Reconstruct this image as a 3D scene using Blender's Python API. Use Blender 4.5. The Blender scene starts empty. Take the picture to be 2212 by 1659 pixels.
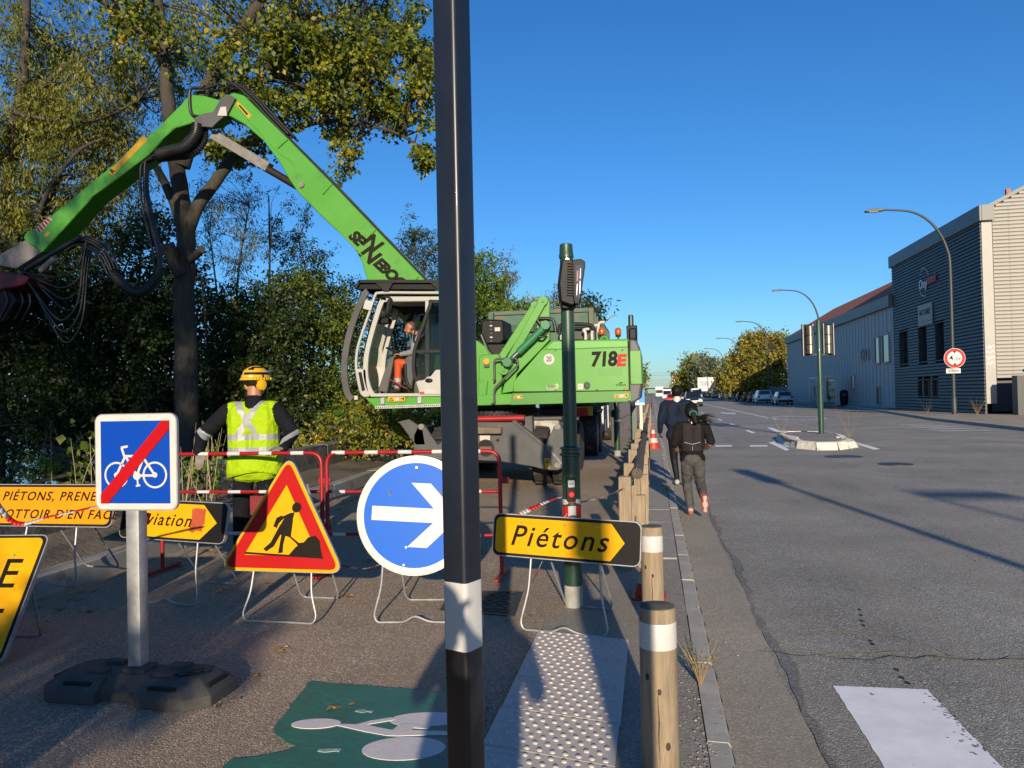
import bpy, bmesh, math, random
import numpy as np
from mathutils import Vector, Matrix, Quaternion
R = math.radians
random.seed(7); rng = np.random.default_rng(7)
scene = bpy.context.scene
COL = scene.collection
YAW = R(10.3)                       # the street runs along +Y; the photographer looks 10.3 degrees left of it

# ------------------------------------------------------------------ camera
cam = bpy.data.cameras.new('camera'); cam.sensor_width = 36; cam.lens = 36*1661/2212
cam.clip_start = 0.05; cam.clip_end = 6000
camo = bpy.data.objects.new('camera', cam); COL.objects.link(camo)
camo.matrix_world = Matrix.Translation((0, 0, 1.6)) @ Matrix.Rotation(YAW, 4, 'Z') @ Matrix.Rotation(R(90.89), 4, 'X') @ Matrix.Rotation(R(-1.2), 4, 'Z')
scene.camera = camo

# ------------------------------------------------------------------ sky, sun, exposure
SUN_EL = R(14.6); LDIR = (-math.sin(R(9.5)), math.cos(R(9.5)))     # horizontal travel of the light
world = bpy.data.worlds.new('World'); scene.world = world; world.use_nodes = True
wn = world.node_tree.nodes; wl = world.node_tree.links
sky = wn.new('ShaderNodeTexSky'); sky.sky_type = 'NISHITA'; sky.sun_disc = False
sky.sun_elevation = SUN_EL; sky.sun_rotation = math.atan2(-LDIR[0], -LDIR[1])
sky.air_density = 1.0; sky.dust_density = 0.35; sky.ozone_density = 2.5; sky.altitude = 20
hs_ = wn.new('ShaderNodeHueSaturation'); hs_.inputs['Saturation'].default_value = 1.22; hs_.inputs['Hue'].default_value = .493
wl.new(sky.outputs[0], hs_.inputs['Color']); tn_ = wn.new('ShaderNodeMix'); tn_.data_type = 'RGBA'; tn_.blend_type = 'MULTIPLY'; tn_.inputs[0].default_value = 1; tn_.inputs[7].default_value = (.385, .60, .885, 1)
wl.new(hs_.outputs[0], tn_.inputs[6]); wl.new(tn_.outputs[2], wn['Background'].inputs[0]); wn["Background"].inputs[1].default_value = 0.125
sl = bpy.data.lights.new('sun', 'SUN'); sl.energy = 5.0; sl.angle = R(0.53); sl.color = (1.0, 0.84, 0.62)
so = bpy.data.objects.new('sun', sl); COL.objects.link(so)
lv = Vector((LDIR[0]*math.cos(SUN_EL), LDIR[1]*math.cos(SUN_EL), -math.sin(SUN_EL)))
so.rotation_euler = lv.to_track_quat('-Z', 'Y').to_euler(); so.location = (5, -20, 12)
vs = scene.view_settings
scene.display_settings.display_device = 'sRGB'
vs.view_transform = 'Standard'; vs.look = 'None'; vs.exposure = 0.45; vs.gamma = 1; vs.use_curve_mapping = False

# ------------------------------------------------------------------ materials
def hexc(r, g, b):
    f = lambda c: (c/255/12.92 if c/255 <= .04045 else ((c/255+.055)/1.055)**2.4)
    return (f(r), f(g), f(b))
def M(name, col, rough=.55, metal=0., var=.12, vscale=3., bump=0., bscale=60., dirt=None, coat=0., spec=.5, bdist=.004, stretch=None):
    m = bpy.data.materials.new(name); m.use_nodes = True
    nt = m.node_tree; N = nt.nodes; Lk = nt.links; b = N['Principled BSDF']
    b.inputs['Roughness'].default_value = rough; b.inputs['Metallic'].default_value = metal
    b.inputs['Coat Weight'].default_value = coat; b.inputs['Specular IOR Level'].default_value = spec
    tc = N.new('ShaderNodeTexCoord'); vec = tc.outputs['Object']
    if stretch:
        mp = N.new('ShaderNodeMapping'); mp.inputs['Scale'].default_value = stretch; Lk.new(vec, mp.inputs[0]); vec = mp.outputs[0]
    base = None
    if var > 0:
        n = N.new('ShaderNodeTexNoise'); n.inputs['Scale'].default_value = vscale; n.inputs['Detail'].default_value = 6; n.inputs['Roughness'].default_value = .65
        Lk.new(vec, n.inputs['Vector'])
        cr = N.new('ShaderNodeValToRGB'); cr.color_ramp.elements[0].position = .3; cr.color_ramp.elements[1].position = .7
        cr.color_ramp.elements[0].color = tuple(c*(1-var) for c in col)+(1,); cr.color_ramp.elements[1].color = tuple(min(1, c*(1+var)) for c in col)+(1,)
        Lk.new(n.outputs[0], cr.inputs[0]); base = cr.outputs[0]
        mr = N.new('ShaderNodeMapRange'); mr.inputs[3].default_value = max(.03, rough-.08); mr.inputs[4].default_value = min(1, rough+.1)
        Lk.new(n.outputs[0], mr.inputs[0]); Lk.new(mr.outputs[0], b.inputs['Roughness'])
    else:
        b.inputs['Base Color'].default_value = tuple(col)+(1,)
    if dirt:
        dcol, dsc, dth = dirt
        n2 = N.new('ShaderNodeTexNoise'); n2.inputs['Scale'].default_value = dsc; n2.inputs['Detail'].default_value = 10; n2.inputs['Roughness'].default_value = .7
        Lk.new(vec, n2.inputs['Vector'])
        r2 = N.new('ShaderNodeValToRGB'); r2.color_ramp.elements[0].position = dth; r2.color_ramp.elements[1].position = min(1, dth+.14)
        Lk.new(n2.outputs[0], r2.inputs[0])
        mx = N.new('ShaderNodeMix'); mx.data_type = 'RGBA'
        Lk.new(r2.outputs[0], mx.inputs[0])
        if base: Lk.new(base, mx.inputs[6])
        else: mx.inputs[6].default_value = tuple(col)+(1,)
        mx.inputs[7].default_value = tuple(dcol)+(1,); base = mx.outputs[2]
    if base: Lk.new(base, b.inputs['Base Color'])
    if bump > 0:
        n3 = N.new('ShaderNodeTexNoise'); n3.inputs['Scale'].default_value = bscale; n3.inputs['Detail'].default_value = 5
        Lk.new(vec, n3.inputs['Vector'])
        bp = N.new('ShaderNodeBump'); bp.inputs['Strength'].default_value = bump; bp.inputs['Distance'].default_value = bdist
        Lk.new(n3.outputs[0], bp.inputs['Height']); Lk.new(bp.outputs[0], b.inputs['Normal'])
    return m

def asphalt(name, base, pale, tint, grain=140., speck=.5, patch=.25, bump=.6, bd=.006):
    """aggregate surface: dark binder, pale stones of several sizes, big soft patches, fine relief"""
    m = bpy.data.materials.new(name); m.use_nodes = True
    nt = m.node_tree; N = nt.nodes; Lk = nt.links; b = N['Principled BSDF']
    tc = N.new('ShaderNodeTexCoord'); V = tc.outputs['Object']
    vo = N.new('ShaderNodeTexVoronoi'); vo.inputs['Scale'].default_value = grain; Lk.new(V, vo.inputs['Vector'])
    sep = N.new('ShaderNodeSeparateColor'); Lk.new(vo.outputs['Color'], sep.inputs[0])
    rp = N.new('ShaderNodeValToRGB'); e = rp.color_ramp.elements
    e[0].position = .0; e[0].color = tuple(base)+(1,); e[1].position = 1.; e[1].color = tuple(pale)+(1,)
    k = rp.color_ramp.elements.new(1-speck*.75); k.color = tuple(x*.75+y*.25 for x, y in zip(base, pale))+(1,)
    Lk.new(sep.outputs[0], rp.inputs[0])
    n1 = N.new('ShaderNodeTexNoise'); n1.inputs['Scale'].default_value = .55; n1.inputs['Detail'].default_value = 9; n1.inputs['Roughness'].default_value = .62; Lk.new(V, n1.inputs['Vector'])
    r1 = N.new('ShaderNodeMapRange'); r1.inputs[1].default_value = .3; r1.inputs[2].default_value = .7; r1.inputs[3].default_value = 1-patch; r1.inputs[4].default_value = 1+patch
    Lk.new(n1.outputs[0], r1.inputs[0])
    mul = N.new('ShaderNodeMix'); mul.data_type = 'RGBA'; mul.blend_type = 'MULTIPLY'; mul.inputs[0].default_value = 1
    Lk.new(rp.outputs[0], mul.inputs[6]); Lk.new(r1.outputs[0], mul.inputs[7])
    # dusty streaks along the street
    mp = N.new('ShaderNodeMapping'); mp.inputs['Scale'].default_value = (1.6, .05, 1); Lk.new(V, mp.inputs[0])
    n2 = N.new('ShaderNodeTexNoise'); n2.inputs['Scale'].default_value = 1.2; n2.inputs['Detail'].default_value = 5; Lk.new(mp.outputs[0], n2.inputs['Vector'])
    r2 = N.new('ShaderNodeMapRange'); r2.inputs[1].default_value = .42; r2.inputs[2].default_value = .75; r2.inputs[3].default_value = 0; r2.inputs[4].default_value = .65
    Lk.new(n2.outputs[0], r2.inputs[0])
    mx = N.new('ShaderNodeMix'); mx.data_type = 'RGBA'; Lk.new(r2.outputs[0], mx.inputs[0]); Lk.new(mul.outputs[2], mx.inputs[6]); mx.inputs[7].default_value = tuple(tint)+(1,)
    Lk.new(mx.outputs[2], b.inputs['Base Color']); b.inputs['Roughness'].default_value = .85; b.inputs['Specular IOR Level'].default_value = .35
    n3 = N.new('ShaderNodeTexNoise'); n3.inputs['Scale'].default_value = grain*.6; n3.inputs['Detail'].default_value = 3; Lk.new(V, n3.inputs['Vector'])
    ad = N.new('ShaderNodeMath'); ad.operation = 'SUBTRACT'; Lk.new(n3.outputs[0], ad.inputs[0]); Lk.new(vo.outputs['Distance'], ad.inputs[1])
    bp = N.new('ShaderNodeBump'); bp.inputs['Strength'].default_value = bump; bp.inputs['Distance'].default_value = bd
    Lk.new(ad.outputs[0], bp.inputs['Height']); Lk.new(bp.outputs[0], b.inputs['Normal'])
    return m

def glass(name, col=(.02, .03, .03), alpha=.35, rough=.04):
    m = bpy.data.materials.new(name); m.use_nodes = True
    nt = m.node_tree; N = nt.nodes; Lk = nt.links
    out = N['Material Output']; N.remove(N['Principled BSDF'])
    g = N.new('ShaderNodeBsdfGlossy'); g.inputs['Roughness'].default_value = rough
    t = N.new('ShaderNodeBsdfTransparent'); t.inputs[0].default_value = tuple(1-(1-c)*alpha for c in col)+(1,)
    fr = N.new('ShaderNodeFresnel'); fr.inputs[0].default_value = 1.5
    mx = N.new('ShaderNodeMixShader'); Lk.new(fr.outputs[0], mx.inputs[0]); Lk.new(t.outputs[0], mx.inputs[1]); Lk.new(g.outputs[0], mx.inputs[2]); Lk.new(mx.outputs[0], out.inputs[0])
    return m

def leafmat(name, cols, trans=.35):
    """leaf colour picked per leaf from the stored random attribute"""
    m = bpy.data.materials.new(name); m.use_nodes = True
    nt = m.node_tree; N = nt.nodes; Lk = nt.links; b = N['Principled BSDF']; out = N['Material Output']
    at = N.new('ShaderNodeAttribute'); at.attribute_name = 'leafrand'
    rp = N.new('ShaderNodeValToRGB'); rp.color_ramp.interpolation = 'LINEAR'
    el = rp.color_ramp.elements
    while len(el) < len(cols): el.new(.5)
    for i, (p, c) in enumerate(cols): el[i].position = p; el[i].color = tuple(c)+(1,)
    Lk.new(at.outputs['Fac'], rp.inputs[0]); Lk.new(rp.outputs[0], b.inputs['Base Color'])
    b.inputs['Roughness'].default_value = .5; b.inputs['Specular IOR Level'].default_value = .35
    tr = N.new('ShaderNodeBsdfTranslucent'); Lk.new(rp.outputs[0], tr.inputs[0])
    mx = N.new('ShaderNodeMixShader'); mx.inputs[0].default_value = trans
    Lk.new(b.outputs[0], mx.inputs[1]); Lk.new(tr.outputs[0], mx.inputs[2]); Lk.new(mx.outputs[0], out.inputs[0])
    return m

# ------------------------------------------------------------------ mesh helpers
def tag(o, label=None, cat=None, group=None, kind=None):
    if label: o['label'] = label
    if cat: o['category'] = cat
    if group: o['group'] = group
    if kind: o['kind'] = kind
    return o
def empty(name, loc=(0, 0, 0), rz=0., label=None, cat=None, group=None):
    o = bpy.data.objects.new(name, None); COL.objects.link(o); o.location = loc; o.rotation_euler = (0, 0, rz); o.empty_display_size = .2
    return tag(o, label, cat, group)
def link(name, me, parent=None, loc=None, rz=None):
    o = bpy.data.objects.new(name, me); COL.objects.link(o)
    if parent is not None: o.parent = parent
    if loc is not None: o.location = loc
    if rz is not None: o.rotation_euler = (0, 0, rz)
    return o
def basis(d):
    d = Vector(d).normalized(); a = Vector((0, 0, 1)) if abs(d.z) < .9 else Vector((1, 0, 0))
    u = d.cross(a).normalized(); v = d.cross(u).normalized(); return u, v
class MB:
    def __init__(s): s.v = []; s.f = []; s.m = []
    def add(s, vs, fs, mi=0):
        k = len(s.v); s.v += [tuple(p) for p in vs]; s.f += [tuple(i+k for i in f) for f in fs]; s.m += [mi]*len(fs); return s
    def box(s, c, d, mi=0, rz=0., rx=0., ry=0., taper=1.):
        hx, hy, hz = d[0]/2, d[1]/2, d[2]/2
        P = [Vector((x*hx*(taper if z > 0 else 1), y*hy*(taper if z > 0 else 1), z*hz)) for z in (-1, 1) for y in (-1, 1) for x in (-1, 1)]
        if rz or rx or ry:
            Q = Matrix.Rotation(rz, 3, 'Z') @ Matrix.Rotation(ry, 3, 'Y') @ Matrix.Rotation(rx, 3, 'X'); P = [Q @ p for p in P]
        c = Vector(c)
        return s.add([p+c for p in P], [(0, 2, 3, 1), (4, 5, 7, 6), (0, 1, 5, 4), (2, 6, 7, 3), (0, 4, 6, 2), (1, 3, 7, 5)], mi)
    def bar(s, a, b, w, h, mi=0, up=(0, 0, 1)):
        """box from a to b, w across, h along up"""
        a = Vector(a); b = Vector(b); d = (b-a).normalized(); u = Vector(up); side = d.cross(u)
        if side.length < 1e-5: u = Vector((0, 1, 0)); side = d.cross(u)
        side.normalize(); u = side.cross(d).normalized()
        P = [p+side*w/2*i+u*h/2*j for p in (a, b) for i, j in ((-1, -1), (1, -1), (1, 1), (-1, 1))]
        return s.add(P, [(3, 2, 1, 0), (4, 5, 6, 7), (0, 1, 5, 4), (1, 2, 6, 5), (2, 3, 7, 6), (3, 0, 4, 7)], mi)
    def prism(s, poly, t0, t1, axis='y', mi=0):
        """poly of (a,b); extruded along axis from t0 to t1 (y: poly is x,z; z: poly is x,y; x: poly is y,z)"""
        mk = {'y': lambda a, b, t: (a, t, b), 'z': lambda a, b, t: (a, b, t), 'x': lambda a, b, t: (t, a, b)}[axis]
        n = len(poly); P = [mk(a, b, t0) for a, b in poly]+[mk(a, b, t1) for a, b in poly]
        ar = sum(poly[i][0]*poly[(i+1) % n][1]-poly[(i+1) % n][0]*poly[i][1] for i in range(n))
        fl = (ar > 0) != (axis == 'y')
        f0 = tuple(range(n)); f1 = tuple(range(2*n-1, n-1, -1))
        sd = [(i, i+n, (i+1) % n+n, (i+1) % n) for i in range(n)]
        if fl: f0 = f0[::-1]; f1 = f1[::-1]; sd = [q[::-1] for q in sd]
        if t1 < t0: f0 = f0[::-1]; f1 = f1[::-1]; sd = [q[::-1] for q in sd]
        return s.add(P, [f0, f1]+sd, mi)
    def tube(s, pts, r, n=8, mi=0, cap=True):
        pts = [Vector(p) for p in pts]; m = len(pts)
        rr = r if isinstance(r, (list, tuple)) else [r]*m
        ring = []; u = None
        for i, p in enumerate(pts):
            d = (pts[min(i+1, m-1)]-pts[max(i-1, 0)])
            if d.length < 1e-9: d = Vector((0, 0, 1))
            d.normalize()
            if u is None: u, _ = basis(d)
            u = (u-d*u.dot(d))
            if u.length < 1e-6: u, _ = basis(d)
            u.normalize(); w = d.cross(u)
            ring.append([p+(u*math.cos(2*math.pi*j/n)+w*math.sin(2*math.pi*j/n))*rr[i] for j in range(n)])
        V = [q for rg in ring for q in rg]
        Fc = [(i*n+j, i*n+(j+1) % n, (i+1)*n+(j+1) % n, (i+1)*n+j) for i in range(m-1) for j in range(n)]
        if cap: Fc += [tuple(range(n))[::-1], tuple(range((m-1)*n, m*n))]
        return s.add(V, Fc, mi)
    def cyl(s, a, b, r0, r1=None, n=16, mi=0): return s.tube([a, b], [r0, r0 if r1 is None else r1], n, mi)
    def lathe(s, prof, c=(0, 0, 0), n=20, mi=0, sx=1., sy=1.):
        """prof: (r,z) list bottom to top"""
        V = [(c[0]+r*sx*math.cos(2*math.pi*j/n), c[1]+r*sy*math.sin(2*math.pi*j/n), c[2]+z) for r, z in prof for j in range(n)]
        m = len(prof); Fc = [(i*n+j, i*n+(j+1) % n, (i+1)*n+(j+1) % n, (i+1)*n+j) for i in range(m-1) for j in range(n)]
        Fc += [tuple(range(n))[::-1], tuple(range((m-1)*n, m*n))]
        return s.add(V, Fc, mi)
    def ball(s, c, r, n=12, mi=0, sc=(1, 1, 1)):
        V = []; Fc = []; h = n//2
        for i in range(h+1):
            t = math.pi*i/h
            for j in range(n): V.append((c[0]+r*sc[0]*math.sin(t)*math.cos(2*math.pi*j/n), c[1]+r*sc[1]*math.sin(t)*math.sin(2*math.pi*j/n), c[2]+r*sc[2]*math.cos(t)))
        for i in range(h):
            for j in range(n): Fc.append((i*n+j, (i+1)*n+j, (i+1)*n+(j+1) % n, i*n+(j+1) % n))
        return s.add(V, Fc, mi)
    def poly(s, pts, mi=0): return s.add(pts, [tuple(range(len(pts)))], mi)
    def me(s, name, mats, smooth=True, ang=38):
        me = bpy.data.meshes.new(name); me.from_pydata(s.v, [], s.f)
        for m in (mats if isinstance(mats, (list, tuple)) else [mats]): me.materials.append(m)
        if any(s.m): me.polygons.foreach_set('material_index', s.m)
        if smooth:
            me.polygons.foreach_set('use_smooth', [True]*len(me.polygons)); me.set_sharp_from_angle(angle=R(ang))
        me.update(); return me
    def build(s, name, mats, parent=None, loc=None, rz=None, smooth=True, bev=0., ang=38, seg=2):
        o = link(name, s.me(name, mats, smooth, ang), parent, loc, rz)
        if bev: 
            b = o.modifiers.new('bevel', 'BEVEL'); b.width = bev; b.segments = seg; b.limit_method = 'ANGLE'; b.angle_limit = R(40)
        return o
def rrect(w, h, r, n=5, cx=0., cy=0.):
    P = []
    for sx, sy, a0 in ((1, 1, 0), (-1, 1, 90), (-1, -1, 180), (1, -1, 270)):
        for i in range(n+1):
            a = R(a0+90*i/n); P.append((cx+sx*(w/2-r)+r*math.cos(a), cy+sy*(h/2-r)+r*math.sin(a)))
    return P
def circ(r, n=32, cx=0., cy=0.): return [(cx+r*math.cos(2*math.pi*i/n), cy+r*math.sin(2*math.pi*i/n)) for i in range(n)]
def spline(pts, n=6):
    """Catmull-Rom through pts"""
    P = [Vector(p) for p in pts]; out = []
    for i in range(len(P)-1):
        a = P[max(i-1, 0)]; b = P[i]; c = P[i+1]; d = P[min(i+2, len(P)-1)]
        for k in range(n):
            t = k/n; out.append(.5*((2*b)+(c-a)*t+(2*a-5*b+4*c-d)*t*t+(3*b-a-3*c+d)*t**3))
    out.append(P[-1]); return out
def roundpath(pts, r, n=5):
    P = [Vector(p) for p in pts]; out = [P[0]]
    for i in range(1, len(P)-1):
        a = (P[i-1]-P[i]); b = (P[i+1]-P[i]); k = min(r, a.length*.49, b.length*.49)
        A = P[i]+a.normalized()*k; B = P[i]+b.normalized()*k
        for j in range(n+1):
            t = j/n; out.append(A*(1-t)**2+P[i]*2*t*(1-t)+B*t*t)
    out.append(P[-1]); return out
def text(name, body, size, m, parent, mat4, shear=0., bold=0., depth=.0008, align='CENTER', spacing=1., sx=1.):
    """flat lettering as a real mesh; mat4 places its XY plane"""
    c = bpy.data.curves.new(name, 'FONT'); c.body = body; c.size = size; c.shear = shear; c.offset = bold; c.extrude = depth
    c.align_x = align; c.align_y = 'CENTER'; c.space_character = spacing; c.resolution_u = 3
    t = bpy.data.objects.new(name+'_c', c); COL.objects.link(t)
    dg = bpy.context.evaluated_depsgraph_get(); me = bpy.data.meshes.new_from_object(t.evaluated_get(dg))
    bpy.data.objects.remove(t); bpy.data.curves.remove(c)
    me.transform(mat4 @ Matrix.Diagonal((sx, 1, 1, 1))); me.materials.clear(); me.materials.append(m)
    return link(name, me, parent)
def facing(origin, right, up):
    """matrix whose X is right, Y is up, Z the outward normal"""
    r = Vector(right).normalized(); u = Vector(up).normalized(); n = r.cross(u).normalized(); u = n.cross(r)
    m = Matrix((r, u, n)).transposed().to_4x4(); m.translation = Vector(origin); return m
FRONT = facing((0, 0, 0), (1, 0, 0), (0, 0, 1))            # local plate plane: x right, z up, faces -Y
def copy_tree(o, parent=None):
    c = o.copy(); COL.objects.link(c)
    if parent is not None: c.parent = parent
    for ch in list(o.children): copy_tree(ch, c)
    return c
def W(l, d, z=0.):
    """lateral/ahead metres from where the photographer stands -> street coordinates"""
    c, s = math.cos(YAW), math.sin(YAW); return (l*c-d*s, l*s+d*c, z)

# shared materials
m_green = M('machine_green', (.062, .25, .020), .38, var=.06, vscale=1.5, dirt=((.065, .16, .035), 2.6, .57), coat=.12)
m_greend = M('machine_green_skirt', (.045, .19, .018), .42, var=.08, vscale=2, dirt=((.09, .14, .06), 3., .62))
m_black = M('black_plastic', (.007, .007, .008), .5, var=.2, spec=.22)
m_blackm = M('black_matt_metal', (.013, .013, .014), .55, var=.25, dirt=((.035, .03, .025), 8, .66), spec=.25)
m_grey = M('machine_grey', (.075, .075, .076), .65, var=.22, vscale=2.5, bump=.15, bscale=30, dirt=((.12, .105, .085), 3.5, .58), spec=.3)
m_rubber = M('tyre_rubber', (.028, .026, .024), .85, var=.25, bump=.4, bscale=40, dirt=((.14, .12, .095), 5, .55))
m_white = M('white_paint', (.50, .49, .47), .45, var=.05)
m_cabwhite = M('cab_off_white', (.36, .35, .325), .4, var=.05)
m_galv = M('galvanised_steel', (.34, .345, .35), .5, metal=.5, var=.22, vscale=14, bump=.08, bscale=50)
m_steel = M('bright_steel', (.6, .6, .6), .25, metal=1, var=.1)
m_dkgreen = M('dark_green_paint', hexc(34, 62, 48), .38, var=.12, vscale=5, coat=.15, dirt=((.06, .07, .06), 18, .68))
m_red = M('barrier_red', hexc(140, 18, 26), .42, var=.14, vscale=6, dirt=((.13, .035, .02), 12, .66))
m_redtape = M('tape_red', hexc(178, 28, 22), .4, var=.06)
m_whitetape = M('tape_white', (.42, .41, .40), .4, var=.06)
m_concrete = M('concrete', (.27, .255, .23), .85, var=.2, vscale=4, bump=.35, bscale=50, dirt=((.13, .12, .10), 2.5, .55))
m_oldwall = M('weathered_wall', (.13, .12, .105), .9, var=.35, vscale=5, bump=.6, bscale=25, bdist=.012, dirt=((.055, .05, .042), 3.5, .5))
m_skin = M('skin', hexc(160, 108, 84), .5, var=.06)
m_skind = M('skin_dark', hexc(70, 44, 34), .5, var=.06)

# ================================================================== THE SETTING (many coordinates from here on are baked from image pixels)
m_road = asphalt('road_asphalt', hexc(114, 111, 106), hexc(190, 184, 172), hexc(150, 142, 128), 120, .42, .3, .55)
m_gut = asphalt('gutter_concrete', hexc(140, 131, 116), hexc(190, 180, 164), hexc(160, 148, 130), 160, .4, .2, .4)
m_path = asphalt('path_aggregate', hexc(124, 107, 90), hexc(206, 186, 162), hexc(152, 133, 112), 125, .42, .2, .7, .007)
m_walk = asphalt('sidewalk_asphalt', hexc(124, 117, 106), hexc(182, 172, 160), hexc(148, 138, 124), 150, .35, .22, .45)
m_slab = M('paving_slab', (.29, .27, .24), .85, var=.16, vscale=7, bump=.3, bscale=70, dirt=((.12, .11, .10), 5, .58))
m_kerb = M('kerb_stone', (.36, .335, .29), .85, var=.2, vscale=9, bump=.35, bscale=60, dirt=((.13, .12, .10), 4, .58))
m_earth = M('dry_earth', (.15, .12, .085), .95, var=.35, vscale=3, bump=.8, bscale=18, bdist=.02, dirt=((.05, .055, .025), 1.5, .5))
m_paint = M('road_paint', (.84, .83, .82), .65, var=.10, vscale=5, bump=.25, bscale=150, bdist=.003, dirt=((.36, .345, .33), 26, .63))
m_paintworn = M('road_paint_worn', (.52, .51, .49), .7, var=.2, vscale=10, dirt=((.14, .135, .13), 9, .52))
m_bikegreen = M('cycle_green', hexc(40, 104, 90), .55, var=.16, vscale=5, bump=.5, bscale=26, bdist=.01, dirt=((.035, .06, .055), 6, .62))
m_bikewhite = M('cycle_white', hexc(206, 198, 196), .6, var=.1, vscale=8, bump=.3, bscale=40, dirt=((.3, .28, .27), 8, .62))
m_tact = M('tactile_grey', hexc(188, 179, 170), .6, var=.08, vscale=7, dirt=((.24, .21, .18), 7, .62))
m_cast = M('cast_iron', (.055, .055, .055), .5, metal=.4, var=.3, vscale=9, bump=.7, bscale=55, bdist=.01)
m_joint = M('joint_dirt', (.045, .04, .03), .95, var=.3, vscale=20)

def sheet(name, pts, z, m, kind='structure', parent=None):
    b = MB(); b.poly([(x, y, z) for x, y in pts]); o = b.build(name, m, parent, smooth=False)
    if parent is None: o['kind'] = kind
    return o
# one ground sheet that reaches the horizon; it falls to the river on the left
gb = MB()
prof = [(-7.2, -.03), (-9.5, -.5), (-13, -2.6), (-400, -2.7), (-402, .3), (-4000, .4)]
xs = [(4000, -.03)]+prof
yy = [-4000, -60, -20, 0, 20, 60, 200, 4500]
for (x0, z0), (x1, z1) in zip(xs[:-1], xs[1:]):
    for y0, y1 in zip(yy[:-1], yy[1:]): gb.poly([(x0, y0, z0), (x0, y1, z0), (x1, y1, z1), (x1, y0, z1)])
tag(gb.build('ground', m_earth, smooth=False), kind='structure')
m_water = M('river_water', (.05, .07, .075), .12, var=.1, vscale=.4, bump=.35, bscale=1.4, bdist=.05)
sheet('river_water', [(-10, -4000), (-10, 4500), (-401, 4500), (-401, -4000)], -1.9, m_water)
# carriageway, gutter, kerbs, footways
sheet('road', [(.66, -60), (12.4, -60), (12.4, 20), (13.3, 40), (17, 70), (17, 1500), (.66, 1500)], 0., m_road)
gt = MB(); n = 140
for i in range(n):
    y0 = -6+i*.5; y1 = y0+.5
    w = lambda y: .68+.012*math.sin(y*2.3)+.01*math.sin(y*5.1+1)
    gt.poly([(.31, y0, .004), (w(y0), y0, .004), (w(y1), y1, .004), (.31, y1, .004)])
gt.poly([(.31, 64, .004), (.66, 64, .004), (.66, 600, .004), (.31, 600, .004)])
tag(gt.build('gutter', m_gut, smooth=False), kind='structure')
path = sheet('path', [(-5., -60), (-.15, -60), (-.15, 600), (-5., 600)], .05, m_path)
walk = sheet('pavement', [(-.75, -60), (.20, -60), (.20, 600), (-.06, 600), (-.06, 8.), (-.75, 5.2)], .054, m_walk)
# slabs of the footway beside the fence, each its own piece
def slab_me(w, l, h=.03): return MB().box((0, 0, -h/2), (w, l, h)).me('slab', m_slab, False)
sm = [MB().box((0, 0, 0), (.33, L_, .03)).me('slab', m_slab, False) for L_ in (.985, .986, .984)]
y = 7.3
for i in range(46):
    o = link('slab', sm[i % 3], walk, (.028+random.uniform(-.004, .004), y+.5, .0525+random.uniform(0, .006))); o.rotation_euler = (random.uniform(-.003, .003), random.uniform(-.006, .006), random.uniform(-.004, .004)); y += 1.0
# kerb stones
kerb = empty('kerb', (0, 0, 0)); kerb['kind'] = 'structure'
km = MB().prism([(-.05, -.06), (.05, -.06), (.052, .03), (.04, .047), (-.05, .05)], -.494, .494, 'y').me('kerb_stone', m_kerb, False)
for i in range(64):
    o = link('kerb_stone', km, kerb, (.255+random.uniform(-.004, .004), -2+i+.03*(i % 2), .008+random.uniform(-.004, .006))); o.rotation_euler.z = random.uniform(-.006, .006)
MB().box((.255, 330, .03), (.1, 536, .055)).build('kerb_run', m_kerb, kerb)
MB().box((.25, 150, .0), (.1, 310, .04)).build('kerb_joint', m_joint, kerb)
cr = MB()                                              # dirty joint between kerb and gutter
for i in range(90):
    a = -1+i*.33; cr.poly([(.302, a, .0075), (.302+.012+.012*random.random(), a+.16, .0075), (.302+.01, a+.33, .0075), (.300, a+.33, .0075)])
cr.build('joint_dirt', m_joint, kerb, smooth=False)
# old kerb and low wall on the river side
lk = MB()
lp = [(-4.86, -30), (-4.86, 3), (-4.9, 7.4), (-5.0, 9.5), (-5.2, 14), (-5.6, 22), (-6.2, 34), (-6.2, 80)]
edge = empty('river_kerb'); edge['kind'] = 'structure'
for i in range(len(lp)-1):
    (x0, y0), (x1, y1) = lp[i], lp[i+1]; n = max(1, int((y1-y0)/1.6)) if y1 < 40 else 8
    for k in range(n):
        a = (x0+(x1-x0)*k/n, y0+(y1-y0)*k/n); b = (x0+(x1-x0)*(k+1)/n, y0+(y1-y0)*(k+1)/n-.012)
        MB().bar((a[0]-.1, a[1], .12+random.uniform(-.01, .01)), (b[0]-.1, b[1], .12), .2, .22).build('kerb_stone', m_concrete, edge, bev=.012)
bank = MB()
for i in range(len(lp)-1):
    (x0, y0), (x1, y1) = lp[i], lp[i+1]
    bank.poly([(x0-.2, y0, .2), (x1-.2, y1, .2), (x1-1.05, y1, .34), (x0-1.05, y0, .34)])
tag(bank.build('verge', m_earth, smooth=False), kind='structure')
wl_ = empty('low_wall', (-6, 10, 0), label='weathered low concrete wall along the river side behind the red barriers', cat='wall')
for i in range(len(lp)-1):
    (x0, y0), (x1, y1) = lp[i], lp[i+1]; n = max(1, int((y1-y0)/2.4))
    for k in range(n):
        a = Vector((x0+(x1-x0)*k/n-1.15, y0+(y1-y0)*k/n, .34)); b = Vector((x0+(x1-x0)*(k+1)/n-1.15, y0+(y1-y0)*(k+1)/n-.02, .34))
        o = MB().bar(a-Vector((-6, 10, 0)), b-Vector((-6, 10, 0)), .3, .8+random.uniform(-.02, .02)).build('wall_block', m_oldwall, wl_, bev=.03)
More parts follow.
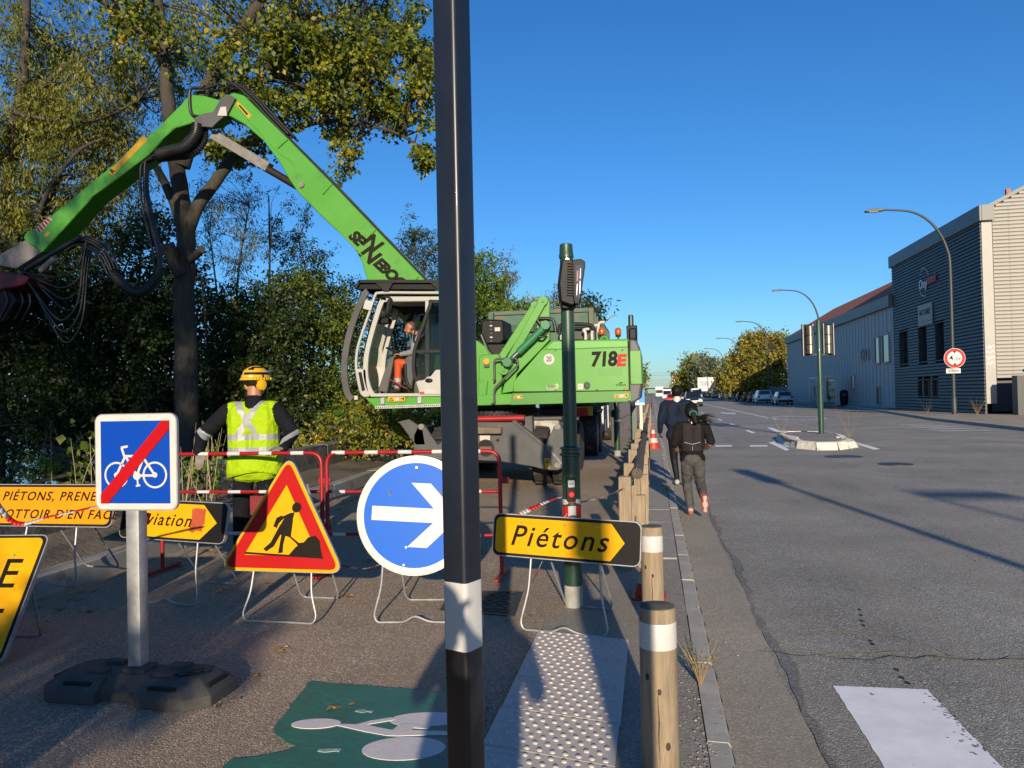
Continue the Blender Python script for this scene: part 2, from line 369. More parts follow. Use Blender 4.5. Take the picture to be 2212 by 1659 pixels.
# far footway and its kerb
sheet('far_pavement', [(12.5, -60), (60, -60), (60, 700), (17.1, 700), (17.1, 70), (13.4, 40), (12.5, 20)], .10, M('far_footway', (.30, .25, .185), .9, var=.25, vscale=.8, bump=.3, bscale=30, dirt=((.12, .10, .07), 1.2, .56)))
fk = empty('far_kerb'); fk['kind'] = 'structure'
fp = [(12.42, -5), (12.42, 20), (13.32, 40), (17.02, 70), (17.02, 160)]
for i in range(len(fp)-1):
    (x0, y0), (x1, y1) = fp[i], fp[i+1]; n = max(1, int((y1-y0)/2.))
    for k in range(n): MB().bar((x0+(x1-x0)*k/n, y0+(y1-y0)*k/n, .05), (x0+(x1-x0)*(k+1)/n, y0+(y1-y0)*(k+1)/n-.03, .05), .16, .15).build('kerb_stone', m_kerb, fk, smooth=False)

# ---- painted markings, all a few millimetres proud of the road
mk = empty('road_markings'); mk['kind'] = 'structure'
def mark(pts, m=m_paint, z=.005): MB().poly([(x, y, z) for x, y in pts]).build('marking', m, mk, smooth=False)
def rough_quad(a, b, c, d, n=60, j=.003):
    """hand-laid stripe with slightly ragged edges"""
    P = []
    for p, q in ((a, b), (b, c), (c, d), (d, a)):
        for k in range(n): P.append((p[0]+(q[0]-p[0])*k/n+random.uniform(-j, j), p[1]+(q[1]-p[1])*k/n+random.uniform(-j, j)))
    return P
def blot(x, y, rx, ry, m=None, z=.0045):
    n = 14; mark([(x+rx*math.cos(2*math.pi*i/n)*random.uniform(.6, 1.1), y+ry*math.sin(2*math.pi*i/n)*random.uniform(.6, 1.1)) for i in range(n)], m or m_tar, z)
mark(rough_quad((0.925, 4.408), (1.396, 4.414), (1.43, 1.9), (.93, 1.9)), m_paint, .0025)
for i in range(130):                                   # paint worn off the right edge down to the stones
    t = random.random(); x, y = 1.412-abs(random.gauss(0, .035)), 4.4-t*1.6
    if y < 4.38: blot(x, y, random.uniform(.003, .010), random.uniform(.004, .014), m_road, .0042)
mark(rough_quad((1.93, 4.41), (2.43, 4.41), (2.43, 1.9), (1.93, 1.9)))
for yb in (22.6, 30.3, 37., 44., 51., 60, 70, 80, 92, 105, 120, 140): mark([(3.68, yb), (3.84, yb), (3.84, yb+2.2), (3.68, yb+2.2)])
mark([(6.6, 44), (6.74, 44), (6.74, 300), (6.6, 300)])
for k in range(9): mark([(6.6, 43-k*1.15), (6.74, 43-k*1.15), (6.74, 42.4-k*1.15), (6.6, 42.4-k*1.15)], m_paintworn)
mark([(10.2, 60), (10.32, 60), (10.32, 300), (10.2, 300)], m_paintworn)
mark([(1.820, 23.675), (2.294, 23.610), (2.235, 23.019), (1.773, 23.078)]); mark([(2.801, 23.541), (3.288, 23.475), (3.205, 22.895), (2.730, 22.956)])
mark([(3.479, 24.727), (3.746, 25.142), (3.589, 21.584), (3.431, 21.266)]); mark([(5.834, 24.807), (5.961, 24.787), (5.881, 21.666), (5.640, 21.358)])
mark([(4.825, 34.593), (5.045, 34.527), (4.936, 31.878), (5.574, 31.158), (5.298, 30.173), (4.666, 31.023)]); mark([(5.076, 61.601), (5.338, 61.421), (5.354, 59.305), (6.041, 58.855), (5.762, 56.463), (5.143, 57.345)])
mark([(2.103, 33.012), (2.452, 32.919), (2.168, 31.270), (1.999, 31.679)])
for i in range(20):                                    # worn cycle rings on the far lane
    a0 = 2*math.pi*i/20; a1 = 2*math.pi*(i+.82)/20; f = lambda a, k: (8.1+1.5*k*math.cos(a), 46.+3.4*k*math.sin(a))
    mark([f(a0, 1), f(a1, 1), f(a1, .72), f(a0, .72)], m_paintworn)
for k in range(5): mark([(10.2+.1*k, 30+k*1.4), (12.0, 30.3+k*1.4), (12.0, 30.8+k*1.4), (10.2+.1*k, 30.5+k*1.4)], m_paintworn)
# cracks and tar lines across the near lane, sunk joints filled with sand
m_crack = M('crack_sand', (.28, .25, .19), .95, var=.35, vscale=30, bump=.6, bscale=90); m_tar = M('crack_dark', (.018, .018, .018), .8, var=.3, vscale=20)
def crack(pts, w, m, jit=.02, z=.006):
    P = [Vector((p[0], p[1], 0)) for p in pts]; path = []
    for a, b in zip(P[:-1], P[1:]):
        k = max(2, int((b-a).length/.06))
        path += [a+(b-a)*i/k for i in range(k)]
    path.append(P[-1]); ww = 0; L_, R_ = [], []
    for p in path:
        ww = .6*ww+random.uniform(-jit, jit); h = w*random.uniform(.35, 1.2)/2
        L_.append((p.x, p.y+ww+h, z)); R_.append((p.x, p.y+ww-h, z))
    b = MB()
    for i in range(len(path)-1): b.poly([R_[i], R_[i+1], L_[i+1], L_[i]])
    b.build('crack', m, mk, smooth=False)
crack([(0.649, 5.710), (1.415, 5.680), (2.469, 5.709)], .014, m_crack, .003)
crack([(0.631, 5.361), (1.269, 5.333), (1.493, 5.329), (1.653, 5.146), (1.718, 4.959)], .022, m_crack)
crack([(0.617, 4.981), (1.012, 4.925), (1.241, 4.903), (1.582, 5.009), (2.090, 4.848)], .026, m_crack, .03)
crack([(0.612, 4.946), (1.001, 4.874), (1.228, 4.853), (1.563, 4.949), (2.126, 4.929)], .012, m_tar, .03, .0065)
crack([(1.374, 4.919), (1.683, 4.860), (2.163, 5.012)], .02, m_crack, .03)
for px in ((1.443, 5.936), (1.413, 5.792), (1.384, 5.654), (1.369, 5.546), (1.323, 5.216), (1.320, 5.143), (1.317, 4.572), (1.326, 4.491), (1.330, 4.696)): blot(px[0], px[1], .012, .03)
for i in range(22): blot(random.uniform(1.0, 5), random.uniform(5, 12), random.uniform(.006, .02), random.uniform(.008, .022))
m_sealed = asphalt('sealed_joint', hexc(92, 91, 90), hexc(164, 160, 152), hexc(124, 119, 112), 110, .4, .25, .6)
sj = MB()                                              # faint sealed seam where carriageway meets gutter
for i in range(240):
    y0 = 2.0+i*.08; f = lambda y: (.69+.014*math.sin(y*1.9)+.010*math.sin(y*4.3)+.006*math.sin(y*17), .05+.022*math.sin(y*2.7+1)+.012*math.sin(y*7)+.010*math.sin(y*15)+.006*math.sin(y*31))
    (a, wa), (c, wc) = f(y0), f(y0+.08); sj.poly([(a, y0, .0046), (a+wa, y0, .0046), (c+wc, y0+.08, .0046), (c, y0+.08, .0046)])
sj.build('sealed_joint', m_sealed, mk, smooth=False)
# manholes
def manhole(c, r, label):
    o = empty('manhole_cover', (c[0], c[1], .0), label=label, cat='manhole')
    MB().lathe([(r, 0), (r, .008), (r*.97, .009)], n=28).build('rim', m_cast, o); MB().lathe([(r*.9, .008), (r*.9, .012), (r*.86, .0125)], n=28).build('lid', m_cast, o)
manhole((4.988, 17.304), .34, 'round iron manhole cover set in the road right of the island'); manhole((4.419, 19.314), .42, 'round iron drain cover in the road right in front of the island')
# cycle symbol on the path: ragged green field, white rider and wheels
cyc = empty('cycle_path_marking', (0, 0, 0)); cyc['kind'] = 'structure'
gp_ = [(-1.891, 3.979), (-1.529, 3.956), (-1.108, 3.925), (-0.875, 3.904), (-0.820, 3.587), (-0.754, 3.143), (-0.679, 2.671), (-1.420, 2.564), (-1.805, 2.767), (-1.828, 3.012), (-1.827, 3.075), (-1.719, 3.115), (-1.639, 3.170), (-1.602, 3.229), (-1.665, 3.258), (-1.740, 3.315), (-1.796, 3.397), (-1.814, 3.478), (-1.830, 3.621), (-1.864, 3.810)]
def ragged(P, j=.008, st=.04):
    o = []
    for a, b in zip(P, P[1:]+P[:1]):
        k = max(1, int(math.hypot(b[0]-a[0], b[1]-a[1])/st)); o += [(a[0]+(b[0]-a[0])*i/k+random.uniform(-j, j)*(i > 0), a[1]+(b[1]-a[1])*i/k+random.uniform(-j, j)*(i > 0)) for i in range(k)]
    return o
def flat(name, P, z, m): 
    MB().prism([(x, y) for x, y in P], z-.003, z, 'z').build(name, m, cyc, smooth=False)
flat('green_field', ragged(gp_), .056, m_bikegreen)
def ell(cx, cy, rx, ry, n=30):
    return [(cx+rx*math.cos(2*math.pi*i/n), cy+ry*math.sin(2*math.pi*i/n)) for i in range(n)]
h0 = (-1.612, 3.459); w1 = (-1.102, 3.578); w2 = (-1.113, 3.268)
c_, s_ = math.cos(YAW), math.sin(YAW)
def rot_ell(c, rx, ry):
    return [(c[0]+x*c_-y*s_, c[1]+x*s_+y*c_) for x, y in ell(0, 0, rx, ry)]
flat('head', rot_ell(h0, .118, .055), .0588, m_bikewhite)
flat('wheel', rot_ell(w1, .178, .080), .0576, m_bikewhite); flat('wheel', rot_ell(w2, .184, .112), .0582, m_bikewhite)
flat('rider', [(-1.504, 3.452), (-1.479, 3.471), (-1.415, 3.474), (-1.364, 3.523), (-1.277, 3.572), (-1.259, 3.566), (-1.252, 3.553), (-1.260, 3.542), (-1.351, 3.488), (-1.367, 3.475), (-1.268, 3.448), (-1.224, 3.438), (-1.212, 3.496), (-1.195, 3.513), (-1.167, 3.512), (-1.070, 3.499), (-1.055, 3.486), (-1.064, 3.472), (-1.134, 3.473), (-1.138, 3.450), (-1.055, 3.451), (-0.914, 3.459), (-0.894, 3.447), (-0.907, 3.431), (-1.043, 3.410), (-1.177, 3.381), (-1.232, 3.378), (-1.342, 3.403), (-1.432, 3.431)], .0595, m_bikewhite)
m_scar = M('scraped_paint', (.24, .34, .30), .8, var=.3, vscale=20)
for a, b in (((-1.481, 3.639), (-1.392, 3.628)), ((-1.482, 3.209), (-1.385, 3.209))):
    flat('scrape', ragged([a, (b[0], b[1]+.012), (b[0], b[1]-.012), (a[0], a[1]-.02)], .01, .02), .0592, m_scar)
# tactile paving plates with their studs
tac = empty('tactile_paving', (0, 0, 0)); tac['kind'] = 'structure'
SHR = Matrix(((1, 0, 0, 0), (-.22, 1, 0, 0), (0, 0, 1, 0), (0, 0, 0, 1)))
pm = MB().box((0, 0, 0), (.585, .41, .012)).me('plate', m_tact, False); pm.transform(SHR)
dm = MB()
for r_ in range(7):
    for k in range(10):
        x = -.265+k*.0575+(.0287 if r_ % 2 else 0); y_ = -.177+r_*.0588
        if x > .28: continue
        dm.lathe([(.0135, 0), (.0125, .0045), (.009, .0068), (.004, .0075)], (x, y_, .006), 8)
dme = dm.me('studs', m_tact); dme.transform(SHR)
for i in range(7):
    o = link('plate', pm, tac, (-.475+.004*random.uniform(-1, 1), 4.72-i*.4155, .062+random.uniform(-.001, .001))); o.rotation_euler.z = random.uniform(-.003, .003)
    s_o = link('studs', dme, o); s_o['kind'] = 'stuff'
# cast cover plate in the path
cv = empty('access_cover', (0, 0, 0), label='ribbed rectangular iron access cover in the path behind the navy post', cat='cover')
cvp = [(-1.612, 5.971), (-1.036, 5.998), (-0.983, 5.326), (-1.553, 5.418)]
MB().prism(cvp, .05, .058, 'z').build('frame', m_cast, cv, smooth=False)
q = [Vector((p[0], p[1], 0)) for p in cvp]; cc = sum(q, Vector())/4; q = [cc+(p-cc)*.93 for p in q]
rb = MB()
for i in range(12):
    for j in range(9):
        u, v = (i+.15+.5*(j % 2)*.5)/12.6, (j+.2)/9; a = q[0].lerp(q[1], u).lerp(q[3].lerp(q[2], u), v)
        rb.box((a.x, a.y, .06), (.055, .016, .006), 0, .6 if (i+j) % 2 else -.6)
o = rb.build('ribs', m_cast, cv, smooth=False); o['kind'] = 'stuff'
# fallen leaves and gravel
m_dry = leafmat('dry_leaf', [(0, hexc(150, 96, 48)), (.5, hexc(180, 130, 70)), (1, hexc(96, 66, 40))], .1)

# ================================================================== STREET FURNITURE AND SIGNS
ZP = .05
m_blue = M('sign_blue', (.0, .045, .34), .45, spec=.2, var=.03, vscale=2, dirt=((.03, .09, .3), 13, .66))
m_bluer = M('sign_bright_blue', (.0, .095, .50), .45, spec=.2, var=.03, vscale=2, dirt=((.04, .15, .42), 12, .66))
m_signwhite = M('sign_white', (.50, .49, .47), .4, var=.06, vscale=9, dirt=((.30, .285, .25), 11, .60))
m_signred = M('sign_red', (.36, .008, .007), .38, spec=.2, var=.05, dirt=((.30, .07, .02), 15, .66))
m_slashred = M('slash_red', (.37, .004, .008), .38, spec=.2, var=.03)
m_yellow = M('sign_yellow', (.62, .315, .003), .36, spec=.2, var=.06, vscale=4, dirt=((.34, .17, .02), 12, .62))
m_orange = M('sign_orange_yellow', (.62, .245, .005), .36, spec=.2, var=.05, vscale=4, dirt=((.32, .13, .02), 11, .70))
m_signblack = M('sign_black', (.009, .009, .009), .5, var=.2, dirt=((.08, .07, .04), 12, .72), spec=.2)
m_letter = M('lettering_black', (.010, .007, .004), .6, var=.2, vscale=20, spec=.15)
m_scrape = M('orange_scrape', (.36, .06, .015), .6, var=.15, vscale=16)
m_wood = M('fence_wood', (.25, .19, .125), .8, var=.3, vscale=3.5, bump=.5, bscale=18, bdist=.006, stretch=(9, 9, 1.1), dirt=((.17, .13, .085), 2.5, .60))
m_woodcut = M('wood_end', (.09, .08, .065), .9, var=.35, vscale=18, bump=.5, bscale=30)
m_rail = M('dark_rail_wood', (.075, .062, .05), .85, var=.35, vscale=5, bump=.5, bscale=22, stretch=(8, 1.2, 8))
m_reflect = M('reflective_white', (.50, .49, .465), .35, var=.05, vscale=20, bump=.5, bscale=120, dirt=((.3, .28, .22), 12, .68))
m_navy = M('navy_paint', (.010, .013, .022), .36, var=.15, vscale=6, coat=.15, dirt=((.025, .028, .034), 30, .70), bump=.06, bscale=8)
m_postblack = M('post_black', (.006, .006, .008), .35, var=.1, coat=.2)
m_cone = M('cone_orange', (.38, .028, .006), .5, var=.08)

def plate(name, poly, t, m, parent, y=0., bev=.0):
    return MB().prism(poly, y, y+t, 'y').build(name, m, parent, bev=bev)
def face(name, poly, m, parent, y): return MB().prism(poly, y, y+.0012, 'y').build(name, m, parent, smooth=False)
def ring(name, r0, r1, m, parent, y, cx=0., cz=0., n=40):
    b = MB()
    for i in range(n):
        a, c = 2*math.pi*i/n, 2*math.pi*(i+1)/n
        P = [(cx+r*math.cos(t), y, cz+r*math.sin(t)) for r, t in ((r0, a), (r1, a), (r1, c), (r0, c))]
        b.add(P+[(p[0], y+.0012, p[2]) for p in P], [(0, 1, 2, 3), (7, 6, 5, 4), (1, 5, 6, 2), (0, 3, 7, 4)])
    return b.build(name, m, parent, smooth=False)
def stand(parent, w, zb, tilt, back, wr, zt, kink=.03, flare=.06):
    """folding tube stand: front U in the plane of the plate, rear U behind"""
    t = math.tan(tilt); f = lambda x, z: (x, (z-zb)*t+.036, z)
    pts = [(-w, .05, zb+.1), f(-w, zb-.01), f(-w-flare*.2, zb*.55), f(-w-flare, .06), f(-w-flare+.02, .012), f(-w*.3, .014), f(0, .014+kink), f(w*.45, .014), f(w+flare-.02, .012), f(w+flare, .06), f(w+flare*.2, zb*.55), f(w, zb-.01), (w, .05, zb+.1)]
    MB().tube(roundpath(pts, .05), .0075, 8).build('front_leg', m_galv, parent)
    y0 = (zt-zb)*t; pr = [(-wr, y0, zt), (-wr, back-.03, .05), (-wr+.02, back, .012), (wr-.02, back, .012), (wr, back-.03, .05), (wr, y0, zt)]
    MB().tube(roundpath(pr, .05), .0075, 8).build('rear_leg', m_galv, parent)
def board(parent, tilt, zb):
    """carrier whose local XZ plane is the plate plane, tilted back about its lower edge"""
    o = bpy.data.objects.new('panel', None); return o
def tilt_children(objs, tilt, zb):
    m = Matrix.Translation((0, 0, zb)) @ Matrix.Rotation(-tilt, 4, 'X')
    for o in objs: o.data.transform(m)

# --- end of cycle route sign on a galvanised post in a rubber foot
cs = empty('cycle_route_end_sign', (-2.765, 3.746, 0.050), YAW+R(-9), 'square blue sign with white bicycle and red slash on a galvanised post', 'sign')
def cseg(p, q, w): 
    a, b = Vector((p[0], 0, p[1])), Vector((q[0], 0, q[1])); d = (b-a).normalized(); n = Vector((-d.z, 0, d.x))*w/2
    return [((a+n).x, (a+n).z), ((a-n).x, (a-n).z), ((b-n).x, (b-n).z), ((b+n).x, (b+n).z)]
ZC = 1.238
p0 = plate('panel', rrect(.515, .555, .045, 6, 0, ZC), .028, m_signwhite, cs, -.085, .004)
MB().prism(rrect(.525, .565, .05, 6, 0, ZC), -.08, -.062, 'y').build('rim', m_galv, cs)
face('blue_field', [(-.22, ZC-.24), (.22, ZC-.24), (.22, ZC+.24), (-.22, ZC+.24)], m_blue, cs, -.0865)
wc = ((-.12, ZC-.075), (.125, ZC-.075))
for c in wc: ring('wheel', .066, .0775, m_signwhite, cs, -.0878, c[0], c[1]); face('hub', circ(.016, 14, *c), m_signwhite, cs, -.0879)
bk = [((-.12, ZC-.075), (-.062, ZC+.035), .014), ((-.062, ZC+.035), (.058, ZC+.035), .014), ((.058, ZC+.035), (.012, ZC-.075), .014), ((-.058, ZC+.03), (.012, ZC-.08), .014), ((.012, ZC-.078), (.125, ZC-.078), .014), ((.05, ZC+.03), (.125, ZC-.075), .014),
      ((-.066, ZC+.03), (-.085, ZC+.085), .014), ((-.088, ZC+.085), (-.045, ZC+.092), .014), ((.058, ZC+.03), (.07, ZC+.07), .012), ((.035, ZC+.072), (.1, ZC+.078), .018), ((.012, ZC-.08), (.018, ZC-.135), .01), ((.005, ZC-.138), (.032, ZC-.134), .012)]
b = MB()
for i, (p, q, w) in enumerate(bk): b.prism(cseg(p, q, w), -.0878-.00012*i, -.0866, 'y')
b.build('bicycle', m_signwhite, cs, smooth=False); face('crank', circ(.024, 18, .012, ZC-.08), m_signwhite, cs, -.0893)
face('slash', [(-.22, ZC-.24), (-.175, ZC-.24), (.22, ZC+.188), (.22, ZC+.24), (.175, ZC+.24), (-.22, ZC-.188)], m_slashred, cs, -.0915)
b = MB(); b.prism(rrect(.078, .078, .008, 2), .0, 1.2, 'z'); b.build('post', m_galv, cs)
MB().box((0, -.012, ZC), (.4, .02, .03)).build('clamp', m_galv, cs)
for o in list(cs.children):
    if o.name.split('.')[0] in ('panel', 'rim', 'blue_field', 'wheel', 'hub', 'bicycle', 'crank', 'slash'): o.data.transform(Matrix.Translation((.032, .035, ZC)) @ Matrix.Diagonal((.92, 1, .92, 1)) @ Matrix.Translation((0, 0, -ZC)))
# rubber foot the sign stands in
fo = empty('rubber_sign_foot', (-2.741, 3.730, 0.050), YAW+R(-12), 'black rubber foot block under the bicycle sign post', 'sign foot')
m_foot = M('foot_rubber', (.062, .060, .057), .8, var=.2, vscale=9, bump=.3, bscale=70, dirt=((.17, .15, .13), 18, .63))
o8 = [(-.50, -.12), (-.40, -.21), (-.12, -.21), (-.12, -.15), (.12, -.15), (.12, -.21), (.40, -.21), (.50, -.12), (.50, .12), (.40, .21), (.12, .21), (.12, .15), (-.12, .15), (-.12, .21), (-.40, .21), (-.50, .12)]
top = [(x*.80 if abs(x) > .2 else x, y*.55) for x, y in o8]; n8 = len(o8)
b = MB(); V = [(x, y, 0) for x, y in o8]+[(x, y, .055) for x, y in o8]+[(x, y, .125) for x, y in top]
Fc = [(i, (i+1) % n8, (i+1) % n8+n8, i+n8) for i in range(n8)]+[(i+n8, (i+1) % n8+n8, (i+1) % n8+2*n8, i+2*n8) for i in range(n8)]+[tuple(range(2*n8, 3*n8)), tuple(range(n8))[::-1]]
b.add(V, Fc); b.build('block', m_foot, fo, smooth=False, bev=.006)
m_slot = M('foot_slot', (.006, .006, .006), .8)
for x, y, w, h in ((-.455, .0, .022, .17), (.455, .0, .022, .17), (-.25, -.165, .16, .016), (.25, -.165, .16, .016), (-.25, .165, .16, .016), (.25, .165, .16, .016)):
    zz = .088 if abs(x) > .4 else .09
    MB().box((x, y, zz), (w, h, .02)).build('slot', m_slot, fo)
for x in (-.2, .2):
    for y in (-.07, .07): MB().box((x, y, .132), (.12, .05, .02)).build('lug', m_foot, fo, smooth=False, bev=.004)
MB().box((0, 0, .13), (.13, .13, .03)).build('socket', m_foot, fo, smooth=False, bev=.006)
MB().prism(rrect(.16, .075, .008, 2), 0, .006, 'z').build('badge', m_slot, fo, (.33, -.01, .1255)).rotation_euler = (0, 0, R(35))
text('lettering', 'CHOD', .055, m_foot, fo, Matrix.Translation((.33, -.01, .1335)) @ Matrix.Rotation(R(35), 4, 'Z'), depth=.002)

# --- roadworks triangle
tr = empty('roadworks_sign', (-2.589, 5.018, 0.050), YAW+R(-12), 'yellow triangular sign with red border and digging worker on a wire stand', 'sign')
s_ = .95; hh = s_*math.sqrt(3)/2
def tri(k, r):
    """rounded triangle scaled k about its centre"""
    c = (0, hh/3); P = [(-s_/2, 0), (s_/2, 0), (0, hh)]; out = []
    P = [(c[0]+(x-c[0])*k, c[1]+(z-c[1])*k) for x, z in P]
    for i in range(3):
        a, b_, c2 = Vector(P[i-1]), Vector(P[i]), Vector(P[(i+1) % 3]); A = b_+(a-b_).normalized()*r; B = b_+(c2-b_).normalized()*r
        for j in range(7): t = j/6; q = A*(1-t)**2+b_*2*t*(1-t)+B*t*t; out.append((q.x, q.y))
    return out
tl = R(11); ob = []
ob.append(plate('panel', tri(1, .12), .022, m_yellow, tr, .0, .004)); ob.append(MB().prism(tri(1.012, .12), .006, .03, 'y').build('rim', m_galv, tr))
ob.append(face('red_border', tri(.925, .075), m_signred, tr, -.002)); ob.append(face('yellow_field', tri(.60, .01), m_yellow, tr, -.0035))
def mp_(u, v): return ((u-558)*.001326+.0, (1330-v)*.001326)     # pictogram points in enlarged image pixels -> metres on the plate
mk_ = []
b = MB(); y = -.0048
b.prism([mp_(*q) for q in circ(27, 18, 627, 995)], y, y+.001, 'y')
for P in ([(545, 1045), (590, 1025), (618, 1020), (608, 1070), (600, 1150), (548, 1140), (530, 1110), (560, 1050)],
          [(515, 1050), (545, 1038), (560, 1050), (530, 1080), (520, 1105), (500, 1095)],
          [(596, 1060), (612, 1060), (606, 1150), (588, 1150)],
          [(540, 1085), (566, 1100), (512, 1200), (470, 1228), (452, 1214), (492, 1180)], [(556, 1100), (582, 1105), (566, 1190), (566, 1232), (540, 1236), (546, 1180)],
          [(345, 1232), (800, 1250), (800, 1258), (345, 1243)], [(575, 1125), (655, 1180), (690, 1175), (650, 1196), (640, 1182), (572, 1132)],
          [(600, 1246), (640, 1200), (680, 1180), (706, 1150), (745, 1140), (772, 1165), (782, 1210), (796, 1256)]):
    y -= .00012; b.prism([mp_(*q) for q in P], y, -.0036, 'y')
ob.append(b.build('digging_worker', m_letter, tr, smooth=False))
MB().box((0, .03, 0), (.01, .01, .01))
tilt_children(ob, tl, .355)
stand(tr, .22, .37, tl, .62, .16, .95, .0)

# --- round blue arrow sign
rd = empty('blue_arrow_sign', (-1.640, 5.109, 0.050), YAW+R(-4), 'round blue sign with white arrow on a wire stand, half behind the navy post', 'sign')
ob = []; rc = .408
ob.append(plate('panel', circ(.408, 56, 0, rc), .025, m_signwhite, rd, 0, .004)); ob.append(MB().prism(circ(.415, 56, 0, rc), .008, .032, 'y').build('rim', m_galv, rd))
ob.append(face('blue_field', circ(.362, 56, 0, rc), m_bluer, rd, -.002))
a_ = .5; ar = [(-.335, .052), (.13, .052), (-.052, .235), (.095, .235), (.325, .0), (.095, -.235), (-.052, -.235), (.13, -.052), (-.335, -.052)]
ca, sa = math.cos(R(-3.4)), math.sin(R(-3.4))
ob.append(face('arrow', [(x*.94*ca-z*.94*sa+.01, x*.94*sa+z*.94*ca+rc) for x, z in ar], m_signwhite, rd, -.0036))
b = MB()
for x, z in ((-.23, .005), (-.03, 0), (.01, .33), (-.06, -.22), (-.075, -.34)): b.cyl((x, -.004, z+rc), (x, -.0062, z+rc), .008, n=10)
ob.append(b.build('rivets', m_steel, rd))
tilt_children(ob, R(8), .33)
stand(rd, .225, .44, R(8), .56, .18, .9, .045)

# --- yellow boards
def arrow_board(name, loc, rz, label, L_, H_, zb, tilt, body, point, size, ymat, stand_w, dx=0., sh=.28, left=False, roll=0., back=.6):
    o = empty(name, loc, rz, label, 'sign'); ob = []
    ob.append(plate('panel', rrect(L_, H_, .045, 5, 0, H_/2), .02, m_signblack, o, 0, .003)); ob.append(MB().prism(rrect(L_+.012, H_+.012, .05, 5, 0, H_/2), -.003, .028, 'y').build('rim', m_galv, o))
    ob[-1].data.transform(Matrix.Translation((0, .005, 0)))
    w = L_/2-.018; h = H_/2-.018; r = .03
    if point == 'right': P = [(-w, -h+r), (-w+r*.3, -h+r*.3), (-w+r, -h), (w-.17, -h), (w-.08, 0), (w-.17, h), (-w+r, h), (-w+r*.3, h-r*.3), (-w, h-r)]
    elif point == 'both': P = [(-w+.13, -h), (w-.2, -h), (w-.06, 0), (w-.2, h), (-w+.13, h), (-w+.02, 0)]
    else: P = rrect(2*w, 2*h, .04)
    ob.append(face('yellow_field', [(x, z+H_/2) for x, z in P], ymat, o, -.0045))
    for k, (tx, tz, tb) in enumerate(body): ob.append(text('lettering', tb, size, m_letter, o, Matrix.Translation((tx, -.0052, H_/2+tz)) @ FRONT, sh, .0016, .0006, spacing=1.18))
    b = MB()
    for x in (-.3, 0, .22): b.cyl((x*L_, -.0046, H_*.83), (x*L_, -.0068, H_*.83), .006, n=8)
    ob.append(b.build('rivets', m_steel, o))
    if roll:
        for q in ob: q.data.transform(Matrix.Rotation(roll, 4, 'Y'))
    tilt_children(ob, tilt, zb); stand(o, stand_w, zb, tilt, back, stand_w*.75, zb+H_*.8, .04)
    return o, ob
arrow_board('pedestrian_arrow_board', (-0.593, 4.995, 0.050), YAW+R(-21), 'yellow arrow board reading Piétons with a point at its right end', 1.0, .27, .475, R(9), [(-.045, -.005, 'Piétons')], 'right', .19, m_yellow, .235, roll=R(1.3))
ab, abo = arrow_board('diversion_arrow_board', (-3.719, 5.422, 0.050), YAW+R(-18), 'yellow Déviation arrow board with an orange scraped patch behind the bicycle sign', 1.0, .30, .485, R(12), [(-.13, 0, 'Déviation')], 'both', .135, m_yellow, .24, roll=R(1))
zs = [(.24, .09), (.30, .1), (.37, .095), (.372, -.02), (.35, -.03), (.36, -.075), (.30, -.07), (.27, -.09), (.235, -.075), (.25, .01)]
q = face('orange_scrape', [(x-.06, z+.15) for x, z in zs], m_scrape, ab, -.0058); tilt_children([q], R(12), .485)
arrow_board('footway_notice_board', (-4.658, 5.272, 0.200), YAW+R(-10), 'orange board telling pedestrians to take the opposite pavement, at the left edge', 1.08, .32, .46, R(12), [(.0, .068, 'PIÉTONS, PRENEZ'), (.02, -.072, "TROTTOIR D'EN FACE")], 'rect', .098, m_orange, .22, sh=.22, roll=R(.2))
# tilted board at the left edge of the view, only the line ends show
eo, eob = arrow_board('closed_route_board', (-4.125, 3.905, 0.050), YAW+R(-4), 'tilted yellow board with large black letters E, cut off at the bottom left', .62, .80, .04, R(33), [(.15, .135, 'E'), (.15, -.185, 'E')], 'rect', .27, m_yellow, .2, sh=0., roll=R(0))
# --- striped tape: flat twisted ribbon in alternating pieces
def ribbon(name, pts, label, w=.05, seg=.11, tw=1.2, cat='tape'):
    o = empty(name, tuple(pts[0]), label=label, cat=cat); P = spline(pts, 10); base = Vector(pts[0]); acc = 0
    parts = [MB(), MB()]; ang = random.uniform(0, 3)
    for a, b_ in zip(P[:-1], P[1:]):
        d = (b_-a); L_ = d.length
        if L_ < 1e-6: continue
        u, v = basis(d); a1 = ang+acc*tw; a2 = ang+(acc+L_)*tw; ww = w/2*(.75+.25*math.sin(acc*9))
        n1 = (v*math.cos(a1*.6)+u*math.sin(a1*.6)*.6)*ww; n2 = (v*math.cos(a2*.6)+u*math.sin(a2*.6)*.6)*ww
        parts[int(acc/seg) % 2].add([a-n1-base, a+n1-base, b_+n2-base, b_-n2-base], [(0, 1, 2, 3)]); acc += L_
    for k, nm, m in ((0, 'red_stripes', m_redtape), (1, 'white_stripes', m_whitetape)):
        if parts[k].v:
            q = parts[k].build(nm, m, o); s = q.modifiers.new('thickness', 'SOLIDIFY'); s.thickness = .0015
    return o
V3 = Vector
ribbon('warning_tape', [V3((-1.021, 5.252, 0.725)), V3((-0.859, 5.434, 0.796)), V3((-0.706, 5.685, 0.838)), V3((-0.654, 5.746, 0.823))], 'red and white tape strip rising to the green pole from the left')
ribbon('warning_tape', [V3((-0.555, 5.794, 0.789)), V3((-0.413, 6.176, 0.777)), V3((-0.306, 6.653, 0.770)), V3((-0.208, 6.975, 0.792)), V3((-0.158, 7.493, 0.909))], 'red and white tape running from the green pole to the wooden fence posts')
ribbon('warning_tape', [V3((-0.584, 5.728, 0.781)), V3((-0.683, 5.466, 0.653)), V3((-0.789, 5.243, 0.421)), V3((-0.824, 5.186, 0.348))], 'loose tape end hanging below the yellow arrow board')
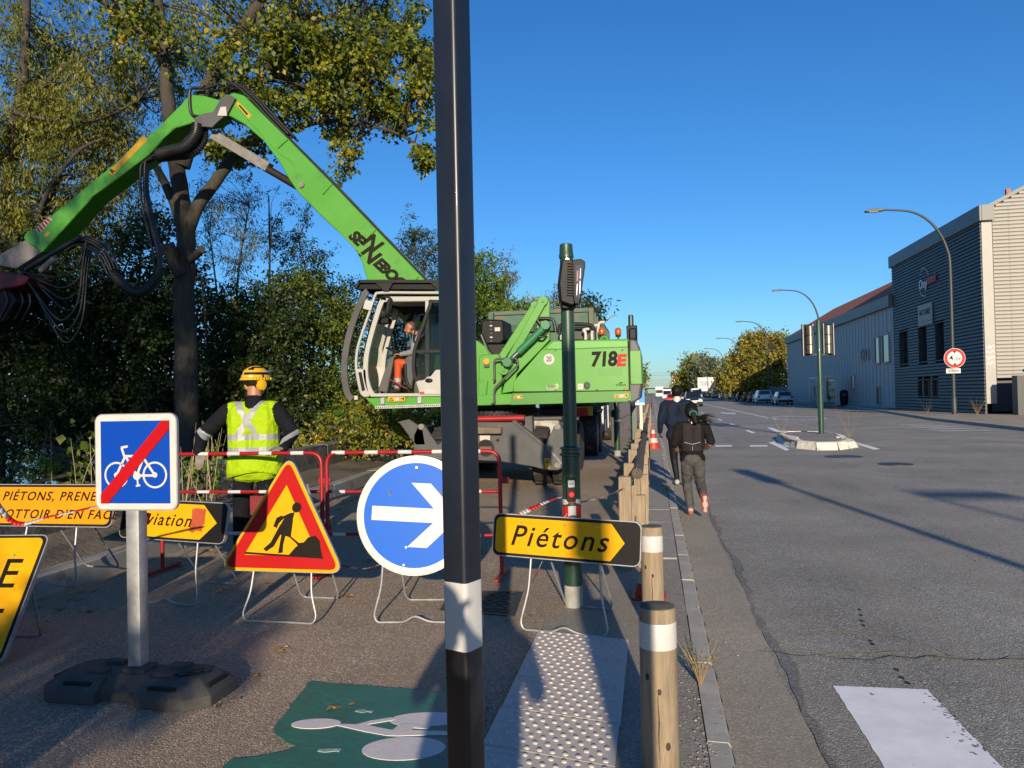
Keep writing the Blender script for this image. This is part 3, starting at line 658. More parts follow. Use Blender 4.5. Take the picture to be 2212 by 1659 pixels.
ribbon('warning_tape', [V3((-3.839, 3.876, 1.151)), V3((-3.764, 3.991, 0.909)), V3((-3.546, 4.031, 0.940)), V3((-3.299, 4.035, 0.988)), V3((-3.170, 3.998, 1.016))], 'red and white tape stretched across the orange pedestrian notice board')
ribbon('warning_tape', [V3((-2.892, 4.028, 0.964)), V3((-2.925, 4.001, 0.856)), V3((-2.979, 3.992, 0.790)), V3((-3.007, 3.976, 0.753))], 'short tape end knotted on the bicycle sign post', .07)
ribbon('warning_tape', [V3((-2.518, 5.946, 0.243)), V3((-2.221, 5.695, 0.283)), V3((-1.941, 5.441, 0.400))], 'red and white tape strip low behind the round blue arrow sign')
for nm, lb, zz, ww in (('warning_tape', 'upper white and red tape band wrapped on the green pole', .79, .04), ('warning_tape', 'lower red and white tape band wrapped on the green pole', .70, .07)):
    o = empty(nm, ((-0.598, 5.638, 0.050)[0], (-0.598, 5.638, 0.050)[1], zz), label=lb, cat='tape') if False else None
# --- pedestrian signal pole
GPX = (-0.598, 5.638)
gpo = empty('pedestrian_signal_pole', (GPX[0], GPX[1], ZP), YAW+R(3), 'near dark green pole with a pedestrian signal head and red push button', 'signal')
MB().lathe([(.068, 0), (.068, .16)], n=24).build('concrete_collar', M('pole_foot', (.33, .32, .29), .8, var=.3, vscale=12), gpo)
MB().lathe([(.0665, .16), (.0665, 1.1), (.082, 1.105), (.082, 1.118), (.068, 1.125), (.068, 1.15), (.08, 1.155), (.08, 1.165), (.052, 1.175), (.05, 1.6), (.048, 2.56)], n=28).build('tube', m_dkgreen, gpo)
MB().lathe([(.05, 2.555), (.055, 2.56), (.055, 2.575), (.051, 2.59), (.047, 2.655), (.042, 2.66)], n=24).build('cap', m_dkgreen, gpo)
bx = empty('x')
bpy.data.objects.remove(bx)
q = MB().prism(rrect(.072, .17, .02, 4), -.095, -.05, 'y').build('button_box', m_black, gpo, (-.012, 0, .865), 0, bev=.004)
MB().lathe([(.021, 0), (.021, .008), (.015, .014)], n=20).build('button', M('button_red', hexc(220, 40, 36), .35), q).matrix_local = Matrix.Translation((0, -.095, -.035)) @ Matrix.Rotation(R(90), 4, 'X')
MB().prism(rrect(.046, .05, .006, 3), -.0975, -.095, 'y').build('notice', M('notice_grey', (.33, .36, .38), .3), q, (0, 0, .042))
text('lettering', 'APPUYEZ\nPIÉTON', .010, m_letter, q, Matrix.Translation((0, -.0982, .042)) @ FRONT)
for zz, ww, a, c in ((.76, .032, m_whitetape, m_redtape), (.665, .075, m_redtape, m_whitetape)):
    b = MB(); r0 = .0685; n = 30
    for i in range(n):
        t0, t1 = 2*math.pi*i/n, 2*math.pi*(i+1)/n; k = .012*math.sin(3*t0); k2 = .012*math.sin(3*t1)
        b.add([(r0*math.cos(t0), r0*math.sin(t0), zz+k), (r0*math.cos(t1), r0*math.sin(t1), zz+k2), (r0*math.cos(t1), r0*math.sin(t1), zz+ww+k2*.3), (r0*math.cos(t0), r0*math.sin(t0), zz+ww+k*.3)], [(0, 1, 2, 3)], (i//4) % 2)
    b.build('tape_band', [a, c], gpo)
# signal head: body, ribbed visor, dark lens
hd = MB().prism([(-.065, 2.22), (.01, 2.19), (.035, 2.2), (.035, 2.52), (-.05, 2.52), (-.075, 2.35)], -.16, -.03, 'y').build('signal_body', m_black, gpo, bev=.008)
b = MB()
fr = [(.02, 2.515), (.085, 2.52), (.115, 2.50), (.112, 2.46), (.075, 2.235), (.06, 2.195), (.03, 2.2), (.022, 2.24)]
b.prism(fr, -.175, -.06, 'y'); q = b.build('visor', m_black, hd, bev=.006)
b = MB()
for k in range(13): b.box((.012-.0008*k, -.168, 2.49-k*.019), (.05, .02, .006), 0, 0, 0, R(4))
o = b.build('visor_ribs', m_black, hd)
MB().prism([(.042, 2.47), (.092, 2.475), (.07, 2.24), (.04, 2.245)], -.178, -.174, 'y').build('lens', M('dark_lens', (.05, .035, .045), .08, var=.3, vscale=20, coat=1), hd)
MB().prism([(.05, 2.43), (.062, 2.44), (.058, 2.36), (.047, 2.36)], -.181, -.178, 'y').build('red_figure', M('red_lens', (.16, .02, .03), .3), hd)
for x0, z0, x1, z1 in ((.078, 2.45, .074, 2.38), (.052, 2.34, .045, 2.26), (.073, 2.36, .068, 2.27)): MB().bar((x0, -.179, z0), (x1, -.179, z1), .003, .003).build('lens_bar', m_steel, hd)
MB().cyl((0, -.04, 2.535), (0, -.062, 2.535), .014, n=10).build('clamp_bolt', m_steel, gpo)
MB().box((0, -.05, 2.2), (.1, .09, .05)).build('bracket', m_black, gpo, bev=.006)
# --- navy post with white band
nv = empty('navy_post', (-0.543, 2.137, 0.050), YAW+R(-34), 'tall dark navy square post with a white band, closest to the camera', 'post')
sec = rrect(.083, .083, .014, 4)
MB().prism(sec, 0, .84, 'z').build('lower_shaft', m_postblack, nv)
MB().prism([(x*1.012, y*1.012) for x, y in sec], .84, 1.03, 'z').build('white_band', M('band_white', (.48, .48, .475), .35, var=.04, dirt=((.28, .28, .27), 16, .72)), nv)
MB().prism(sec, 1.03, 3.6, 'z').build('upper_shaft', m_navy, nv)
MB().box((0, 0, .01), (.2, .2, .02)).build('base_plate', m_postblack, nv)
# --- wooden bollards
def bollard(loc, label, h, r):
    o = empty('wooden_bollard', loc, random.uniform(0, 6), label, 'bollard', 'round wooden bollards along the kerb')
    pr = [(r, 0), (r, h*.5), (r*.985, h-.015), (r*.95, h-.004)]
    b = MB(); b.lathe(pr, n=28); me = b.build('post', m_wood, o)
    MB().lathe([(r*.95, h-.0045), (r*.93, h), (r*.5, h+.003), (.002, h+.004)], n=28).build('top_face', m_woodcut, o)
    MB().lathe([(r*1.006, h-.165), (r*1.01, h-.16), (r*1.006, h-.065), (r*.99, h-.06)], n=28).build('reflective_band', m_reflect, o)
    kn = M('knot_dark', (.05, .03, .018), .9, var=.4, vscale=40) if 'knot_dark' not in bpy.data.materials else bpy.data.materials['knot_dark']
    for a, z, s in ((-2.2, h*.60, .011), (-1.55, h*.52, .010), (-1.15, h*.2, .013)):
        c = V3((r*math.cos(a-o.rotation_euler.z), r*math.sin(a-o.rotation_euler.z), z)); b = MB()
        nrm = V3((c.x, c.y, 0)).normalized(); u = V3((-nrm.y, nrm.x, 0))
        b.poly([c+nrm*.0008+u*s*.8*math.cos(t)+V3((0, 0, 1))*s*1.3*math.sin(t) for t in [2*math.pi*i/12 for i in range(12)]]); b.build('knot', kn, o, smooth=False)
    b = MB(); a = -1.62-o.rotation_euler.z                      # drying split
    for i in range(10):
        z0 = h*.08+i*h*.045; c0 = V3((math.cos(a+.02*math.sin(i*1.3)), math.sin(a+.02*math.sin(i*1.3)), 0)); c1 = V3((math.cos(a+.02*math.sin((i+1)*1.3)), math.sin(a+.02*math.sin((i+1)*1.3)), 0)); t0 = V3((-c0.y, c0.x, 0))*.0028*(1-abs(i-5)/7)
        b.poly([c0*(r+.0006)-t0+V3((0, 0, z0)), c0*(r+.0006)+t0+V3((0, 0, z0)), c1*(r+.0006)+t0+V3((0, 0, z0+h*.045)), c1*(r+.0006)-t0+V3((0, 0, z0+h*.045))])
    b.build('split', kn, o, smooth=False)
bollard((0., 3.22, ZP), 'nearest round wooden bollard with a white reflective band', .68, .076)
bollard((-.025, 5.25, ZP), 'second round wooden bollard with a white reflective band, just behind the nearest', .66, .074)
# --- post and rail fence
fe = empty('wooden_rail_fence', (-.2, 7, ZP), 0, 'weathered wooden post and rail fence along the footway', 'fence')
pmsh = [MB().prism([(-.055, -.05), (.055, -.05), (.055, .05), (-.055, .05)], 0, h, 'z').me('post', m_wood, False) for h in (.82, .80, .84)]
psl = [MB().prism([(-.04, -.04), (.04, -.04), (.04, .04), (-.04, .04)], 0, h, 'z').me('post', m_wood, False) for h in (.64, .67)]
for i in range(30):
    yb = -.12+i*1.5
    o = link('post', pmsh[i % 3], fe, (-.065+random.uniform(-.012, .012), yb, 0)); o.rotation_euler = (random.uniform(-.03, .03), random.uniform(-.03, .03), random.uniform(-.1, .1))
    b_ = o.modifiers.new('bevel', 'BEVEL'); b_.width = .008
    o = link('post', psl[i % 2], fe, (.085+random.uniform(-.008, .008), yb+.1, 0)); o.rotation_euler = (random.uniform(-.02, .02), random.uniform(-.02, .02), random.uniform(-.1, .1))
for i in range(10):
    y0 = .9+i*4.45; b = MB(); pts = [(random.uniform(-.006, .006)+.03, y0+4.4*k/6, .735+random.uniform(-.008, .008)) for k in range(7)]
    b.tube(pts, [.058*random.uniform(.95, 1.05) for _ in pts], 12).build('rail', m_rail if i < 4 else m_wood, fe)
# --- traffic cones
def cone(loc, label, h=.5, rz=0., m2=True):
    o = empty('traffic_cone', loc, rz, label, 'cone', 'orange traffic cones'); w = h*.36
    MB().prism(rrect(2*w, 2*w, w*.3), 0, .025*h/.5, 'z').build('base', m_cone, o, bev=.004)
    f = lambda z: h*.27*(1-z/h)+h*.035
    b = MB(); zz = [.02, h*.3, h*.301, h*.5, h*.501, h*.7, h*.701, h*.86, h*.861, h]
    b.lathe([(f(z), z) for z in zz], n=20); me = b.build('body', [m_cone, m_whitetape], o)
    for p in me.data.polygons:
        z = p.center.z/h
        if .3 < z < .5 or .7 < z < .86: p.material_index = 1
cone((.0, 21.5, .055), 'orange and white traffic cone beside the fence ahead of the joggers', .62)
cone((-.06, 5.95, .055), 'red cone half hidden behind the second wooden bollard', .36)
# --- red and white pedestrian barriers
def barrier(a, b, label, h=1.08, panel=False):
    a = V3(a); b = V3(b); L_ = (b-a).length; rz = math.atan2(b.y-a.y, b.x-a.x)
    o = empty('pedestrian_barrier', a, rz, label, 'barrier', 'red and white pedestrian barriers across the path')
    r = .018; zl = .17
    MB().tube(roundpath([(0, 0, .02), (0, 0, h), (L_, 0, h), (L_, 0, .02)], .11, 6), r, 10).build('frame', m_red, o)
    for z in (h-.345, h-.72): MB().cyl((0, 0, z), (L_, 0, z), .015, n=10).build('rail', m_red, o)
    for z, rr in ((h, r), (h-.345, .015), (h-.72, .015)):
        n = 5
        for k in range(n):
            x0 = L_*(k+.16+.02*random.random())/n*.98; MB().cyl((x0, 0, z), (x0+.12, 0, z), rr*1.04, n=10).build('white_band', m_signwhite, o)
    for x in (0, L_):
        MB().bar((x, -.26, .03), (x, .26, .03), .04, .025).build('foot', m_red, o, bev=.004)
        for z in (h-.25, .42): MB().box((x+(.045 if x else -.045), 0, z), (.07, .014, .055)).build('hook', m_red, o, bev=.003)
    if panel: MB().box((L_*.72, .0, h-.58), (.5, .012, .4)).build('plate', M('dark_red_plate', (.16, .012, .014), .5, var=.3), o, bev=.004)
    return o
barrier((-4.454, 6.387, 0.050), (-2.907, 6.434, 0.050), 'red and white barrier in front of the worker in the yellow vest', panel=True)
barrier((-2.856, 6.433, 0.050), (-1.298, 6.472, 0.050), 'red and white barrier between the triangular sign and the yellow arrow board')

# ================================================================== MATERIAL HANDLER
ex = empty('material_handler', (-2.87, 14.11, ZP), 0, 'bright green wheeled material handler with raised arm and open cab', 'excavator')
EZ = -ZP
def pz(P): return [(x, z+EZ) for x, z in P]
def exprism(name, P, y0, y1, m, parent=ex, bev=.0): return MB().prism(pz(P), y0, y1, 'y').build(name, m, parent, bev=bev)
def extube(name, P, y, r, m, parent=ex, n=10, sm=True, k=6):
    pts = [((p[0], y, p[1]+EZ) if len(p) == 2 else p) for p in P]
    return MB().tube(spline(pts, k) if sm else pts, r, n).build(name, m, parent)
m_red2 = M('tool_red', (.10, .007, .008), .5, var=.3, dirt=((.05, .03, .03), 5, .6))
m_hose = M('hose_black', (.014, .014, .015), .42, var=.2, bump=.5, bscale=60)
m_rod = M('cylinder_brown', (.06, .042, .032), .3, metal=.6, var=.2)
m_cylgrey = M('cylinder_guard', (.17, .155, .145), .6, var=.25, vscale=6, dirt=((.07, .06, .05), 8, .56))
m_greencyl = M('cylinder_green', (.03, .16, .07), .35, var=.08, coat=.2)
m_amber = M('beacon_amber', (.40, .08, .005), .15, var=.1, coat=.6)
m_decal = M('decal_yellow', (.43, .25, .004), .4, var=.08)
m_stickw = M('sticker_white', (.40, .39, .365), .4, var=.08)
m_glass = glass('cab_glass', (.10, .14, .13), .55)
# ---- arm
boom = exprism('boom', [(-2.406, 3.874), (-2.502, 4.222), (-2.654, 4.496), (-2.893, 4.740), (-3.300, 5.129), (-3.786, 5.636), (-3.983, 5.938), (-4.133, 6.220), (-4.474, 6.681), (-4.861, 7.032), (-5.154, 7.212), (-5.391, 7.315), (-5.429, 7.475), (-5.316, 7.630), (-5.077, 7.682), (-4.871, 7.608), (-4.389, 7.110), (-3.970, 6.686), (-3.081, 5.757), (-2.204, 4.814), (-1.276, 3.820), (-0.544, 3.037), (-0.514, 2.778), (-0.906, 2.662), (-1.618, 2.991), (-2.201, 3.495)], -.27, .27, m_green, bev=.018)
extube('boom_crease', [(-5.136, 7.548), (-4.701, 7.025), (-4.175, 6.438), (-3.870, 6.198), (-3.686, 5.753), (-3.502, 5.382), (-2.918, 4.784), (-2.416, 4.252)], -.268, .012, m_green, boom)
for a, c in (((-3.965, 6.664), (-4.171, 6.509)), ((-3.067, 5.736), (-3.260, 5.544)), ((-2.209, 4.803), (-2.397, 4.638)), ((-1.371, 3.875), (-1.545, 3.735))):
    MB().bar((a[0], -.275, a[1]+EZ), (c[0], -.275, c[1]+EZ), .03, .05, up=(0, 1, 0)).build('pipe_bracket', m_green, boom, bev=.006)
for dy in (-.2, -.1, .0): extube('pipe', [(-4.300, 7.036), (-3.110, 5.805), (-2.229, 4.857), (-1.173, 3.729)], dy, .018, m_blackm if dy else m_steel, boom, 8, False)
c = (-3.684, 5.756); MB().cyl((c[0], -.31, c[1]+EZ), (c[0], -.26, c[1]+EZ), .055, n=20).build('pin', m_cylgrey, boom)
dc = exprism('warning_decal', [(-5.068, 7.432), (-4.998, 7.499), (-4.717, 7.200), (-4.787, 7.133)], -.2725, -.2705, m_decal, boom)
exprism('decal_print', [(-4.989, 7.416), (-4.960, 7.431), (-4.785, 7.233), (-4.815, 7.209)], -.2745, -.273, m_letter, dc)
# maker's name along the boom: the doubled capital in the middle is larger and stepped
def on_side(px, y, ang, dx=0., dz=0.): return Matrix.Translation((px[0], y, px[1]+EZ)) @ FRONT @ Matrix.Rotation(ang, 4, 'Z') @ Matrix.Translation((dx, dz, 0))
BA = R(-44)
text('lettering', 'SE', .28, m_letter, boom, on_side((-2.605, 4.670), -.2735, BA), .25, .018, spacing=1.0)
text('lettering', 'N', .42, m_letter, boom, on_side((-2.310, 4.556), -.2735, BA), .25, .016); text('lettering', 'N', .42, m_letter, boom, on_side((-2.360, 4.347), -.2745, BA), .25, .016)
text('lettering', 'EBOGEN', .28, m_letter, boom, on_side((-2.215, 4.216), -.2735, BA), .25, .018, align='LEFT', spacing=.95)
stick = exprism('stick', [(-9.912, 5.096), (-9.822, 5.236), (-9.646, 5.264), (-8.086, 6.279), (-6.805, 7.121), (-6.264, 7.560), (-6.078, 7.748), (-5.755, 7.700), (-5.475, 7.601), (-5.336, 7.515), (-5.460, 7.267), (-5.652, 7.192), (-5.996, 7.175), (-6.446, 7.091), (-6.989, 6.612), (-8.273, 5.846), (-9.178, 5.035), (-9.465, 4.773), (-9.771, 4.963)], -.24, .24, m_green, bev=.02)
extube('stick_seam', [(-6.219, 7.221), (-7.209, 6.525), (-8.488, 5.718)], -.238, .006, m_greend, stick, 6, False)
yl = exprism('name_decal', [(-7.905, 6.323), (-7.097, 7.014), (-6.995, 6.921), (-7.811, 6.240)], -.2425, -.2405, m_decal, stick)
text('lettering', 'R', .13, m_letter, yl, on_side((-7.809, 6.335), -.244, R(46)), 0, .006)
rs = exprism('striped_decal', [(-9.612, 5.271), (-9.292, 5.502), (-9.205, 5.439), (-9.537, 5.142)], -.2425, -.2405, m_stickw, stick)
for k in range(5):
    f = lambda t, s: (lambda a, b: (a[0]+(b[0]-a[0])*t, a[1]+(b[1]-a[1])*t))((lambda p, q: (p[0]+(q[0]-p[0])*s, p[1]+(q[1]-p[1])*s))((-9.602, 5.261), (-9.537, 5.152)), (lambda p, q: (p[0]+(q[0]-p[0])*s, p[1]+(q[1]-p[1])*s))((-9.303, 5.493), (-9.216, 5.430)))
    t = .05+k*.19; exprism('stripe', [f(t, 0), f(t+.1, 0), f(t+.1, 1), f(t, 1)], -.244, -.2426, m_signred, rs)
exprism('small_decal', [(-9.428, 5.136), (-9.318, 5.206), (-9.264, 5.155), (-9.385, 5.075)], -.2425, -.2405, m_decal, stick)
exprism('inner_stick', [(-9.808, 5.126), (-9.481, 4.836), (-10.161, 4.485), (-10.530, 4.562), (-10.777, 4.711)], -.16, .16, m_cylgrey, ex, .01)
exprism('link_arm', [(-5.107, 7.603), (-5.019, 7.540), (-5.202, 7.246), (-5.422, 7.100), (-5.523, 7.008), (-5.763, 7.047), (-5.931, 7.217), (-5.739, 7.293), (-5.498, 7.318), (-5.335, 7.550), (-5.215, 7.640)], -.34, -.28, m_grey, ex, .01)
exprism('guard_plate', [(-5.326, 7.387), (-5.207, 7.385), (-5.190, 7.201), (-5.398, 7.219)], -.36, -.342, m_stickw, ex, .004)
for k in range(5):
    P = [(-5.769, 7.848), (-5.434, 7.911), (-5.113, 7.862), (-4.788, 7.583), (-4.400, 7.152), (-4.044, 6.775)]
    extube('hose', [(x+.02*k, -.2+.09*k, z+EZ+.05*(k % 2)) for x, z in P], 0, .026, m_hose)
for k in range(4): extube('hose', [(x+random.uniform(-.08, .08), -.28+.15*k, z+EZ+random.uniform(-.06, .06)) for x, z in ((-5.689, 7.804), (-5.944, 7.780), (-6.049, 7.602), (-6.001, 7.364), (-5.850, 7.239))], 0, .03, m_hose)
a, c = (-5.692, 6.983), (-4.495, 6.224); MB().bar((a[0], 0, a[1]+EZ), (c[0], 0, c[1]+EZ), .2, .19).build('cylinder_guard', m_cylgrey, ex, bev=.012)
c2 = (-3.770, 5.733); MB().cyl((c[0]-.1, 0, c[1]+EZ+.02), (c2[0], 0, c2[1]+EZ), .075, n=18).build('stick_cylinder', m_rod, ex)
# corrugated hose bundle
def corr(name, P, r, y, m=m_hose, n=90):
    pts = spline([(x, y, z+EZ) for x, z in P], 26); rr = [r*(1+.07*(1 if (i//2) % 2 else -1)) for i in range(len(pts))]
    return MB().tube(pts, rr, 12).build(name, m, ex)
corr('corrugated_hose', [(-5.847, 7.113), (-5.891, 6.896), (-6.117, 6.683), (-6.422, 6.624), (-6.730, 6.573)], .105, -.33)
corr('corrugated_hose', [(-5.852, 7.146), (-5.857, 6.838), (-6.116, 6.606), (-6.497, 6.579), (-6.839, 6.568)], .085, -.12)
corr('corrugated_hose', [(-6.735, 4.290), (-6.789, 4.061), (-7.018, 3.877), (-7.287, 3.852), (-7.566, 4.032), (-7.793, 4.249)], .10, -.33)
for k in range(6):
    d = (k-2.5)*.035
    extube('hose', [(x+d*(1-.2*k % 2), -.33+.05*(k % 3), z+EZ+d*.6) for x, z in ((-6.751, 6.556), (-6.979, 6.462), (-7.024, 6.241), (-7.011, 5.700), (-6.876, 5.133), (-6.770, 4.662), (-6.735, 4.253))], 0, .026, m_hose)
    extube('hose', [(x+d*.8, -.33+.05*(k % 3), z+EZ+d) for x, z in ((-7.772, 4.229), (-7.905, 4.518), (-8.049, 4.732), (-8.280, 4.877), (-8.535, 4.948), (-8.773, 4.819))], 0, .026, m_hose)
for k in range(7):
    sg = .07*k
    extube('hose', [(x, -.35+.06*(k % 4), z+EZ-dz*sg*3.2) for (x, z), dz in zip(((-8.344, 4.900), (-8.432, 4.706), (-8.564, 4.382), (-8.942, 4.230), (-9.375, 4.270), (-9.866, 4.371)), (0, .3, .8, 1., .6, 0))], 0, .02, m_hose)
extube('hose', [(-8.470, 5.001), (-8.772, 4.867), (-9.316, 4.611), (-9.756, 4.394)], -.36, .05, m_hose)
a, c = (-9.034, 4.596), (-9.363, 4.365); MB().cyl((a[0], -.4, a[1]+EZ), (c[0], -.4, c[1]+EZ), .06, n=14).build('tool_cylinder', m_cylgrey, ex)
exprism('cutter_head', [(-11.328, 4.554), (-10.213, 4.391), (-9.884, 4.337), (-9.644, 4.249), (-9.733, 4.101), (-10.052, 4.039), (-11.336, 3.924)], -.4, .3, m_red2, ex, .03)
for k in range(5): extube('hose', [(x+.09*k, -.42+.1*k, z+EZ) for x, z in ((-10.478, 4.188), (-10.316, 3.795), (-10.521, 3.417))], 0, .022, m_hose)
exprism('cutter_jaw', [(-11.438, 4.038), (-10.202, 4.021), (-10.050, 3.784), (-10.343, 3.411), (-10.883, 3.141), (-11.448, 3.161)], -.3, .2, m_blackm, ex, .03)
# ---- revolving deck
dk = exprism('deck', [(-2.107, 1.616), (-0.699, 1.620), (0.561, 1.641), (2.537, 1.630), (2.533, 1.477), (0.517, 1.453), (-1.905, 1.425)], -1.23, 1.2, m_green, bev=.01)
exprism('skirt', [(0.533, 1.650), (2.522, 1.645), (2.473, 1.463), (0.505, 1.446)], -1.262, -1.232, m_greend, bev=.006)
st = exprism('perforated_step', [(-1.884, 1.474), (-0.652, 1.491), (-0.653, 1.443), (-1.885, 1.425)], -1.36, -1.235, m_galv)
b = MB(); a, c = (-1.852, 1.449), (-0.664, 1.468)
for k in range(34): x = a[0]+(c[0]-a[0])*k/33; z = a[1]+(c[1]-a[1])*k/33+EZ; b.cyl((x, -1.363, z), (x, -1.358, z), .009, n=8)
b.build('punched_holes', m_black, st)['kind'] = 'stuff'
for a in ((-1.773, 1.561), (-1.101, 1.564)): MB().box((a[0], -1.25, a[1]+EZ), (.07, .05, .12)).build('step_bracket', m_galv, ex, bev=.005)
def warn(pa, pb, pc, pd, y, par):
    o = exprism('warning_decal', [pa, pb, pc, pd], y-.0015, y, m_decal, par)
    L_ = lambda u, v: tuple((pa[i]*(1-u)+pb[i]*u)*(1-v)+(pd[i]*(1-u)+pc[i]*u)*v for i in (0, 1))
    exprism('decal_print', [L_(.08, .85), L_(.2, .12), L_(.32, .85)], y-.003, y-.0016, m_letter, o); exprism('decal_triangle', [L_(.13, .76), L_(.2, .32), L_(.27, .76)], y-.0045, y-.0031, m_decal, o)
    exprism('decal_print', [L_(.4, .2), L_(.65, .2), L_(.65, .8), L_(.4, .8)], y-.003, y-.0016, m_stickw, o); exprism('decal_print', [L_(.75, .4), L_(.92, .2), L_(.92, .8), L_(.86, .55)], y-.003, y-.0016, m_letter, o)
    return o
warn((-1.679, 1.632), (-1.358, 1.625), (-1.360, 1.545), (-1.681, 1.543), -1.262, ex)
# engine housing
hood = MB()
HT, HB = (1.838, 2.512)[1]+EZ, (1.818, 1.630)[1]+EZ
x0, x1 = (1.199, 2.533)[0], (2.503, 2.489)[0]; xm = (0.558, 1.846)[0]; zm = (0.558, 1.846)[1]+EZ; zb_ = (0.554, 1.673)[1]+EZ
zs_ = HT-.145
P0 = [(xm, zb_), (x1, HB), (x1, zs_), (x0-.15, zs_), (xm+.06, zm+.06), (xm, zm-.02)]
hood.prism(P0, -1.25, 1.15, 'y'); hood.add([(x0-.15, -1.25, zs_), (x1, -1.25, zs_), (x1, -1.2, HT), (x0, -1.2, HT), (x0-.15, 1.15, zs_), (x1, 1.15, zs_), (x1, 1.1, HT), (x0, 1.1, HT)], [(0, 1, 2, 3), (3, 2, 6, 7), (4, 7, 6, 5), (0, 3, 7, 4), (1, 5, 6, 2)])
hood = hood.build('engine_housing', m_green, ex, bev=.008)
exprism('lit_band', [(1.265, 2.502), (2.487, 2.469), (2.493, 2.351), (1.133, 2.387)], -1.245, -1.20, M('machine_green_lit', (.09, .30, .05), .4, var=.05), hood)  # lighter green paints in the light caught by the inward-leaning top strip
hood.children[0].data.transform(Matrix.Translation((0, .0, 0)))
cwx = [(x1+.015, HT-.005), (x1+.13, HT-.02), (x1+.19, HT-.16), (x1+.2, HB+.1), (x1+.17, HB-.12), (x1+.05, HB-.19), (x1-.02, HB-.19)]
cw = MB().prism(cwx, -1.2, 1.15, 'y').build('counterweight', M('counterweight_grey', (.075, .075, .075), .5, var=.15), ex, bev=.03)
MB().prism([(x1+.02, HT-.2), (x1+.2, HT-.2), (x1+.213, HB+.12), (x1+.02, HB+.12)], -1.225, 1.17, 'y').build('green_centre', m_green, cw, bev=.01)
text('lettering', '718', .33, m_letter, hood, on_side((2.092, 2.171), -1.2525, 0), .1, .014, spacing=.95, sx=.9); text('lettering', 'E', .26, m_signred, hood, on_side((2.374, 2.144), -1.2545, 0), .12, .014, sx=1.15)
c = (1.176, 2.206); MB().prism([(x+c[0], z+c[1]+EZ) for x, z in circ(.092, 32)], -1.2525, -1.251, 'y').build('speed_disc', m_stickw, hood)
text('lettering', '20', .125, m_letter, hood.children[-1] if hood.children[-1].name.startswith('speed') else hood, on_side(c, -1.2545, 0), 0, .001, sx=.72)
gs = exprism('leaf_sticker', [(1.119, 1.754), (1.245, 1.767), (1.309, 1.797), (1.339, 1.749), (1.314, 1.703), (1.244, 1.689), (1.118, 1.700)], -1.2525, -1.2505, M('sticker_pale_green', (.26, .36, .20), .4), hood)
text('lettering', 'GREEN', .05, m_letter, gs, on_side((1.205, 1.744), -1.2545, 0), .2, .001); text('lettering', 'EFFICIENCY', .025, m_letter, gs, on_side((1.205, 1.713), -1.2545, 0), .2)
ws = exprism('notice_sticker', [(1.651, 1.781), (1.744, 1.779), (1.742, 1.686), (1.649, 1.688)], -1.2525, -1.2505, m_stickw, hood)
exprism('sticker_triangle', [(1.666, 1.726), (1.682, 1.765), (1.704, 1.725)], -1.254, -1.2526, m_decal, ws)
MB().ball((0, 0, 0), .055, 14, 0, (1, .5, 1.2)).build('lock_cover', m_grey, hood, ((1.805, 1.746)[0], -1.25, (1.805, 1.746)[1]+EZ))
text('lettering', 'YOSCH', .05, m_letter, hood, on_side((2.365, 1.741), -1.2525, 0), 0, .001); exprism('emblem', [(2.335, 1.765), (2.351, 1.787), (2.396, 1.794), (2.381, 1.771)], -1.2525, -1.2505, m_letter, hood)
c = (2.477, 1.654); MB().ball((c[0]-.04, -1.25, c[1]+EZ), .03, 10, 0, (1.3, .5, .8)).build('side_light', m_amber, hood)
warn((2.263, 1.590), (2.491, 1.600), (2.474, 1.532), (2.246, 1.529), -1.2635, ex); warn((0.579, 1.609), (0.714, 1.614), (0.713, 1.552), (0.561, 1.547), -1.2635, ex)
m_gap = M('panel_gap', (.004, .006, .004), .8)
for P in ([(0.546, 1.673), (2.522, 1.657), (2.522, 1.643), (0.546, 1.657)], [(2.497, 2.474), (2.508, 2.474), (2.507, 1.661), (2.496, 1.661)], [(1.493, 2.375), (1.500, 2.375), (1.484, 1.660), (1.477, 1.661)]): exprism('panel_gap', P, -1.2655, -1.2505, m_gap, hood)
exprism('latch_plate', [(1.997, 2.035), (2.409, 2.032), (2.406, 1.901), (1.994, 1.904)], -1.2515, -1.2502, M('machine_green_plate', (.055, .225, .018), .4, var=.05), hood)
for px_ in ((1.290, 2.358), (2.408, 2.323), (1.275, 1.688), (1.973, 1.673)): MB().cyl((px_[0], -1.262, px_[1]+EZ), (px_[0], -1.249, px_[1]+EZ), .014, n=10).build('bolt', m_grey, hood)
# beacons, rails, pipes above the housing
for p in ((2.047, 2.520), (2.326, 2.504)):
    o = empty('beacon'); o.parent = ex; o.location = (p[0], -.9, p[1]+EZ-.06)
    MB().lathe([(.014, 0), (.014, .12), (.045, .125), (.045, .16)], n=14).build('base', m_black, o); MB().lathe([(.052, .16), (.056, .2), (.054, .245), (.035, .275), (.01, .285)], n=16).build('dome', m_amber, o)
for pa, pb in (((1.329, 2.565), (1.349, 2.752)), ((1.753, 2.551), (1.724, 2.723)), ((1.867, 2.547), (1.904, 2.781)), ((1.972, 2.543), (1.994, 2.827))):
    extube('pipe', [pa, (pa[0], pa[1]+.12), (pb[0], pb[1]), (pb[0]+.1, pb[1]+.02)], -.7, .028, m_stickw)
for yk in (-.75, .2): extube('guard_rail', [(1.299, 2.661), (1.335, 2.814), (1.562, 2.830), (1.851, 2.795), (1.898, 2.720)], yk, .035, m_blackm)
exprism('engine_cover', [(1.239, 2.581), (1.277, 2.771), (1.897, 2.765), (1.934, 2.558)], -.5, .9, m_grey, bev=.02)
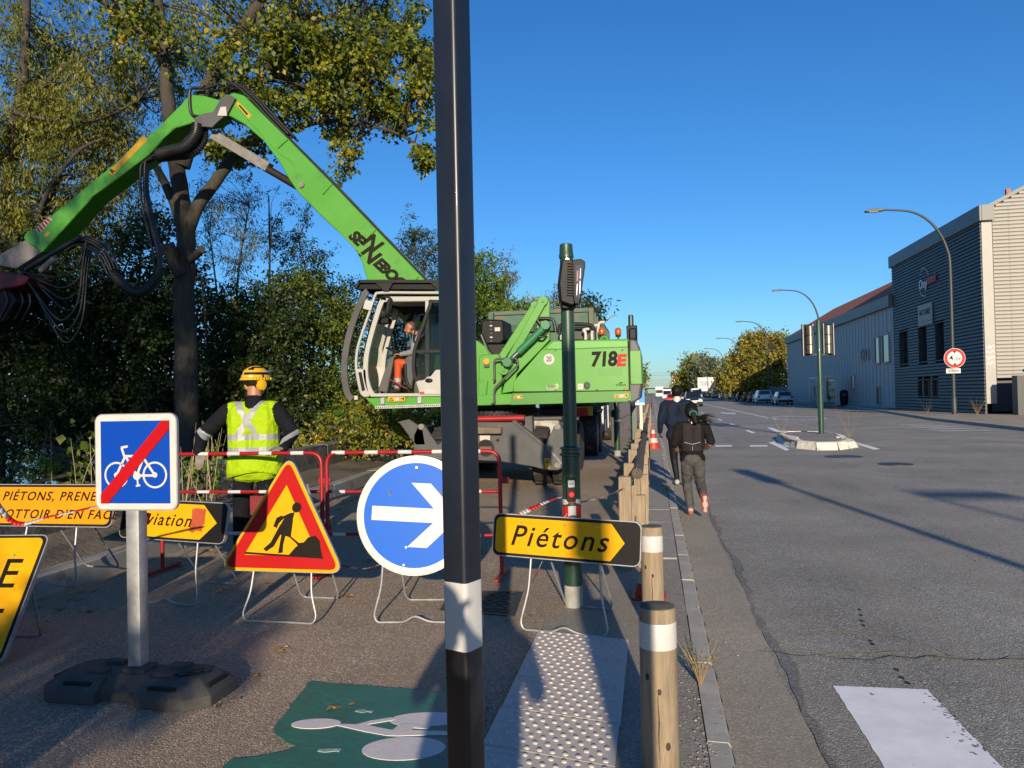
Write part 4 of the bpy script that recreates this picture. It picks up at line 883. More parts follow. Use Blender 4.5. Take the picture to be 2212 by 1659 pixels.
lu = (2.091, 2.537); MB().tube([(lu[0]+.055*math.cos(t), -1.0, lu[1]+EZ-.02+.055*math.sin(t)) for t in [2*math.pi*i/16 for i in range(17)]], .022, 8).build('lifting_eye', m_green, ex)
fb = exprism('air_filter', [(-0.183, 2.986), (-0.120, 3.018), (0.228, 2.996), (0.247, 2.628), (0.175, 2.554), (-0.148, 2.564), (-0.207, 2.644)], -.35, .5, m_black, bev=.03)
for k in range(6): c = (0.005, 2.979); MB().box((c[0], -.36, c[1]+EZ-.07*k-.02), (.05, .03, .03)).build('clip', m_stickw if k in (1, 4) else m_grey, fb, bev=.006)
c = (0.071, 2.823); MB().box((c[0]+.05, -.352, c[1]+EZ), (.1, .006, .07)).build('label', m_stickw, fb)
exprism('engine_bay', [(-0.240, 2.574), (0.461, 2.551), (1.067, 2.607), (1.045, 1.630), (-0.304, 1.607)], -.3, .9, m_blackm, bev=.02)
exprism('deck_fender', [(-0.213, 2.617), (-0.061, 2.503), (0.053, 2.300), (0.055, 1.585), (-0.621, 1.582), (-0.599, 2.630)], -.6, .6, m_green, bev=.02)
for k, (pa, pb) in enumerate((((-0.154, 2.716), (0.091, 2.294)), ((0.229, 2.455), (0.416, 2.589)))): extube('hose', [pa, ((pa[0]+pb[0])/2, (pa[1]+pb[1])/2-.08), pb], -.5, .045, m_hose)
# cab lifting links
def link_bar(name, pa, pb, w, t, y, m=m_green):
    o = MB().bar((pa[0], y, pa[1]+EZ), (pb[0], y, pb[1]+EZ), t, w).build(name, m, ex, bev=.01)
    for p in (pa, pb): MB().cyl((p[0], y-t/2-.004, p[1]+EZ), (p[0], y+t/2+.002, p[1]+EZ), w*.58, n=20).build('eye', m, o); MB().cyl((p[0], y-t/2-.025, p[1]+EZ), (p[0], y, p[1]+EZ), w*.22, n=12).build('pin', m_greend, o)
    return o
exprism('link_tower', [(0.963, 3.208), (1.013, 3.269), (1.093, 3.290), (1.165, 3.247), (1.187, 3.167), (1.173, 2.540), (1.009, 2.370), (0.598, 1.976), (0.526, 1.674), (0.322, 1.646), (0.455, 2.123), (0.868, 2.550), (0.957, 2.905)], -1.1, -1.0, m_green, bev=.012)
link_bar('link', (0.913, 3.153), (0.275, 2.242), .13, .06, -.92); link_bar('link', (1.089, 3.201), (0.384, 2.041), .13, .06, -1.17)
a, c = (1.140, 2.778), (0.475, 2.171); m_ = (c[0]*.72+a[0]*.28, c[1]*.72+a[1]*.28)
MB().cyl((a[0], -1.27, a[1]+EZ), (m_[0], -1.27, m_[1]+EZ), .062, n=18).build('lift_cylinder', m_greencyl, ex); MB().cyl((m_[0], -1.27, m_[1]+EZ), (c[0], -1.27, c[1]+EZ), .04, n=14).build('lift_rod', m_steel, ex)
for p in (a, c): MB().cyl((p[0], -1.36, p[1]+EZ), (p[0], -1.18, p[1]+EZ), .075, n=18).build('rod_eye', m_greencyl, ex)
exprism('link_bracket', [(-0.055, 2.280), (0.011, 2.326), (0.289, 2.326), (0.349, 2.077), (0.321, 1.502), (0.108, 1.467), (-0.089, 1.462)], -1.15, -.8, m_green, bev=.015)
exprism('step_bracket', [(-0.058, 1.861), (0.105, 1.873), (0.087, 1.762), (0.064, 1.461), (-0.066, 1.447)], -1.22, -1.15, m_green, bev=.01)
c = (0.083, 2.204); MB().cyl((c[0], -1.19, c[1]+EZ), (c[0], -1.14, c[1]+EZ), .055, n=18).build('valve', m_decal, ex); MB().box((c[0], -1.17, c[1]+EZ-.08), (.09, .04, .05)).build('valve_block', m_grey, ex, bev=.006)
MB().tube(roundpath([(x, -1.33, z+EZ) for x, z in ((0.223, 1.869), (0.248, 1.884), (0.247, 2.231), (0.639, 2.235), (0.668, 2.132), (0.236, 1.727), (0.239, 1.491), (0.183, 1.476))], .07), .019, 10).build('grab_rail', m_grey, ex)
extube('hose', [(1.031, 2.801), (0.978, 2.897), (1.088, 2.908), (1.244, 2.871), (1.287, 2.675)], -1.15, .03, m_hose); extube('hose', [(0.976, 2.803), (0.956, 2.632), (1.081, 2.580), (1.161, 2.656)], -1.3, .02, m_hose)
# ---- cab
cab = bpy.data.objects.new('cab', None); COL.objects.link(cab); cab.parent = ex; cab['label'] = 'off-white glazed driving cab with dark guards'
YN, YF = -1.25, -.30
def both(name, P, r, m, sm=True, n=10, ys=(YN+.03, YF-.03)):
    for y in ys: extube(name, P, y, r, m, cab, n, sm)
def strip(name, P, w, t, m, ys):
    """flat bar following a path in the side plane"""
    pts = [Vector((p[0], 0, p[1]+EZ)) for p in spline([(a, b, 0) for a, b in P], 5)] if False else [Vector((q[0], 0, q[1]+EZ)) for q in [(v.x, v.y) for v in spline([(a, b, 0) for a, b in P], 5)]]
    for y in ys:
        b = MB(); V = []
        for i, p in enumerate(pts):
            d = (pts[min(i+1, len(pts)-1)]-pts[max(i-1, 0)]).normalized(); nn = Vector((-d.z, 0, d.x))*w/2
            V += [p-nn+V3((0, y-t/2, 0)), p+nn+V3((0, y-t/2, 0)), p+nn+V3((0, y+t/2, 0)), p-nn+V3((0, y+t/2, 0))]
        Fc = []
        for i in range(len(pts)-1):
            k = 4*i; Fc += [(k, k+1, k+5, k+4), (k+1, k+2, k+6, k+5), (k+2, k+3, k+7, k+6), (k+3, k, k+4, k+7)]
        Fc += [(3, 2, 1, 0), tuple(len(V)-4+j for j in range(4))]
        b.add(V, Fc); b.build(name, m, cab, bev=.006)
exprism('roof', [(-1.817, 3.352), (-1.748, 3.398), (-0.294, 3.334), (-0.295, 3.254), (-1.698, 3.298)], YN, YF, m_cabwhite, cab, .02)
strip('front_pillar', [(-1.681, 3.338), (-1.766, 3.301), (-1.901, 2.947), (-2.029, 2.528), (-2.077, 2.268), (-2.082, 2.007), (-2.026, 1.777), (-1.952, 1.654)], .085, .06, m_cabwhite, (YN+.03, YF-.03))
both('cage_tube', [(-0.292, 3.398), (-1.079, 3.433), (-1.780, 3.464), (-1.892, 3.420), (-1.956, 3.243), (-2.154, 2.744), (-2.237, 2.485), (-2.267, 2.257), (-2.254, 2.044), (-2.182, 1.716), (-2.089, 1.648)], .026, m_cabwhite)
for p in ((-2.252, 2.109), (-1.956, 3.243), (-2.182, 1.716), (-1.780, 3.464)): MB().cyl((p[0], YN+.03, p[1]+EZ), (p[0], YF-.03, p[1]+EZ), .022, n=10).build('cage_tube', m_cabwhite, cab)
exprism('corner_piece', [(-2.278, 2.143), (-2.080, 2.121), (-2.067, 1.892), (-2.020, 1.647), (-2.124, 1.633), (-2.190, 1.732)], YN+.0, YN+.05, m_cabwhite, cab, .008)
exprism('corner_glass', [(-2.218, 2.076), (-2.158, 2.074), (-2.096, 1.754), (-2.156, 1.739)], YN-.006, YN-.001, m_black, cab)
strip('front_guard', [(-2.002, 3.491), (-2.081, 3.412), (-2.270, 3.011), (-2.399, 2.613), (-2.467, 2.197), (-2.455, 1.910), (-2.407, 1.688), (-2.322, 1.604)], .115, .05, m_grey, (YN-.02, YF+.02))
for k in range(7):
    t = [(-2.056, 3.411), (-2.235, 3.009), (-2.354, 2.686), (-2.420, 2.401), (-2.442, 2.114), (-2.430, 1.868), (-2.364, 1.654)][k]; MB().bar((t[0], YN-.02, t[1]+EZ), (t[0], YF+.02, t[1]+EZ), .02, .03).build('guard_bar', m_grey, cab)
MB().box(((-2.009, 3.251)[0], YN+.0, (-2.009, 3.251)[1]+EZ), (.16, .04, .17), 0, 0, 0, R(18)).build('lamp', m_stickw, cab, bev=.01); MB().box(((-2.238, 1.627)[0]-.02, YN-.02, (-2.238, 1.627)[1]+EZ), (.06, .03, .07)).build('marker_lamp', m_stickw, cab)
# roof guard
rg = exprism('roof_guard', [(-2.168, 3.704), (-0.235, 3.612), (-0.236, 3.556), (-2.169, 3.647)], YN-.05, YN+.0, m_blackm, cab, .006)
exprism('guard_mesh', [(-2.168, 3.688), (-0.235, 3.596), (-0.236, 3.572), (-2.169, 3.663)], YN, YF+.05, m_black, cab); exprism('guard_rail', [(-2.561, 3.868), (-0.477, 3.769), (-0.478, 3.709), (-2.562, 3.807)], YF+.05, YF+.1, m_blackm, cab)
exprism('guard_visor', [(-2.168, 3.688), (-2.134, 3.670), (-2.205, 3.550), (-2.257, 3.553)], YN-.05, YF+.1, m_blackm, cab)
for a in (826, 940): pass
for P in ([(-1.844, 3.631), (-1.539, 3.617), (-1.626, 3.483), (-1.711, 3.487)], [(-0.853, 3.585), (-0.555, 3.571), (-0.640, 3.439), (-0.706, 3.442)]):
    exprism('guard_bracket', P, YN-.045, YN-.02, m_blackm, cab)
exprism('guard_side', [(-2.135, 3.645), (-0.236, 3.556), (-0.238, 3.452), (-2.223, 3.551)], YN+.02, YN+.035, m_black, cab)
# door, rear glass
strip('door_pillar', [(-0.840, 3.293), (-1.016, 2.841), (-1.148, 2.499), (-1.185, 2.323), (-1.190, 2.049), (-1.135, 1.886)], .06, .05, m_blackm, (YN-.02,))
exprism('door_top', [(-0.890, 3.296), (-0.295, 3.270), (-0.296, 3.214), (-0.908, 3.240)], YN-.04, YN+.0, m_blackm, cab, .006)
exprism('door_rail', [(-1.141, 2.435), (-0.313, 2.417), (-0.314, 2.361), (-1.142, 2.378)], YN-.04, YN+.0, m_blackm, cab, .006)
exprism('door_panel', [(-1.160, 1.895), (-1.017, 1.908), (-0.883, 1.977), (-0.798, 2.079), (-0.319, 2.082), (-0.328, 1.644), (-1.089, 1.660), (-1.120, 1.773)], YN-.03, YN+.0, m_cabwhite, cab, .006)
exprism('door_graphic', [(-0.792, 2.343), (-0.314, 2.345), (-0.319, 2.098), (-0.831, 2.096)], YN-.012, YN-.004, m_green, cab)
MB().ball((0, 0, 0), .07, 14, 0, (1, .35, .55)).build('door_handle', m_black, cab, ((-0.920, 1.896)[0], YN-.035, (-0.920, 1.896)[1]+EZ))
lb = exprism('door_label', [(-1.004, 1.747), (-0.796, 1.750), (-0.797, 1.678), (-1.005, 1.674)], YN-.0335, YN-.031, m_stickw, cab); exprism('door_reflector', [(-1.088, 1.708), (-1.005, 1.706), (-1.006, 1.666), (-1.089, 1.668)], YN-.0335, YN-.031, m_cone, cab)
exprism('rear_pillar', [(-0.973, 3.291), (-0.907, 3.288), (-0.939, 1.657), (-1.006, 1.658)], YN+.01, YN+.05, m_cabwhite, cab, .006); exprism('rear_pillar', [(-0.616, 3.423), (-0.528, 3.419), (-0.565, 1.622), (-0.653, 1.623)], YF-.05, YF, m_cabwhite, cab)
exprism('sill', [(-2.002, 1.695), (-0.328, 1.668), (-0.329, 1.620), (-1.978, 1.638)], YN-.01, YF, m_cabwhite, cab, .006)
exprism('rear_wall', [(-0.430, 3.306), (-0.307, 3.301), (-0.341, 1.620), (-0.465, 1.623)], YN+.02, YF-.02, m_blackm, cab)
exprism('door_glass', [(-0.874, 3.230), (-0.296, 3.206), (-0.313, 2.409), (-1.132, 2.434)], YN-.018, YN-.012, m_glass, cab); exprism('lower_glass', [(-1.150, 2.370), (-0.314, 2.361), (-0.319, 2.082), (-0.798, 2.079), (-1.017, 1.916), (-1.135, 1.902)], YN-.02, YN-.014, m_glass, cab)
exprism('side_glass', [(-2.036, 3.423), (-0.529, 3.376), (-0.564, 1.664), (-2.307, 1.684), (-2.448, 2.037), (-2.391, 2.596)], YF-.035, YF-.03, m_glass, cab)
fg = [(-1.742, 3.305), (-1.946, 2.954), (-2.074, 2.532), (-2.124, 2.189), (-2.088, 1.820)]
b = MB()
for p, q in zip(fg[:-1], fg[1:]): b.add([(p[0], YN+.04, p[1]+EZ), (p[0], YF-.04, p[1]+EZ), (q[0], YF-.04, q[1]+EZ), (q[0], YN+.04, q[1]+EZ)], [(0, 1, 2, 3)])
b.build('windscreen', m_glass, cab)
exprism('roof_lining', [(-1.770, 3.333), (-0.466, 3.286), (-0.470, 3.097), (-1.703, 3.205)], YF-.2, YF-.04, m_blackm, cab)
extube('mirror_arm', [(-1.764, 3.352), (-1.645, 3.387), (-1.545, 3.302), (-1.599, 3.126)], YN-.06, .012, m_black, cab); MB().box(((-1.615, 3.199)[0], YN-.08, (-1.615, 3.199)[1]+EZ), (.07, .05, .27), 0, R(30), 0, R(12)).build('mirror', m_black, cab, bev=.018)
MB().box(((-1.828, 2.992)[0], YN+.3, (-1.828, 2.992)[1]+EZ), (.22, .2, .11)).build('monitor', m_black, cab, bev=.02)
exprism('steering_column', [(-1.650, 2.365), (-1.754, 2.335), (-1.983, 1.736), (-1.801, 1.708)], YN+.3, YN+.5, m_grey, cab, .02)
so_ = MB().tube([(0.16*math.cos(t), .16*math.sin(t), 0) for t in [2*math.pi*i/22 for i in range(23)]], .015, 8).build('steering_wheel', m_black, cab, ((-1.674, 2.457)[0], YN+.4, (-1.674, 2.457)[1]+EZ)); so_.rotation_euler = (0, R(22), 0)
exprism('seat', [(-1.395, 2.176), (-1.071, 2.184), (-0.988, 2.903), (-0.870, 2.882), (-0.921, 2.040), (-1.381, 2.028)], YN+.25, YN+.7, m_black, cab, .04)
exprism('seat_base', [(-1.296, 2.025), (-0.972, 2.033), (-0.979, 1.657), (-1.303, 1.664)], YN+.3, YN+.65, m_grey, cab, .02)
exprism('armrest', [(-1.403, 2.296), (-1.325, 2.351), (-1.088, 2.360), (-1.072, 2.278), (-1.229, 2.087), (-1.286, 1.762), (-1.379, 1.780)], YN+.12, YN+.22, m_grey, cab, .02)
extube('boot_bellows', [(-1.397, 2.204), (-1.385, 1.926), (-1.320, 1.778)], YN+.14, .04, m_black, cab)
extube('hand_rail', [(-1.433, 2.130), (-1.435, 1.992), (-1.338, 1.779)], YN+.06, .012, m_black, cab); extube('lever', [(-1.683, 1.949), (-1.506, 1.847), (-1.338, 1.762)], YN+.06, .014, m_red2, cab)
extube('inner_grab', [(-1.187, 2.585), (-1.211, 2.650), (-1.094, 3.019), (-1.010, 3.048)], YN+.05, .014, m_black, cab)
# ---- undercarriage
UC = .25
MB().lathe([(.78, 1.20), (.8, 1.22), (.8, 1.36), (.74, 1.38), (.74, 1.46)], (UC-.25, 0, EZ), 36).build('slew_ring', m_blackm, ex)
rt = MB()
for k in range(60): t = 2*math.pi*k/60; rt.box((.81*math.cos(t), .81*math.sin(t), 1.31+EZ), (.05, .035, .06), 0, t)
rt.build('ring_teeth', m_blackm, ex)['kind'] = 'stuff'
MB().box((UC, 0, .98+EZ), (.95, 3.0, .42)).build('chassis', m_grey, ex, bev=.04)
MB().box((UC+.72, -.45, 1.02+EZ), (.62, .9, .3)).build('tool_box', M('battery_box', (.33, .31, .27), .6, var=.3, vscale=6, dirt=((.15, .13, .1), 5, .5)), ex, bev=.02); MB().box((UC+.72, -.46, 1.2+EZ), (.72, .98, .05)).build('box_lid', m_grey, ex, bev=.01)
MB().box((UC-.72, -.45, 1.02+EZ), (.62, .9, .3)).build('tool_box', m_grey, ex, bev=.02)
for ya in (-.85, 1.6):
    MB().cyl((UC-.95, ya, .52), (UC+.95, ya, .52), .14, n=16).build('axle', m_grey, ex)
    for xs_ in (-1.06, -.74, .74, 1.06):
        w = empty('wheel'); w.parent = ex; w.location = (UC+xs_, ya, .51)
        prof = [(.27, -.13), (.44, -.14), (.495, -.115), (.51, -.06), (.51, .06), (.495, .115), (.44, .14), (.27, .13)]
        tm = MB().lathe(prof, n=36); ty = tm.build('tyre', m_rubber, w); ty.rotation_euler = (0, R(90), 0)
        lug = MB()
        for k in range(26): t = 2*math.pi*k/26; lug.box((.51*math.cos(t), .51*math.sin(t), (.05 if k % 2 else -.05)), (.03, .04, .13), 0, t)
        lo = lug.build('tread', m_rubber, w); lo.rotation_euler = (0, R(90), 0); lo['kind'] = 'stuff'
        rm = MB().lathe([(.02, -.1), (.2, -.1), (.27, -.12), (.27, .12), (.2, .1), (.02, .1)], n=24).build('rim', m_grey, w); rm.rotation_euler = (0, R(90), 0)
# dozer blade with its side arms
BY = -1.78
bl = exprism('dozer_blade', [(-1.060, 0.981), (-1.067, 0.595), (-0.972, 0.541), (-0.376, 0.576), (0.403, 0.534), (0.936, 0.448), (1.162, 0.388), (1.357, 0.387), (1.433, 0.431), (1.482, 0.617), (1.475, 0.974), (1.404, 1.131), (1.321, 1.125), (1.148, 0.791), (0.647, 1.172), (-0.206, 1.185), (-0.648, 0.807), (-0.880, 1.156), (-0.968, 1.165)], BY, BY+.09, m_grey, bev=.014)
for p in ((1.360, 1.088), (-0.915, 1.119), (1.346, 0.471)): MB().cyl((p[0], BY-.03, p[1]+EZ), (p[0], BY+.02, p[1]+EZ), .05, n=18).build('pin', m_cylgrey, bl)
exprism('blade_edge', [(0.612, 1.188), (0.666, 1.203), (1.173, 0.792), (1.142, 0.748)], BY-.02, BY+.12, m_grey, bl, .006); exprism('blade_edge', [(1.172, 0.747), (1.188, 0.792), (1.422, 0.508), (1.406, 0.478)], BY-.006, BY+.0, m_cylgrey, bl)
exprism('blade_back', [(-1.087, 0.884), (1.479, 0.887), (1.397, 0.574), (-1.036, 0.627)], BY+.09, BY+.5, m_blackm, bl, .01)
c = (0.172, 0.756); MB().cyl((c[0], BY-.004, c[1]+EZ), (c[0], BY+.0, c[1]+EZ), .125, n=26).build('tow_hole', m_black, bl); MB().tube([(c[0]+.13*math.cos(t), BY-.004, c[1]+EZ+.13*math.sin(t)) for t in [2*math.pi*i/24 for i in range(25)]], .012, 8).build('hole_rim', m_rubber, bl); MB().bar((c[0]-.1, BY-.01, c[1]+EZ), (c[0]+.1, BY-.01, c[1]+EZ), .03, .05).build('tow_pin', M('rust', (.16, .07, .045), .8, var=.3), bl)
c = (0.375, 0.882); MB().cyl((c[0], BY-.006, c[1]+EZ), (c[0], BY, c[1]+EZ), .025, n=14).build('bolt_hole', m_black, bl)
exprism('type_plate', [(0.075, 0.969), (0.246, 0.967), (0.244, 0.884), (0.074, 0.878)], BY-.003, BY-.0005, m_stickw, bl)
warn2 = exprism('warning_decal', [(1.131, 0.584), (1.221, 0.583), (1.225, 0.412), (1.142, 0.412)], BY-.003, BY-.0005, m_decal, bl); exprism('decal_print', [(1.144, 0.509), (1.180, 0.568), (1.212, 0.509)], BY-.0045, BY-.0031, m_letter, warn2); exprism('decal_triangle', [(1.160, 0.520), (1.179, 0.550), (1.197, 0.520)], BY-.006, BY-.0046, m_decal, warn2)
exprism('step', [(-0.255, 1.114), (0.461, 1.090), (0.459, 0.992), (-0.258, 1.001)], BY-.14, BY-.005, M('rusty_step', (.13, .10, .075), .8, var=.35, vscale=9), bl, .008)
a, c = (-0.290, 1.225), (0.794, 1.232); MB().cyl((a[0], BY+.2, a[1]+EZ), (c[0], BY+.2, c[1]+EZ), .05, n=14).build('blade_cylinder', M('cylinder_red', (.26, .010, .010), .4, var=.15), ex)
exprism('blade_arm', [(-1.317, 1.210), (-1.136, 1.246), (-0.895, 1.086), (-0.852, 0.813), (-1.023, 0.814)], BY+.0, BY+.06, m_grey, bl, .01)
exprism('axle_bracket', [(0.688, 1.244), (0.864, 1.257), (0.873, 0.927), (0.618, 0.970)], -1.25, -1.0, m_grey, ex, .02)

# ================================================================== BUILDINGS, LAMPS, ISLAND, VEHICLES
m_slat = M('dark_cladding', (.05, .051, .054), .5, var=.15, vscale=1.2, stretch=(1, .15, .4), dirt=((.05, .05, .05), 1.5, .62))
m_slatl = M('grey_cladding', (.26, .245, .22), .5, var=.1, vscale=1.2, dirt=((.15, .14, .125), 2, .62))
m_trimw = M('pale_flashing', (.32, .305, .28), .5, var=.1, vscale=2)
m_fascia = M('fascia_grey', (.16, .165, .165), .5, var=.15)
m_pane = M('dark_pane', (.012, .016, .02), .08, var=.2, coat=.5)
m_tile = M('red_roof_tile', hexc(176, 92, 62), .85, var=.3, vscale=6, bump=.8, bscale=8, bdist=.06, dirt=((.12, .09, .075), 3, .6))
m_greywall = M('grey_metal_wall', (.37, .37, .375), .55, var=.12, vscale=.6, stretch=(1, 3.2, .12), dirt=((.28, .28, .28), .8, .6), bump=.35, bscale=3)
m_lamp = M('lamp_grey', (.035, .04, .044), .5, metal=.1, var=.15)
# --- clad corner building
FX, Y0, Y1, HT_ = 17.6, 45.1, 60.6, 10.35
bd = empty('clad_building', (FX, Y0, .1), 0, 'tall dark slatted building with a NOTAIRE board at the right edge', 'building')
wins = [(57.3, 59.3, 3.15, 5.5), (53.6, 55.3, 3.15, 5.5), (50.6, 52.2, 3.15, 5.5), (54.7, 55.6, .9, 2.0), (53.2, 54.5, .9, 2.0), (51.8, 52.9, .9, 2.0)]
pr = [(0, 0), (-.06, .03), (-.05, .15), (0, .2), (.05, .2), (.05, 0)]
cache = {}
def slat_mesh(L_, axis, m):
    k = (round(L_, 2), axis, m.name)
    if k not in cache:
        b = MB()
        if axis == 'y': b.prism(pr, 0, L_, 'y')
        else: b.prism([(-a, c) for a, c in pr], 0, L_, 'x'); 
        if axis == 'x': b.v = [(v[0], -v[1], v[2]) for v in b.v]; b.f = [f[::-1] for f in b.f]
        cache[k] = b.me('slat', m, False)
    return cache[k]
z = 0.; fac = empty('facade'); fac.parent = bd
while z < HT_-.02:
    segs = [(Y0, Y1)]
    for a, c, z0, z1 in wins:
        if z+.2 > z0 and z < z1:
            ns = []
            for s0, s1 in segs:
                if c <= s0 or a >= s1: ns.append((s0, s1)); continue
                if a > s0: ns.append((s0, a))
                if c < s1: ns.append((c, s1))
            segs = ns
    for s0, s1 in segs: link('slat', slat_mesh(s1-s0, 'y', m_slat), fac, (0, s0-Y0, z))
    z += .2
for a, c, z0, z1 in wins:
    o = MB().box((.28, (a+c)/2-Y0, (z0+z1)/2), (.04, c-a, z1-z0)).build('window', m_pane, bd)
    for bx_ in ((.12, a-Y0, (z0+z1)/2, .34, .06, z1-z0+.06), (.12, c-Y0, (z0+z1)/2, .34, .06, z1-z0+.06), (.12, (a+c)/2-Y0, z0, .34, c-a, .06), (.12, (a+c)/2-Y0, z1, .34, c-a, .06)):
        MB().box(bx_[:3], bx_[3:]).build('frame', m_slat, o)
    MB().box((.24, (a+c)/2-Y0, (z0+z1)/2), (.05, .07, z1-z0)).build('mullion', m_slat, o)
    if z1 < 2.5:
        for k in range(6): MB().box((.2, a-Y0+(c-a)*(k+.5)/6, (z0+z1)/2), (.03, .03, z1-z0)).build('grille_bar', m_trimw, o)
MB().box((-.02, (Y1-Y0)/2, HT_+.42), (.3, Y1-Y0+.6, .85)).build('parapet', m_fascia, bd, bev=.02)
MB().box((.26, -.02, HT_/2+.3), (.52, .1, HT_-.5)).build('corner_flashing', m_trimw, bd, bev=.01); MB().box((.25, -.25, HT_+.42), (.62, .16, .84)).build('parapet_end', m_fascia, bd, bev=.01)
ew = empty('end_wall'); ew.parent = bd
z = 1.9
while z < 14.6:
    xa = .55 if z < 11.0 else .55+(z-11.0)/.52; xb = 20.6-max(0, (z-11.)/.52)
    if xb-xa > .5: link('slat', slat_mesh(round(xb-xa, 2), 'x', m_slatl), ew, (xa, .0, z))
    z += .2
MB().box((10.6, .18, 6.4), (20, .05, 9.)).build('end_backing', m_slat, bd)
rf = MB().prism([(.0, 11.05), (10.6, 16.45), (21.2, 11.05), (21.2, 10.9), (10.6, 16.2), (0, 10.85)], -.12, 15.8, 'y').build('roof', m_fascia, bd)
MB().box((1.5, .3, 11.92), (.2, .2, .3)).build('chimney', M('terracotta', hexc(196, 98, 66), .8, var=.2), rf)
MB().box((10, 8, 5), (19, 15, 9.8)).build('core', m_slat, bd)
nb = MB().box((-.1, 53.65-Y0, 6.2), (.06, 2.55, 1.35)).build('sign_board', m_trimw, bd); YM = facing((0, 0, 0), (0, -1, 0), (0, 0, 1))
text('lettering', 'NOTAIRE', .52, m_letter, nb, Matrix.Translation((-.135, 53.65-Y0, 6.35)) @ YM, 0, .004, .004, sx=.92); MB().box((-.134, 53.65-Y0, 5.75), (.006, 2.2, .05)).build('rule', m_fascia, nb)
lg = empty('logo'); lg.parent = bd; lg.location = (-.12, 53.3-Y0, 8.3)
text('lettering', 'Oxy', .85, M('logo_white', (.75, .75, .77), .5), lg, Matrix.Translation((0, .55, -.1)) @ YM, 0, .012, .02); text('lettering', 'metal', .72, M('logo_red', hexc(206, 70, 40), .5), lg, Matrix.Translation((0, -.95, .0)) @ YM @ Matrix.Rotation(R(3), 4, 'Z'), 0, .012, .02)
for a0, a1 in ((30, 150), (200, 300)):
    for k in range(9):
        a = R(a0+(a1-a0)*k/9); MB().box((-.01, -(-.35+.9*math.cos(a)), .0+.9*math.sin(a)), (.02, .1, .05), 0, 0, -a).build('logo_dash', bpy.data.materials['logo_white'], lg)
wb = MB().box((3.1, -.12, 7.0), (1.2, .05, 1.4)).build('sign_board', m_trimw, bd); text('lettering', 'N', .5, m_fascia, wb, Matrix.Translation((2.75, -.15, 7.1)) @ FRONT, 0, .004, .004)
def scrawl(name, o, pts, r, m, parent): return MB().tube(spline([tuple(Vector(o)+Vector(p)) for p in pts], 5), r, 5).build(name, m, parent)
for k in range(4):
    pts = [(.05+.42*i/11+random.uniform(-.03, .03), 0, random.uniform(-.1, .1)) for i in range(12)]; scrawl('graffiti', (0, -.075, 3.6-.3*k), pts, .018, bpy.data.materials['logo_white'], bd)
uw = empty('utility_wall', (18.2, 42.6, .1), 0, 'grey concrete wall with purple graffiti and meter boxes at the right edge', 'wall')
m_uw = M('utility_concrete', (.16, .165, .17), .85, var=.15, vscale=2, dirt=((.1, .1, .1), 1.5, .56), bump=.3, bscale=20)
MB().box((2.2, .2, 1.1), (3.6, .35, 2.2)).build('block', m_uw, uw, bev=.02); MB().box((2.2, .2, 2.25), (3.75, .5, .14)).build('coping', m_uw, uw, bev=.02); MB().box((.15, .5, 1.), (.35, .6, 2.)).build('gate_post', m_slat, uw)
for x, z_, w, h in ((1.95, 1.65, .55, .62), (1.35, .75, .34, .8), (1.75, .9, .4, .6)): MB().box((x, -.02, z_), (w, .12, h)).build('meter_box', m_fascia if h < .62 else m_uw, uw, bev=.02)
m_purple = M('graffiti_purple', hexc(88, 64, 150), .6)
for k in range(3): scrawl('graffiti', (.75, .018, 1.7), [(.0+.85*i/14+random.uniform(-.05, .05), 0, random.uniform(-.28, .22)) for i in range(15)], .016, m_purple, uw)
# --- long grey building with red roof
gb2 = empty('grey_warehouse', (17.6, 60.75, .1), 0, 'long grey metal building with a red tiled roof and small windows', 'building')
LG = 45.2; HG = 7.55
MB().box((6, LG/2, HG/2), (12, LG, HG)).build('wall', m_greywall, gb2); MB().box((-.12, LG/2, HG+.4), (.35, LG+.1, .85)).build('fascia', m_fascia, gb2, bev=.02)
MB().prism([(-.1, 8.4), (6, 12.0), (12, 8.4), (12, 8.2), (-.1, 8.2)], .1, LG, 'y').build('roof', m_tile, gb2)
for y0, y1, z0, z1 in ((61.6, 63.3, 3.45, 5.6), (64.1, 65.4, 3.45, 5.55), (67.2, 67.9, 3.9, 4.75), (68.7, 69.4, 3.9, 4.75), (72, 72.9, 1.5, 2.7), (64.3, 65.2, .2, 1.6), (88, 89, .9, 1.9)):
    o = MB().box((-.02, (y0+y1)/2-60.75, (z0+z1)/2), (.06, y1-y0, z1-z0)).build('window', m_pane, gb2)
    for bx_ in ((-.05, y0-60.75, (z0+z1)/2, .14, .12, z1-z0+.12), (-.05, y1-60.75, (z0+z1)/2, .14, .12, z1-z0+.12), (-.05, (y0+y1)/2-60.75, z0, .14, y1-y0, .12), (-.05, (y0+y1)/2-60.75, z1, .14, y1-y0, .12)): MB().box(bx_[:3], bx_[3:]).build('frame', m_trimw, o)
for k in range(44): MB().box((-.015, .5+k*1.02, HG/2), (.03, .05, HG)).build('seam', m_greywall, gb2)
gw = empty('yard_wall', (18, 107, .1), 0, 'pale grey yard wall under the autumn tree behind the parked cars', 'wall')
for k in range(9): MB().box((0, 2+k*4.02, 1.), (.2, 3.98, 2.0+.1*(k % 2))).build('wall_panel', m_uw, gw)
fb2 = empty('far_workshop', (17.8, 152, .1), 0, 'far pale workshop with a low pitched roof beyond the autumn tree', 'building')
m_pw = M('pale_wall', (.30, .31, .32), .7, var=.15, vscale=.8)
MB().box((7, 32, 4), (14, 64, 8)).build('wall', m_pw, fb2); MB().prism([(-.3, 8), (7, 10.6), (14.3, 8), (14.3, 7.8), (-.3, 7.8)], -.5, 64.5, 'y').build('roof', M('grey_roof', (.22, .19, .18), .8, var=.2), fb2)
